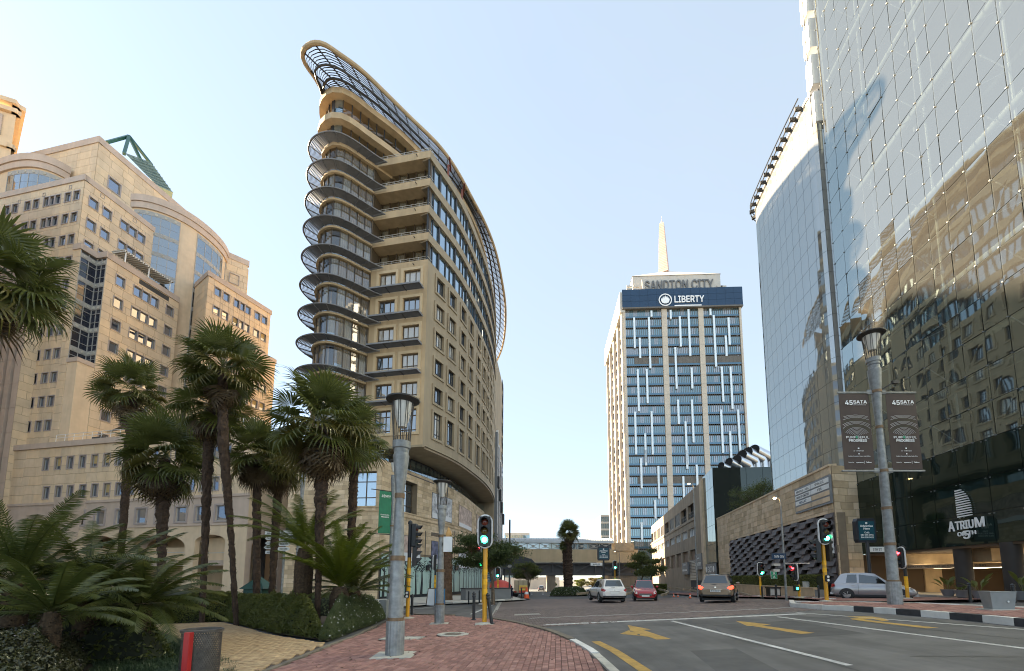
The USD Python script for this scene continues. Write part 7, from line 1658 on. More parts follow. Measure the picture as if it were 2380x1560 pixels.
obj('carved_shaft', MB().add(v, np.stack([i * na_ + k, i * na_ + k2, (i + 1) * na_ + k2, (i + 1) * na_ + k], -1).reshape(-1, 4)), 'totem_wood', tt, smooth=35)
obj('capital', MB().lathe([(r * 1.0, H), (r * 1.02, H + .05), (.001, H + .06)], 20), 'totem_wood', tt); hf = hz(1036, 1223, p) - H
obj('flame', MB().lathe([(r * .35, H + .05), (r * .72, H + hf * .25), (r * .6, H + hf * .5), (r * .25, H + hf * .8), (.001, H + hf)], 12, flute=lambda a_: 1 + .18 * np.cos(3 * a_)), 'flame_gold', tt, smooth=50)
# ---- planter, awning, cones, hedge wall
pa_, pb_ = Gh(1080, 1396, .1), Gh(1186, 1393, .1); pt_ = thing('stone_planter', 'long low dark stone planter along the hotel front', 'planter', None, (0, 0, 0)); PP = Path([pa_[:2] + (0, .6), pb_[:2] + (0, 1.2)]); zg_ = min(pa_[2], pb_[2]); zt_ = at(1130, 1370, y=pa_[1])[2]
obj('wall', MB().pbox(PP, 0, PP.L, -1.3, 0, zg_ - .3, zt_), 'sign_grey', pt_); obj('coping', MB().pbox(PP, -.05, PP.L + .05, -1.35, .05, zt_, zt_ + .08), 'dark_metal', pt_)
aw = thing('restaurant_awning', 'dark curved awning over the pavement behind the street tree', 'awning', None, (0, 0, 0)); Ya = 56; n = 10; pr = [at(x, y, y=Ya) for x, y in ((1168, 1292), (1190, 1291), (1215, 1293), (1236, 1300), (1250, 1315), (1246, 1323), (1225, 1326), (1168, 1323))]
v = [tuple(q_) for q_ in pr] + [tuple(q_ + V(-1.5, 9, .2)) for q_ in pr]; m_ = len(pr); obj('canopy', MB().add(v, [[i, (i + 1) % m_, m_ + (i + 1) % m_, m_ + i][::-1] for i in range(m_)]).add([v[0], v[1], v[6], v[7]], [[3, 2, 1, 0]]).add([v[1], v[2], v[3], v[4], v[5], v[6]], [[5, 1, 0], [5, 4, 1], [4, 2, 1], [4, 3, 2]]), 'signal_black', aw)
for x in (1172, 1228): q_ = at(x, 1330, y=Ya + 2); obj('post', MB().box(q_[0] - .08, q_[0] + .08, Ya + 1.9, Ya + 2.1, g(q_[0], Ya), q_[2] + .6), 'dark_metal', aw)
wt = obj('awning_banner', MB().box(at(1160, 1340, y=Ya - 1)[0], at(1168, 1340, y=Ya - 1)[0], Ya - 1.1, Ya - 1, at(1160, 1380, y=Ya)[2], at(1160, 1336, y=Ya)[2]), 'ad_black', aw)
def cone(label, px, pb, pt__, group):
    p = Gh(px, pb, 0); H = hz(px, pt__, p)
    if cone.src is None:
        t = cone.src = thing('traffic_cone', label, 'traffic cone', group, p, 0, H)
        obj('cone', MB().lathe([(.24, .05), (.06, .98), (.04, 1.0), (.001, 1.0)], 16), 'cone_orange', t, smooth=40); obj('base', MB().box(-.3, .3, -.3, .3, 0, .05), 'signal_black', t); obj('band', MB().lathe([(.175, .42), (.18, .42), (.14, .62), (.135, .62)], 16), 'sign_white', t)
    else: copy(cone.src, 'traffic_cone', label, p, 0, H)
cone.src = None
cone('orange traffic cone beside the delivery van at the hotel kerb', 1224, 1393, 1365, None); cone('orange cone just left of the bronze crossover, the larger of the two', 1604, 1391, 1379, None); cone('orange cone touching the rear of the bronze crossover', 1629, 1390, 1378, None); cone('small orange cone right of the red hatchback', 1566, 1388, 1379, None); cone('smallest orange cone, second one right of the red hatchback', 1576, 1388, 1380, None)
lwP = Path([tuple(PW.xy(2, 1.5)[0]), tuple(PW.xy(PW.L - .3, 1.5)[0])]); lw_ = thing('planter_wall', 'low sandstone wall holding the clipped hedge below the folded screen', 'wall', None, (0, 0, 0)); zt_ = .85
for k in range(12): obj('wall_block', MB().pbox(lwP, k * lwP.L / 12 + .015, (k + 1) * lwP.L / 12 - .015, -.3, 0, -1.2, zt_), 'sandstone_dark', lw_)
obj('coping', MB().pbox(lwP, 0, lwP.L, -.34, .04, zt_, zt_ + .06), 'sandstone', lw_)

# ================================================================ VEHICLES
def car(name, label, paint, L, Wd, H, kind, pos, heading, cat='car', tail=False, plate_txt=None):
    """a car pointing along +x at its own origin: body, glass, lights, wheels"""
    t = thing(name, label, cat, None, pos, heading)
    hw = Wd / 2; up = .1 if kind == 'suv' else .02; belt = H * .62; r = .335 if H > 1.55 else .3; xf, xr = L * .315, -L * .3
    hood = belt * .93 if kind != 'suv' else belt * .97
    st = [(-L / 2, .78, .36, belt * .74), (-L / 2 + .06, .9, .27, belt * .93), (-L / 2 + .22, .965, .23, belt * .99), (-L * .3, 1.0, .2, belt), (-L * .1, 1.0, .2, belt * .995), (L * .12, 1.0, .2, belt * .985), (L * .24, .99, .2, belt * .96), (L * .36, .965, .21, hood * .9), (L / 2 - .24, .93, .23, hood * .8), (L / 2 - .07, .84, .28, hood * .66), (L / 2, .7, .36, hood * .5)]
    sec = []
    for x, w, z0, z1 in st:
        z0 += up
        w *= hw; sec.append([(x, -w * .86, z0), (x, -w * .97, z0 + .1), (x, -w, z0 + (z1 - z0) * .45), (x, -w * .985, z0 + (z1 - z0) * .72), (x, -w * .93, z1 - .05), (x, -w * .8, z1), (x, 0, z1 + .025), (x, w * .8, z1), (x, w * .93, z1 - .05), (x, w * .985, z0 + (z1 - z0) * .72), (x, w, z0 + (z1 - z0) * .45), (x, w * .97, z0 + .1), (x, w * .86, z0), (x, 0, z0 - .02)])
    n = len(sec[0]); v = [p for s_ in sec for p in s_]; f = [[i * n + k, i * n + (k + 1) % n, (i + 1) * n + (k + 1) % n, (i + 1) * n + k] for i in range(len(sec) - 1) for k in range(n)]
    mb = MB().add(v, f)
    for q_, o in ((0, 1), (len(sec) - 1, 0)):
        c = np.mean(sec[q_], 0); vs = sec[q_] + [tuple(c)]; mb.add(vs, [[k, (k + 1) % n, n] if not o else [(k + 1) % n, k, n] for k in range(n)])
    obj('body', mb, paint, t, smooth=38)
    # cabin
    x0, x1, x2, x3 = -L / 2 + (.16 if kind != 'suv' else .14), -L / 2 + (.5 if kind != 'suv' else .42), L * .04, L * .235
    zt = H - .02; bw, tw_ = hw * .9, hw * .66
    lo = [(x0, belt * .97), (x3, belt * .93)]
    def side(s_): return [(x0, s_ * bw * .93, belt * .96), (x3, s_ * bw * .93, belt * .93), (x2, s_ * tw_, zt - .05), (x2 - .35, s_ * tw_, zt), (x1 + .25, s_ * tw_ * .98, zt - .01), (x1, s_ * tw_ * .95, zt - .06)]
    a, b = side(-1), side(1); cab = MB(); m_ = len(a)
    cab.add(a + b, [[1, 2, m_ + 2, m_ + 1][::1], [2, 3, m_ + 3, m_ + 2], [3, 4, m_ + 4, m_ + 3], [4, 5, m_ + 5, m_ + 4], [5, 0, m_, m_ + 5]]); cab.add(a, [[0, 1, 2], [0, 2, 3], [0, 3, 4], [0, 4, 5]]); cab.add(b, [[2, 1, 0], [3, 2, 0], [4, 3, 0], [5, 4, 0]])
    obj('cabin', cab, paint, t, smooth=30)
    lerp = lambda p, q_, k: tuple(np.array(p) * (1 - k) + np.array(q_) * k)
    def inset(q4, k, off):
        q4 = np.array(q4, float); c = q4.mean(0); nn_ = np.cross(q4[1] - q4[0], q4[3] - q4[0]); nn_ /= np.linalg.norm(nn_); return c + (q4 - c) * k + nn_ * off
    ws_ = inset([a[1], b[1], b[2], a[2]], .93, .008); obj('windscreen', MB().add(ws_, [[0, 1, 2, 3]]), 'car_glass', t)
    lo_ = lambda q0, q1: lerp(q0, q1, .16)
    rw_ = inset([lo_(b[0], b[5]), lo_(a[0], a[5]), a[5], b[5]], .86, .008); obj('rear_window', MB().add(rw_, [[0, 1, 2, 3]]), 'car_glass', t)
    for s_, sd in ((-1, a), (1, b)):
        B0, B1, T2, T3, T4, T5 = [np.array(q_) for q_ in sd]
        bot = lambda x: B0 + (B1 - B0) * ((x - B0[0]) / (B1[0] - B0[0])); topz = lambda x: np.interp(x, [T5[0], T4[0], T3[0], T2[0], B1[0]], [T5[2], T4[2], T3[2], T2[2], B1[2]]); topy = lambda x: np.interp(x, [T5[0], T2[0], B1[0]], [T5[1], T2[1], B1[1]])
        xm = (x1 + x2) / 2 + .02; 
        def pane(xa, xb, xta, xtb):
            q_ = []
            for x, up in ((xa, 0), (xb, 0), (xtb, 1), (xta, 1)):
                bt = bot(x); k = .1 if not up else .86; tp = np.array([x, topy(x), topz(x)]); q_.append(bt * (1 - k) + tp * k + (0, s_ * .012, 0))
            obj('side_window', MB().add(q_, [[0, 1, 2, 3]] if s_ < 0 else [[3, 2, 1, 0]]), 'car_glass', t)
        pane(xm + .05, x3 - .22, xm + .05, x2 + .12); pane(x1 + .22, xm - .05, x1 + .3, xm - .05)
        obj('sill_trim', MB().box(-L * .22, L * .23, s_ * hw * .985 - .012, s_ * hw * .985 + .012, .2, .3), 'car_trim', t)
        obj('door_line', MB().box(xm - .006, xm + .006, s_ * hw - .004, s_ * hw + .004, .34, belt * .9), 'car_trim', t)
        obj('door_handle', MB().box(xm - .3, xm - .14, s_ * hw * .995 - .015, s_ * hw * .995 + .02, belt * .83, belt * .865), paint, t)
        mr = obj('mirror', MB().add(*trimesh.creation.icosphere(1, .1).apply_scale((.7, 1.15, .75)).apply_translation((x3 - .12, s_ * (hw + .06), belt + .06)).__class__.vertices.fget(trimesh.creation.icosphere(1, .1).apply_scale((.7, 1.15, .75)).apply_translation((x3 - .12, s_ * (hw + .06), belt + .06))).__array__()[None][0:1].reshape(-1, 3)[None][0], []) if False else trimesh.creation.icosphere(1, .1).apply_scale((.7, 1.15, .75)).apply_translation((x3 - .12, s_ * (hw + .06), belt + .06)), paint, t, smooth=True)
        for xw in (xf, xr):
            w = thing_part = MB().lathe([(r * .62, -.1), (r * .94, -.1), (r, -.07), (r, .07), (r * .94, .1), (r * .62, .1)], 26); rot = np.array([[1, 0, 0, xw], [0, 0, -s_, s_ * (hw - .1)], [0, 1, 0, r], [0, 0, 0, 1.]]); w.xf(rot); wh = obj('wheel', w, 'tyre', t, smooth=40)
            rm = MB().lathe([(r * .63, .0), (r * .6, .02), (r * .5, -.02), (.001, .0)][::-1], 20); q_ = np.array([[1, 0, 0, xw], [0, 0, s_, s_ * (hw - .015)], [0, 1, 0, r], [0, 0, 0, 1.]]); rm.xf(q_)
            for k in range(5):
                an = k * 2 * PI / 5; rm.bar((xw + .05 * math.cos(an), s_ * (hw + .0), r + .05 * math.sin(an)), (xw + r * .58 * math.cos(an), s_ * (hw - .0), r + r * .58 * math.sin(an)), .05, .03)
            obj('rim', rm, 'rim', wh, smooth=30)
            aa = np.linspace(0, PI, 15); ra = r * 1.17; arc = [(xw + ra * math.cos(q_), s_ * (hw * 1.004), r + ra * math.sin(q_)) for q_ in aa]; f_ = [[0, i + 1, i] if s_ < 0 else [0, i, i + 1] for i in range(1, 14)]
            obj('wheel_arch', MB().add(arc, f_ if s_ < 0 else f_), 'car_trim', t)
        tl = [(-L / 2 + .02, s_ * hw * .66, belt * .72), (-L / 2 + .02, s_ * hw * .86, belt * .74), (-L / 2 + .2, s_ * hw * .98, belt * .8), (-L / 2 + .2, s_ * hw * .96, belt * .97), (-L / 2 + .05, s_ * hw * .84, belt * .93), (-L / 2 + .03, s_ * hw * .68, belt * .86)]
        obj('tail_light', trimesh.convex.convex_hull(np.vstack([np.array(tl), np.array(tl) * (.985, 1, 1) + (-.012, s_ * .012, 0)])), 'tail_lit' if tail else 'tail_red', t)
        hl = [(L / 2 - .06, s_ * hw * .62, hood * .55), (L / 2 - .08, s_ * hw * .8, hood * .57), (L / 2 - .36, s_ * hw * .93, hood * .72), (L / 2 - .4, s_ * hw * .86, hood * .82), (L / 2 - .14, s_ * hw * .66, hood * .72)]
        obj('headlight', trimesh.convex.convex_hull(np.vstack([np.array(hl), np.array(hl) + (.03, s_ * .012, .005)])), 'headlamp', t)
    obj('rear_bumper', MB().box(-L / 2 - .03, -L / 2 + .12, -hw * .86, hw * .86, .28 + up, belt * .46), 'car_trim' if kind == 'suv' else paint, t)
    obj('front_bumper', MB().box(L / 2 - .1, L / 2 + .03, -hw * .72, hw * .72, .24, hood * .38), 'car_trim' if kind == 'suv' else paint, t)
    obj('grille', MB().box(L / 2 - .06, L / 2 + .025, -hw * .5, hw * .5, hood * .42, hood * .6), 'signal_black', t)
    for k in range(3): obj('grille_bar', MB().box(L / 2 + .02, L / 2 + .04, -hw * .5, hw * .5, hood * (.44 + .06 * k), hood * (.455 + .06 * k)), 'chrome', t)
    pr_ = obj('rear_plate', MB().box(-L / 2 - .012, -L / 2 + .1, -.26, .26, belt * .6, belt * .6 + .12), 'plate', t); pf_ = obj('front_plate', MB().box(L / 2 - .02, L / 2 + .045, -.26, .26, .3, .41), 'plate', t)
    if plate_txt: text3(plate_txt, .07, np.array([[0, 0, -1, -L / 2 - .013], [-1, 0, 0, 0], [0, 1, 0, belt * .6 + .03], [0, 0, 0, 1.]]), 'letter_dark', pr_, width=.44, bold=True)
    obj('chrome_strip', MB().box(-L / 2 + .0, -L / 2 + .05, -hw * .4, hw * .4, belt * .74, belt * .765), 'chrome', t); obj('badge', MB().lathe([(.05, 0), (.05, .01), (.001, .012)], 12).xf(np.array([[0, 0, -1, -L / 2 + .03], [1, 0, 0, 0], [0, 1, 0, belt * .84], [0, 0, 0, 1.]])), 'chrome', t)
    obj('wiper', MB().bar((-L / 2 + .15, -.05, belt * 1.0), (-L / 2 + .2, .4, belt * 1.03), .02, .02), 'car_trim', t); obj('aerial', MB().bar((x1 + .3, 0, zt), (x1 + .15, 0, zt + .16), .012, .012), 'car_trim', t)
    obj('underbody', MB().box(-L / 2 + .2, L / 2 - .2, -hw * .8, hw * .8, .14, .24), 'car_trim', t)
    return t
gp_ = lambda px, py: Gh(px, py, 0)
p = gp_(1421, 1401); car('parked_suv' if False else 'white_suv', 'white sport utility car seen from behind left, driving away in the middle lane', 'car_white', 4.35, 1.8, 1.62, 'suv', p + (0, 2.0, 0), PI / 2 + .1, tail=False)
p = gp_(1503, 1397); car('red_hatchback', 'red hatchback coming towards the camera beside the white car', 'car_red', 3.75, 1.68, 1.5, 'hatch', p + (.3, 1.8, 0), -PI / 2 - .2)
p = gp_(1676, 1402); car('bronze_crossover', 'bronze crossover seen from behind with brake lights on, waiting at the crossing', 'car_bronze', 4.3, 1.8, 1.6, 'suv', p + (.75, 1.9, 0), PI / 2 - .5, tail=True, plate_txt='BD 20 NW GP')
p = np.array([18.7, 23.8, 0]); p[2] = g(18.7, 23.8); car('silver_hatchback', 'silver hatchback crossing from the side street behind the tall lamp', 'car_silver', 3.65, 1.66, 1.5, 'hatch', p, -.7)
for px, y, hd, m, lab in ((1391, 62, PI * .9, 'car_white', 'small white car side on beyond the palm island'), (1487, 66, -PI / 2, 'car_white', 'small white car far off between the white car and the red hatchback'), (1177, 95, PI / 2, 'car_grey', 'tiny dark car far down the street left of the bridge pier'), (1258, 120, PI / 2, 'car_grey', 'tiny dark car far off under the bridge')):
    x = at(px, 1380, y=y)[0]; car('distant_car', lab, m, 3.9, 1.7, 1.48, 'hatch', (x, y, g(x, y)), hd)
# delivery trailer and red kiosk beside the kerb
Y = 48.; a, b = at(1195, 1390, y=Y)[0], at(1226, 1390, y=Y)[0]; zg_ = g(a, Y); zt_ = at(1210, 1349, y=Y)[2]; dv = thing('delivery_van', 'tan box van parked at the hotel kerb, yellow and red lettering on its back', 'van', None, (0, 0, 0))
obj('box', MB().box(a, b, Y, Y + 4, zg_ + .55, zt_), 'truck_tan', dv)
for x in np.linspace(a + .02, b - .02, 4): obj('door_seam', MB().box(x - .02, x + .02, Y - .02, Y, zg_ + .6, zt_ - .05), 'bronze', dv)
w = b - a; zl = at(1215, 1366, y=Y)[2]; obj('yellow_panel', MB().box(a + w * .38, b - .02, Y - .03, Y - .002, zl - .3, zl + .25), 'truck_yellow', dv); obj('red_panel', MB().box(a + w * .38, b - .02, Y - .031, Y - .003, zl - .62, zl - .3), 'truck_red', dv); text3('SAMARRA', .2, CAMF(a + w * .69, Y - .034, zl - .1), 'truck_red', dv, bold=True, width=w * .52)
obj('bumper', MB().box(a, b, Y - .1, Y + .1, zg_ + .4, zg_ + .55), 'bollard_black', dv)
for x in (a + .1, b - .1):
    for yy in (Y + .7, Y + 3): obj('wheel', MB().lathe([(.36, -.12), (.36, .12), (.001, .12)], 16).xf(np.array([[1, 0, 0, x], [0, 0, 1, yy], [0, 1, 0, zg_ + .36], [0, 0, 0, 1.]])), 'tyre', dv)
for x in (a + .15, b - .15): obj('tail_light', MB().box(x - .12, x + .12, Y - .12, Y - .1, zg_ + .56, zg_ + .7), 'tail_red', dv)
rk = thing('red_parasol', 'red and tan rounded parasol cover beside the van at the hotel front', 'parasol', None, (at(1163, 1385, y=46)[0], 46, g(-3, 46))); obj('cover', MB().lathe([(1.15, .7), (1.25, 1.1), (1.0, 1.6), (.5, 1.85), (.001, 1.95)], 20), 'truck_red', rk, smooth=40); obj('stand', MB().lathe([(.25, -.1), (.1, .1), (.08, 1.0)], 10), 'dark_metal', rk)
# a walker by the hedge, and two far figures
def person(label, px, pb, pt__, pose=0., coat='navy_jacket', legs='jeans', h=0.12, face=PI):
    import manifold3d as mf
    p = Gh(px, pb, h); H = hz(px, pt__, p); s_ = H / 1.75; t = thing('person', label, 'person', None, p, face, s_)
    def chain(js):
        out = None
        for (c0, r0), (c1, r1) in zip(js, js[1:]):
            a_ = mf.Manifold.sphere(r0, 10).translate(c0); b_ = mf.Manifold.sphere(r1, 10).translate(c1); hh = mf.Manifold.batch_hull([a_, b_]); out = hh if out is None else out + hh
        return out
    st_ = .2
    def tri(mn):
        m_ = mn.refine_to_length(.05).to_mesh(); q_ = trimesh.Trimesh(m_.vert_properties[:, :3], m_.tri_verts, process=True); trimesh.smoothing.filter_taubin(q_, iterations=8); return q_
    lg = [chain([((sx * .09, 0, .92), .095), ((sx * .09, dy * .5 - .03, .5), .07), ((sx * .09, dy, .09), .045), ((sx * .09, dy - .14, .04), .04)]) for sx, dy in ((-1, st_), (1, -st_))]
    hips = chain([((-.08, 0, .95), .12), ((.08, 0, .95), .12)])
    tor = chain([((0, 0, .95), .14), ((0, -.01, 1.2), .145), ((0, 0, 1.38), .15)]) + chain([((-.17, 0, 1.42), .07), ((.17, 0, 1.42), .07)]) + chain([((0, 0, 1.42), .07), ((0, -.01, 1.52), .05)])
    arms = [chain([((sx * .19, 0, 1.41), .065), ((sx * .24, .03 + dy * .2, 1.14), .05), ((sx * .22, dy * .6 - .05, .9), .036), ((sx * .21, dy * .6 - .08, .8), .03)]) for sx, dy in ((-1, -.2), (1, .2))]
    head = chain([((0, -.01, 1.52), .05), ((0, -.02, 1.6), .08), ((0, -.01, 1.66), .095)]) + chain([((0, -.11, 1.62), .016), ((0, -.105, 1.65), .012)])
    obj('body', tri(lg[0] + lg[1] + hips + tor + arms[0] + arms[1] + head), 'skin', t, smooth=True)
    j_ = chain([((0, 0, .93), .155), ((0, -.01, 1.2), .16), ((0, 0, 1.38), .165)]) + chain([((-.17, 0, 1.42), .082), ((.17, 0, 1.42), .082)])
    for sx, dy in ((-1, -.2), (1, .2)): j_ = j_ + chain([((sx * .19, 0, 1.41), .078), ((sx * .24, .03 + dy * .2, 1.14), .063), ((sx * .22, dy * .6 - .05, .9), .048)])
    obj('jacket', tri(j_), coat, t, smooth=True)
    tr = chain([((-.08, 0, .95), .13), ((.08, 0, .95), .13)])
    for sx, dy in ((-1, st_), (1, -st_)): tr = tr + chain([((sx * .09, 0, .92), .108), ((sx * .09, dy * .5 - .03, .5), .083), ((sx * .09, dy, .12), .062)])
    obj('trousers', tri(tr), legs, t, smooth=True)
    for sx, dy in ((-1, st_), (1, -st_)): obj('shoe', tri(chain([((sx * .09, dy + .02, .045), .05), ((sx * .09, dy - .15, .035), .042)])), 'signal_black', t, smooth=True)
    obj('hair', tri(chain([((0, .02, 1.66), .1), ((0, .01, 1.69), .095)])), 'hair', t, smooth=True)
    return t
person('tiny dark clothed person standing between the planter and the delivery van', 1189, 1391, 1362, legs='navy_jacket')
person('person in dark jacket and blue jeans walking away past the hedge', 1779, 1383, 1334)
# ================================================================ PLANTS
PR = np.random.default_rng(77)
def unit(a): return a / np.maximum(np.linalg.norm(a, axis=-1, keepdims=True), 1e-9)
def leaves(c, d, n, L, Wd, rng, fold=.25):
    """kite shaped leaves: centre, direction, normal per leaf"""
    c, d, n = (np.asarray(k, float) for k in (c, d, n)); d = unit(d); s = unit(np.cross(d, n)); n = np.cross(s, d); m = len(c)
    L = np.broadcast_to(L, m)[:, None] * rng.uniform(.7, 1.25, (m, 1)); w = np.broadcast_to(Wd, m)[:, None] * rng.uniform(.75, 1.2, (m, 1))
    v = np.stack([c - d * L * .5, c + s * w * .5 + d * L * .02 + n * w * fold, c + d * L * .5 - n * L * .12, c - s * w * .5 + d * L * .02 + n * w * fold], 1).reshape(-1, 3)
    b = np.arange(m)[:, None] * 4; f = np.concatenate([b + [0, 1, 2], b + [0, 2, 3]])
    return v, f
def fan_frond(rng, Rr=.8, seg=30, droop=.3, spread=2.35, pet=.75):
    th = np.linspace(-spread, spread, seg) + rng.normal(0, .015, seg); V_, F_ = [], []
    for i, t in enumerate(th):
        l = Rr * (.72 + .28 * math.cos(t / 1.7)) * rng.uniform(.92, 1.05); d = V(math.cos(t), math.sin(t), 0); s = V(-math.sin(t), math.cos(t), 0); w = .03 * Rr / .8
        zl = .1 * math.cos(t) * 0; cup = .2 * l
        m1, m2 = d * l * .5, d * l * .8; dz = droop * l * rng.uniform(.5, 1.5)
        b = len(V_); V_ += [d * .03, m1 - s * w + V(0, 0, cup * .5 + .012), m1 + V(0, 0, cup * .5 - .012), m1 + s * w + V(0, 0, cup * .5 + .012), m2 - s * w * .55 + V(0, 0, cup * .5 - dz * .25), m2 + s * w * .55 + V(0, 0, cup * .5 - dz * .25), d * l * .97 + V(0, 0, cup * .3 - dz)]
        F_ += [[b, b + 2, b + 1], [b, b + 3, b + 2], [b + 1, b + 2, b + 4], [b + 2, b + 5, b + 4], [b + 2, b + 3, b + 5], [b + 4, b + 5, b + 6]]
    v = np.array(V_) + (pet, 0, 0); mb = MB().add(v, F_); mb.tube([(0, 0, 0), (pet * .5, 0, .02), (pet + .02, 0, 0)], [.016, .012, .008], 4); return mb
def orient(mb, az, el, roll=0., at_=(0, 0, 0), sc=1.):
    ca, sa, ce, se, cr, sr = math.cos(az), math.sin(az), math.cos(el), math.sin(el), math.cos(roll), math.sin(roll)
    Rz = np.array([[ca, -sa, 0], [sa, ca, 0], [0, 0, 1]]); Ry = np.array([[ce, 0, -se], [0, 1, 0], [se, 0, ce]]); Rx = np.array([[1, 0, 0], [0, cr, -sr], [0, sr, cr]])
    m = np.eye(4); m[:3, :3] = Rz @ Ry @ Rx * sc; m[:3, 3] = at_; return mb.xf(m)
def shaggy_trunk(pts, radii, rng, n=14, rings=60, flakes=500, m='palm_trunk', parent=None):
    pts = np.asarray(pts, float); t = np.linspace(0, 1, len(pts)); tt = np.linspace(0, 1, rings); P = np.stack([np.interp(tt, t, pts[:, k]) for k in range(3)], 1); r = np.interp(tt, t, radii)
    a = np.arange(n) / n * 2 * PI; rr = r[:, None] * (1 + rng.uniform(-.16, .16, (rings, n)) + .1 * np.sin(tt * rings * 1.6)[:, None])
    v = np.stack([P[:, None, 0] + rr * np.cos(a), P[:, None, 1] + rr * np.sin(a), np.repeat(P[:, 2:], n, 1)], -1).reshape(-1, 3); i, k = np.meshgrid(np.arange(rings - 1), np.arange(n), indexing='ij'); k2 = (k + 1) % n
    obj('trunk', MB().add(v, np.stack([i * n + k, i * n + k2, (i + 1) * n + k2, (i + 1) * n + k], -1).reshape(-1, 4)), m, parent)
    if flakes:
        u = rng.uniform(.03, 1, flakes) ** .8; c = np.stack([np.interp(u, tt, P[:, k]) for k in range(3)], 1); ang = rng.uniform(0, 2 * PI, flakes); rad = np.interp(u, tt, r); o = np.stack([np.cos(ang), np.sin(ang), np.zeros(flakes)], 1)
        v, f = leaves(c + o * rad[:, None] * 1.05, o * .55 + V(0, 0, 1) * rng.choice([-1, 1], (flakes, 1)) + rng.normal(0, .3, (flakes, 3)), o, .13, .035, rng); obj('bark_fibre', (v, f), m, parent, kind='stuff')
def palm(label, px, pyc, y, base_px, Rp, nf=42, dead=8, seed=0, lean=0., zbase=None, trunk_r=(.1, .17), name='fan_palm', mat='palm_leaf', droop=.3, old=-.8, group=None, flakes=420):
    rng = np.random.default_rng(1000 + seed); c = at(px, pyc, y=y); bx = at(base_px, 1380, y=y)[0]; zb_ = g(bx, y) if zbase is None else zbase
    t = thing(name, label, 'palm tree', group, (bx, y, zb_)); top = V(c[0] - bx, lean, c[2] - zb_)
    if trunk_r: shaggy_trunk([(0, 0, -.2), top * (.35, .3, .33), top * (.8, .8, .7), top - (0, 0, .05)], [trunk_r[0], trunk_r[0] * 1.15, trunk_r[1], trunk_r[1] * .8], rng, parent=t, flakes=flakes)
    Rm = Rp * y / 1000
    for k in range(nf):
        u = k / nf; el = 1.35 - (1.35 - old) * u ** .85 + rng.normal(0, .08); az = k * 2.39996 + rng.normal(0, .1); L = Rm / 1.3
        fr_ = fan_frond(rng, L * .66 * rng.uniform(.85, 1.12), 30, droop * (.25 + .8 * u), 2.3, L * .62 * rng.uniform(.75, 1.15)); orient(fr_, az, el, rng.normal(0, .5), top + V(0, 0, .1 * (1 - u) * Rm))
        v = np.concatenate(fr_.v); rad_ = np.linalg.norm(v - top, axis=1); v[:, 2] -= (.03 + .1 * u) * rad_ ** 2 / Rm; fr_.v = [v]; fr_.f = [np.concatenate(fr_.f)] if len(fr_.f) > 1 else fr_.f
        obj('frond', fr_, 'palm_leaf_old' if mat == 'palm_leaf' and u > .55 and rng.random() < .45 else mat, t)
    for k in range(dead):
        fr_ = fan_frond(rng, Rm * .42, 22, .8, 1.6, Rm * .3); orient(fr_, k * 2.4 + rng.normal(0, .2), -1.15 + rng.normal(0, .15), rng.normal(0, .3), top - V(0, 0, .12 + .25 * Rm * rng.random())); obj('dry_frond', fr_, 'palm_leaf_dry', t)
    return t
palm('tallest fan palm left of centre, its slender trunk leaning right at the foot', 517, 858, 17.0, 556, 122, 30, 4, 1, trunk_r=(.09, .19), old=-.75, flakes=650)
palm('fan palm standing behind the tallest one with crown lower and to its left', 490, 948, 18.5, 475, 112, 28, 5, 2, trunk_r=(.1, .2), flakes=650)
palm('fan palm with small crown in front of the stepped office, left of the tall pair', 311, 910, 22.0, 276, 92, 26, 7, 3, trunk_r=(.12, .2))
palm('bushy fan palm with low crown in front of the arcade, hanging old fronds', 383, 1065, 20.0, 378, 125, 36, 12, 4, trunk_r=(.13, .25), old=-1.05)
palm('dark fan palm with two shaded neighbours right of the tall pair', 600, 1058, 18.5, 601, 95, 30, 8, 5, trunk_r=(.12, .16), old=-1.0)
palm('dark fan palm behind, just left of the large front palm', 650, 1080, 19.5, 632, 84, 26, 8, 6, trunk_r=(.12, .17), old=-1.0)
palm('large fan palm in front of the hotel prow with a skirt of dead fronds', 752, 992, 14.6, 741, 150, 34, 16, 7, trunk_r=(.085, .2), old=-.85, droop=.35, flakes=700)
palm('fan palm half hidden behind the large front palm, trunk at the hotel window', 826, 1012, 17.2, 812, 100, 28, 8, 8, trunk_r=(.12, .17), old=-.9)
palm('fan palm at the left edge of the picture, its trunk outside', -15, 650, 10.0, -60, 185, 32, 4, 9, trunk_r=(.1, .17), old=-.85)
palm('thick palm on the street island in front of the footbridge', 1323, 1238, 54, 1322, 34, 40, 10, 10, trunk_r=(.42, .36), old=-.7, flakes=200, name='street_palm', droop=.2)
palm('shorter palm leaning on the island palm, its crown low on the left', 1312, 1272, 54.8, 1318, 17, 30, 8, 11, trunk_r=(.3, .3), old=-.6, flakes=60, name='street_palm', mat='light_tree_leaf')
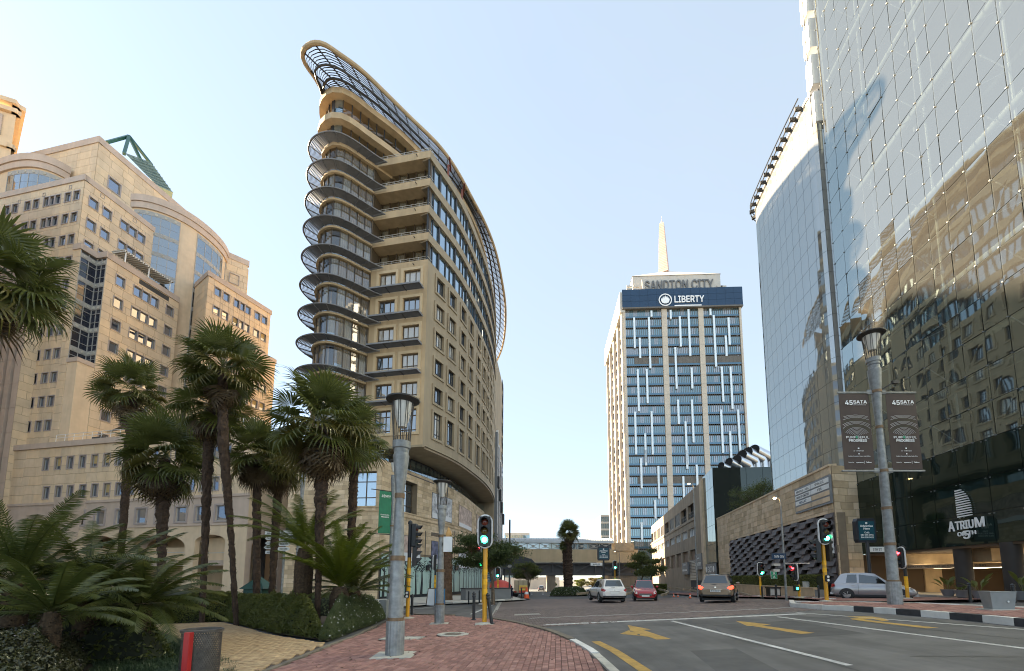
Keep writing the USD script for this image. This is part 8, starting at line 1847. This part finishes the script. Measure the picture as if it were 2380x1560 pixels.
def feather_frond(rng, L, up, n=46, ll=.17, lw=.026, vfold=.45, stem=.12):
    """a cycad frond along +x that arches over; leaflets in two rows"""
    s = np.linspace(0, 1, 16); ang = up - (.55 + .5 * rng.random()) * s ** 1.5; dx, dz = np.cos(ang), np.sin(ang); P = np.cumsum(np.stack([dx, 0 * dx, dz], 1), 0) * L / 16; P -= P[0]
    mb = MB().tube(P, np.linspace(.011, .003, 16), 4); u = np.linspace(stem, .99, n); c = np.stack([np.interp(u, s, P[:, k]) for k in range(3)], 1); tg = unit(np.stack([np.interp(u, s, np.gradient(P[:, k])) for k in range(3)], 1)); up_ = np.cross(tg, np.tile(V(0, -1., 0), (n, 1)))
    for sg in (-1, 1):
        l = ll * np.minimum(1, .35 + 2.2 * np.minimum(u - stem + .05, 1.05 - u) * 1.4)[:, None] * rng.uniform(.9, 1.1, (n, 1)); d = unit(V(0, sg, 0) * 1. + tg * (.35 + .5 * u[:, None]) + up_ * vfold + rng.normal(0, .06, (n, 3))); s_ = tg * lw * .5
        v = np.stack([c - s_, c + s_, c + d * l * .55 + s_ * .9 , c + d * l, c + d * l * .55 - s_ * .9], 1).reshape(-1, 3); b = np.arange(n)[:, None] * 5; f = np.concatenate([b + [0, 1, 2], b + [0, 2, 4], b + [4, 2, 3]]); mb.add(v, f if sg > 0 else f[:, ::-1])
    return mb
def cycad(label, px, py, y, L, nf, seed, elev=(1.3, .2), trunk=.35, tr=.17, mat='cycad_leaf', ll=.17, zoff=0., n=46, azr=None):
    rng = np.random.default_rng(2000 + seed); c = at(px, py, y=y); zb_ = min(g(c[0], y), c[2] - .05); t = thing('cycad', label, 'cycad', None, (c[0], y, zb_)); top = V(0, 0, c[2] - zb_)
    tk = MB().lathe([(tr * .9, -.2), (tr, top[2] * .3), (tr * 1.05, top[2] * .8), (tr * .7, top[2]), (.001, top[2] + .06)], 18)
    obj('stem', tk, 'cycad_trunk', t)
    m = 260; a = rng.uniform(0, 2 * PI, m); z = rng.uniform(-.05, 1, m) * top[2]; o = np.stack([np.cos(a), np.sin(a), 0 * a], 1); v, f = leaves(o * tr * 1.02 + V(0, 0, 1) * z[:, None], o + V(0, 0, .6), V(0, 0, 1.) + 0 * o, .09, .05, rng); obj('leaf_bases', (v, f), 'cycad_trunk', t, kind='stuff')
    for k in range(nf):
        u = k / max(nf - 1, 1); az = k * 2.39996 + rng.normal(0, .12) if azr is None else rng.uniform(*azr); el = elev[0] + (elev[1] - elev[0]) * u + rng.normal(0, .07)
        fr_ = feather_frond(rng, L * rng.uniform(.85, 1.1), el, n, ll); ca, sa = math.cos(az), math.sin(az); m_ = np.eye(4); m_[:3, :3] = [[ca, -sa, 0], [sa, ca, 0], [0, 0, 1]]; m_[:3, 3] = top; fr_.xf(m_); obj('frond', fr_, mat, t)
    return t
cycad('big bright green cycad rosette behind the white flowering bush', 790, 1366, 15.0, 2.6, 38, 1, (1.5, .75), mat='cycad_bright', tr=.3, n=66, ll=.3)
cycad('darker spreading cycad right of the bright one, fronds crossing the lamp', 828, 1374, 16.4, 2.3, 26, 2, (1.0, .2), tr=.2, n=60, ll=.24)
cycad('tall cycad with thick stem behind the large front palm', 709, 1275, 15.6, 2.8, 24, 3, (1.35, .45), tr=.3, mat='cycad_bright', n=62, ll=.28)
cycad('large drooping cycad at the left edge of the garden', 40, 1355, 8.6, 2.5, 34, 4, (1.35, .1), tr=.2, n=60, ll=.26)
cycad('dark cycad in the left planting between the edge and the arcade', 205, 1385, 9.6, 2.3, 34, 5, (1.2, .0), tr=.2, n=60, ll=.25)
cycad('olive cycad nearest the garden path with fronds over the tan bricks', 330, 1405, 9.8, 2.0, 32, 6, (1.15, .0), tr=.18, n=60, ll=.24)
cycad('low dark cycad in the front of the left planting', 120, 1425, 7.4, 1.5, 22, 7, (1.2, .1), tr=.14, n=50, ll=.2)
# planting beds
def mound(poly, hfun, name, lab, cat, leafm, n, L, Wd, seed, kind=None, petals=None, tilt=.7, under='soil', res=.22, parent_kind='thing', pm='petal', psize=.03):
    rng = np.random.default_rng(3000 + seed); poly = poly.buffer(0); t = thing(name, lab, cat, kind=kind)
    x0, y0, x1, y1 = poly.bounds; pts = []
    while len(pts) < n:
        q_ = np.c_[rng.uniform(x0, x1, n), rng.uniform(y0, y1, n)]; q_ = q_[contains_xy(poly, q_[:, 0], q_[:, 1])]; pts = q_ if not len(pts) else np.vstack([pts, q_])
    pts = pts[:n]; ed = np.array([poly.exterior.distance(Point(*p)) for p in pts[:1]]) if False else None
    from scipy.spatial import cKDTree
    ring = np.asarray(poly.exterior.segmentize(.06).coords); kd = cKDTree(ring); d, idx = kd.query(pts)
    H = lambda p, dd: hfun(p) * np.clip(dd / .5, 0, 1) ** .6 
    h = H(pts, d); gg = g(pts[:, 0], pts[:, 1]); e = .05; out = unit(ring[idx] - pts) ; k = np.exp(-d / .22)[:, None]
    nrm = unit(np.c_[out * k * 1.6, np.full(n, .75)] + rng.normal(0, .38, (n, 3))); c = np.c_[pts, gg + h * rng.uniform(.82, 1.04, n) ** 1.0]
    fr_ = rng.random(n) < .4; low = fr_ & (d < .5); c[low, 2] = gg[low] + h[low] * rng.uniform(.05, 1, low.sum())
    dr = unit(rng.normal(0, 1, (n, 3)) + nrm * tilt); v, f = leaves(c, dr, nrm, L, Wd, rng); obj('foliage', (v, f), leafm, t, kind='stuff')
    if petals:
        j = rng.choice(n, petals, replace=False); cp = c[j] + nrm[j] * .035; v, f = leaves(np.vstack([cp, cp]), np.vstack([rng.normal(0, 1, (petals, 3)), rng.normal(0, 1, (petals, 3))]), np.vstack([nrm[j], nrm[j]]), psize, psize * .8, rng); obj('flowers', (v, f), pm, t, kind='stuff')
    inner = poly.buffer(-.1)
    if not inner.is_empty:
        p0 = max(getattr(inner, 'geoms', [inner]), key=lambda k_: k_.area); r2_ = np.asarray(p0.exterior.segmentize(res).coords)[:-1]; xs, ys = np.meshgrid(np.arange(x0, x1, res), np.arange(y0, y1, res)); q_ = np.c_[xs.ravel(), ys.ravel()]; q_ = q_[contains_xy(p0.buffer(-.05), q_[:, 0], q_[:, 1])]; al = np.vstack([r2_, q_]); tri = Delaunay(al).simplices; cc = al[tri].mean(1); tri = tri[contains_xy(p0, cc[:, 0], cc[:, 1])]
        dd, _ = kd.query(al); zz_ = g(al[:, 0], al[:, 1]) + np.where(np.arange(len(al)) < len(r2_), 0, H(al, dd) * .8); a_, b_, c_ = al[tri[:, 0]], al[tri[:, 1]], al[tri[:, 2]]; ar = (b_[:, 0] - a_[:, 0]) * (c_[:, 1] - a_[:, 1]) - (b_[:, 1] - a_[:, 1]) * (c_[:, 0] - a_[:, 0]); tri[ar < 0] = tri[ar < 0][:, ::-1]
        obj('twigs', (np.c_[al, zz_], tri), under, t)
    return t
mk('twig_dark', (.018, .022, .01), .95, .4, 6)
garden = Polygon(GPh(.0, (330, 1450), (520, 1444), (650, 1476), (762, 1492), (865, 1453), (905, 1436)) + [(-3.2, 20), (-14, 30), (-30, 30), (-22, 8), (-10.5, 8.9)]).buffer(0)
drape(garden, .03, 1.0, 'garden_soil', 'soil', kind='structure')
leftbed = Polygon(GPh(.0, (332, 1452), (440, 1492), (330, 1500), (270, 1560), (250, 1640)) + [(-3.0, 2.2), (-9, 2.2), (-13, 8.0), (-9.6, 9.2)]).buffer(0); drape(leftbed, .03, .8, 'garden_soil', 'soil', kind='structure')
nz_ = lambda p, s, k: meshkit.fbm(np.c_[p * s, np.zeros(len(p))], 3, k)
hd1 = Polygon(GPh(.02, (335, 1450), (520, 1443), (650, 1474), (755, 1488)) + [tuple(at(745, 1400, y=15.5)[:2]), tuple(at(560, 1400, y=20.5)[:2]), tuple(at(290, 1400, y=22.5)[:2])])
mound(hd1, lambda p: .72 + .42 * nz_(p, 1.3, 3) + .42 * nz_(p, 4.5, 7), 'garden_hedge', 'broad low hedge of glossy leaves behind the tan garden path', 'hedge', 'hedge_leaf', 80000, .085, .05, 1, under='twig_dark')
hd2 = Polygon(GPh(.02, (740, 1490), (770, 1488), (866, 1452), (900, 1436)) + [tuple(at(905, 1400, y=20.5)[:2]), tuple(at(760, 1400, y=15.8)[:2])])
mound(hd2, lambda p: .62 + .5 * nz_(p, 1.4, 8) + .4 * nz_(p, 5, 9), 'flowering_bush', 'fine leaved bush dotted with white flowers left of the nearest lamp', 'bush', 'flower_bush_leaf', 90000, .034, .02, 2, petals=240, under='twig_dark', psize=.042)
bd = Polygon(GPh(.02, (330, 1450), (345, 1470), (250, 1500), (190, 1560), (150, 1680)) + [(-3.3, 2.4), (-8.5, 2.4), (-12.5, 8.0), (-9.8, 9.0)])
mound(bd, lambda p: .6 + .5 * nz_(p, 1.2, 5), 'ground_cover', 'dark purple green ground cover filling the left front bed', 'ground cover', 'dark_cover_leaf', 60000, .07, .05, 3, kind='stuff', petals=500, under='twig_dark', pm='petal_mauve', psize=.03)
gpoly = Polygon(GPh(.02, (345, 1470), (440, 1492), (515, 1530), (552, 1552), (545, 1600), (480, 1640), (300, 1660), (180, 1640), (210, 1560), (262, 1500))).buffer(0)
rng = np.random.default_rng(9); n = 42000; x0, y0, x1, y1 = gpoly.bounds; q_ = np.c_[rng.uniform(x0, x1, n * 3), rng.uniform(y0, y1, n * 3)]; q_ = q_[contains_xy(gpoly, q_[:, 0], q_[:, 1])][:n]; n = len(q_)
gz_ = g(q_[:, 0], q_[:, 1]); clump = meshkit.fbm(np.c_[q_ * 3, np.zeros(n)], 3, 4); hgt = (.07 + .12 * clump) * rng.uniform(.6, 1.2, n); an = rng.uniform(0, 2 * PI, n); ln = rng.uniform(.3, 1.1, n) * hgt; d_ = np.stack([np.cos(an), np.sin(an)], 1); s_ = np.stack([-np.sin(an), np.cos(an)], 1) * .0035
v = np.stack([np.c_[q_ - s_, gz_], np.c_[q_ + s_, gz_], np.c_[q_ + d_ * ln[:, None] * .4 + s_ * .8, gz_ + hgt * .75], np.c_[q_ + d_ * ln[:, None], gz_ + hgt * .9], np.c_[q_ + d_ * ln[:, None] * .4 - s_ * .8, gz_ + hgt * .75]], 1).reshape(-1, 3); b = np.arange(n)[:, None] * 5
obj('grass', (v, np.concatenate([b + [0, 1, 2], b + [0, 2, 4], b + [4, 2, 3]])), 'grass_blade', label='dark green tufted grass beside the litter bin', cat='grass', kind='stuff')
drape(gpoly, .02, .5, 'grass_soil', 'twig_dark', kind='structure')
lr = np.random.default_rng(15); sp_ = np.c_[lr.uniform(-5.5, 3.2, 420), lr.uniform(7.2, 15, 420)]; sp_ = sp_[contains_xy(SWP.buffer(-.25), sp_[:, 0], sp_[:, 1])][:150]
v, f = leaves(np.c_[sp_, g(sp_[:, 0], sp_[:, 1]) + .142], np.c_[lr.normal(0, 1, (len(sp_), 2)), np.zeros(len(sp_))], np.tile(V(0, 0, 1.), (len(sp_), 1)), .055, .026, lr, .3); obj('fallen_leaves', (v, f), 'palm_leaf_dry', label='dry fallen leaves scattered over the red brick pavement', cat='fallen leaves', kind='stuff')
# back of the garden: low plants up to the arcade
bk = Polygon([tuple(at(320, 1400, y=23)[:2]), tuple(at(890, 1400, y=21)[:2]), tuple(at(885, 1400, y=25)[:2]), tuple(at(200, 1400, y=28)[:2])]); mound(bk, lambda p: .6 + .7 * nz_(p, .9, 12), 'back_planting', 'mixed low planting under the palms in front of the arcade', 'ground cover', 'flower_bush_leaf', 24000, .09, .05, 4, kind='stuff', under='twig_dark', res=.5)
bk2 = Polygon([(-7.5, 9.3), (-12.5, 8.6), (-22, 12), (-22, 20), (-14, 16)]); mound(bk2, lambda p: .7 + .7 * nz_(p, .8, 14), 'left_planting', 'dark shrubs under the palms on the left before the arcade', 'shrubs', 'cycad_leaf', 20000, .12, .06, 5, kind='stuff', under='twig_dark', res=.5)
# trees
def tree(label, px, py, y, rx, ry, rz_, base_px, nl, leafm, size, seed, trunk=.16, stems=1, name='street_tree', gaps=.5, group=None, clumps=34):
    rng = np.random.default_rng(4000 + seed); c = at(px, py, y=y); bx = at(base_px, 1380, y=y)[0]; zb_ = g(bx, y); t = thing(name, label, 'tree', group, (bx, y, zb_)); cc = V(c[0] - bx, 0, c[2] - zb_); S = V(rx, ry, rz_) * y / 1000
    ends = unit(rng.normal(0, 1, (clumps, 3))) * rng.uniform(.45, 1.0, (clumps, 1)) ** .6 * S + cc; ends[:, 2] = np.maximum(ends[:, 2], cc[2] - S[2] * .75)
    for k in range(stems):
        o = V(rng.normal(0, .15), rng.normal(0, .1), 0) * (stems > 1); mid = cc * (.35, .3, .45) + o * 3 + rng.normal(0, .1, 3); fork = cc * V(.7, 1, .8) + o * 4 + rng.normal(0, .12, 3)
        obj('trunk', MB().tube([(o[0], o[1], -.2), (o * .8 + mid) * .5, mid, fork], [trunk, trunk * .8, trunk * .65, trunk * .45], 8), 'bark', t, smooth=40)
        for e_ in ends[k::stems][:14]:
            m_ = (fork + e_) / 2 + rng.normal(0, .12, 3) * S; obj('limb', MB().tube([mid * .4 + fork * .6, m_, e_], [trunk * .4, trunk * .22, trunk * .06], 5), 'bark', t)
    per = nl // clumps; cs_ = []
    for e_ in ends: r_ = S * rng.uniform(.2, .42); q_ = rng.normal(0, .55, (per, 3)); cs_.append(e_ + q_ * r_ * V(1, 1, .6))
    P = np.vstack(cs_); n = len(P); nr_ = unit(rng.normal(0, 1, (n, 3)) + V(0, 0, .8)); v, f = leaves(P, rng.normal(0, 1, (n, 3)) + V(0, 0, -.3), nr_, size, size * .5, rng); obj('crown', (v, f), leafm, t); return t
tree('wide green street tree in front of the hotel mural, right of the nearest green light', 1128, 1282, 31, 84, 60, 40, 1147, 15000, 'tree_leaf', .17, 1, .16, clumps=40)
tree('small airy tree left of the bridge with lighter foliage', 1224, 1327, 54, 33, 30, 20, 1217, 6000, 'light_tree_leaf', .22, 2, .12, stems=2, clumps=24)
tree('feathery light green tree beside the concrete mall', 1505, 1308, 50, 40, 36, 34, 1500, 9000, 'light_tree_leaf', .2, 3, .11, stems=3, clumps=30)
for i, (px, py, Y, rx, rz_, m_, lab) in enumerate(((1352, 1354, 120, 14, 9, 'light_tree_leaf', 'yellow green tree beyond the bridge nearest the palm trunk'), (1378, 1352, 130, 16, 11, 'autumn_leaf', 'reddish autumn tree beyond the bridge'), (1398, 1353, 125, 12, 10, 'tree_leaf', 'darker green tree beyond the bridge next to the right pier'), (1286, 1360, 140, 8, 6, 'tree_leaf', 'small green tree beyond the bridge left of the palm'))):
    tree(lab, px, py, Y, rx, rx, rz_, px, 2600, m_, .5, 10 + i, .25, name='far_tree', clumps=16)
# clipped hedge on the planter wall, island shrubs, roof shrub
def bush(name, label, P_, L0_, L1_, o0, o1, z0, z1, leafm, n, size, seed, cat='hedge'):
    rng = np.random.default_rng(5000 + seed); t = thing(name, label, cat); s = rng.uniform(L0_, L1_, n); k = rng.random(n); o = np.where(k < .5, o1, rng.uniform(o0, o1, n)); z = np.where(k < .5, rng.uniform(z0, z1, n), z1) + rng.normal(0, .03, n); o = o + rng.normal(0, .03, n)
    c = np.c_[P_.xy(s, 0.) , z]; d, nn_ = P_.dirs((L0_ + L1_) / 2); c[:, :2] += nn_[:2] * o[:, None]; nr_ = unit(np.where((k < .5)[:, None], nn_, V(0, 0, 1.)) + rng.normal(0, .4, (n, 3))); v, f = leaves(c, rng.normal(0, 1, (n, 3)) + nr_ * .5, nr_, size, size * .55, rng); obj('foliage', (v, f), leafm, t, kind='stuff'); obj('twigs', MB().pbox(P_, L0_, L1_, o0 + .06, o1 - .06, z0 - .1, z1 - .06), 'twig_dark', t)
bush('clipped_hedge', 'clipped box hedge on the low wall below the folded dark screen', lwP, .2, lwP.L - .2, -1.1, -.3, .8, 1.75, 'hedge_leaf', 22000, .09, 1)
hp3 = Path([tuple(at(1640, 1380, y=50)[:2]), tuple(at(1655, 1380, y=46)[:2])])
hq = Path([(at(1497, 1380, y=58)[0], 58), (at(1550, 1380, y=57)[0], 57)]); bush('clipped_hedge', 'dark clipped hedge at the foot of the concrete mall behind the cones', hq, 0, hq.L, -1.2, 0, g(15, 58) - .1, g(15, 58) + 1.3, 'hedge_leaf', 5000, .14, 2)
isl = Point(at(1322, 1380, y=53)[0], 53.2).buffer(1); isl = affinity.scale(isl, 2.3, 1.6); mound(isl, lambda p: .75 + .5 * nz_(p, 1.1, 21), 'island_shrubs', 'green shrubs with white flowers around the foot of the street palm', 'shrubs', 'flower_bush_leaf', 9000, .13, .07, 6, petals=160, under='twig_dark', res=.4, psize=.1)
drape(isl.buffer(.5), .12, .5, 'island_kerb', 'kerb_stone', kind='structure')
rb_ = Point(24.6, 47.5).buffer(1); rb_ = affinity.rotate(affinity.scale(rb_, 1.1, 3.4), -8); t = thing('roof_shrub', 'spreading green shrub on the sandstone roof in front of the dark block', 'shrub'); rng = np.random.default_rng(6); n = 7000
e_ = np.c_[rng.normal(25.2, .7, 60), rng.uniform(44.5, 51, 60), rng.uniform(9.8, 11.6, 60)]; P = np.repeat(e_, n // 60, 0) + rng.normal(0, .32, (n // 60 * 60, 3)); v, f = leaves(P, rng.normal(0, 1, P.shape), rng.normal(0, 1, P.shape) + V(0, 0, .6), .16, .07, rng); obj('crown', (v, f), 'light_tree_leaf', t)
st_ = MB()
for q_ in e_[:30]: st_.tube([(25.2, q_[1] * .6 + 19, 9.3), q_], [.05, .015], 4)
obj('stems', st_, 'bark', t)
# potted plants before the car park
def potted(label, px, py, y, H, seed, n=9):
    rng = np.random.default_rng(7000 + seed); c = at(px, py, y=y); zb_ = max(g(c[0], y) + .1, .6); t = thing('potted_plant', label, 'potted plant', None, (c[0], y, zb_)); obj('pot', MB().lathe([(.2, 0), (.3, .3), (.33, .36), (.29, .36), (.27, .3), (.001, .3)], 20), 'sign_grey', t, smooth=40)
    for k in range(n):
        az = k * 2.4 + rng.normal(0, .2); el = rng.uniform(.65, 1.4); L = H * rng.uniform(.7, 1.1); s = np.linspace(0, 1, 7); ang = el - .5 * s ** 2; x, z = np.cumsum(np.cos(ang)) * L / 7, np.cumsum(np.sin(ang)) * L / 7; w = np.array([.008, .008, .01, .07, .1, .08, .005]) * 1.1
        v = []; 
        for i in range(7): d = V(math.cos(az), math.sin(az), 0); sd = V(-math.sin(az), math.cos(az), 0); cpt = d * x[i] + V(0, 0, z[i] + .25); v += [cpt - sd * w[i] + V(0, 0, w[i] * .3), cpt, cpt + sd * w[i] + V(0, 0, w[i] * .3)]
        f = [[3 * i + j, 3 * i + 3 + j, 3 * i + 4 + j, 3 * i + 1 + j] for i in range(6) for j in (0, 1)]; obj('leaf', MB().add(v, f), 'light_tree_leaf', t)
potted('potted strelitzia with broad leaves between the signal and the first column', 2205, 1385, 23.0, 1.0, 1); potted('potted strelitzia between the two dark columns', 2278, 1383, 20.5, 1.1, 2); potted('potted strelitzia at the right edge of the car park', 2378, 1382, 18.2, 1.1, 3); potted('low potted plant between the two taller ones before the columns', 2238, 1392, 21.6, .5, 4, 7)
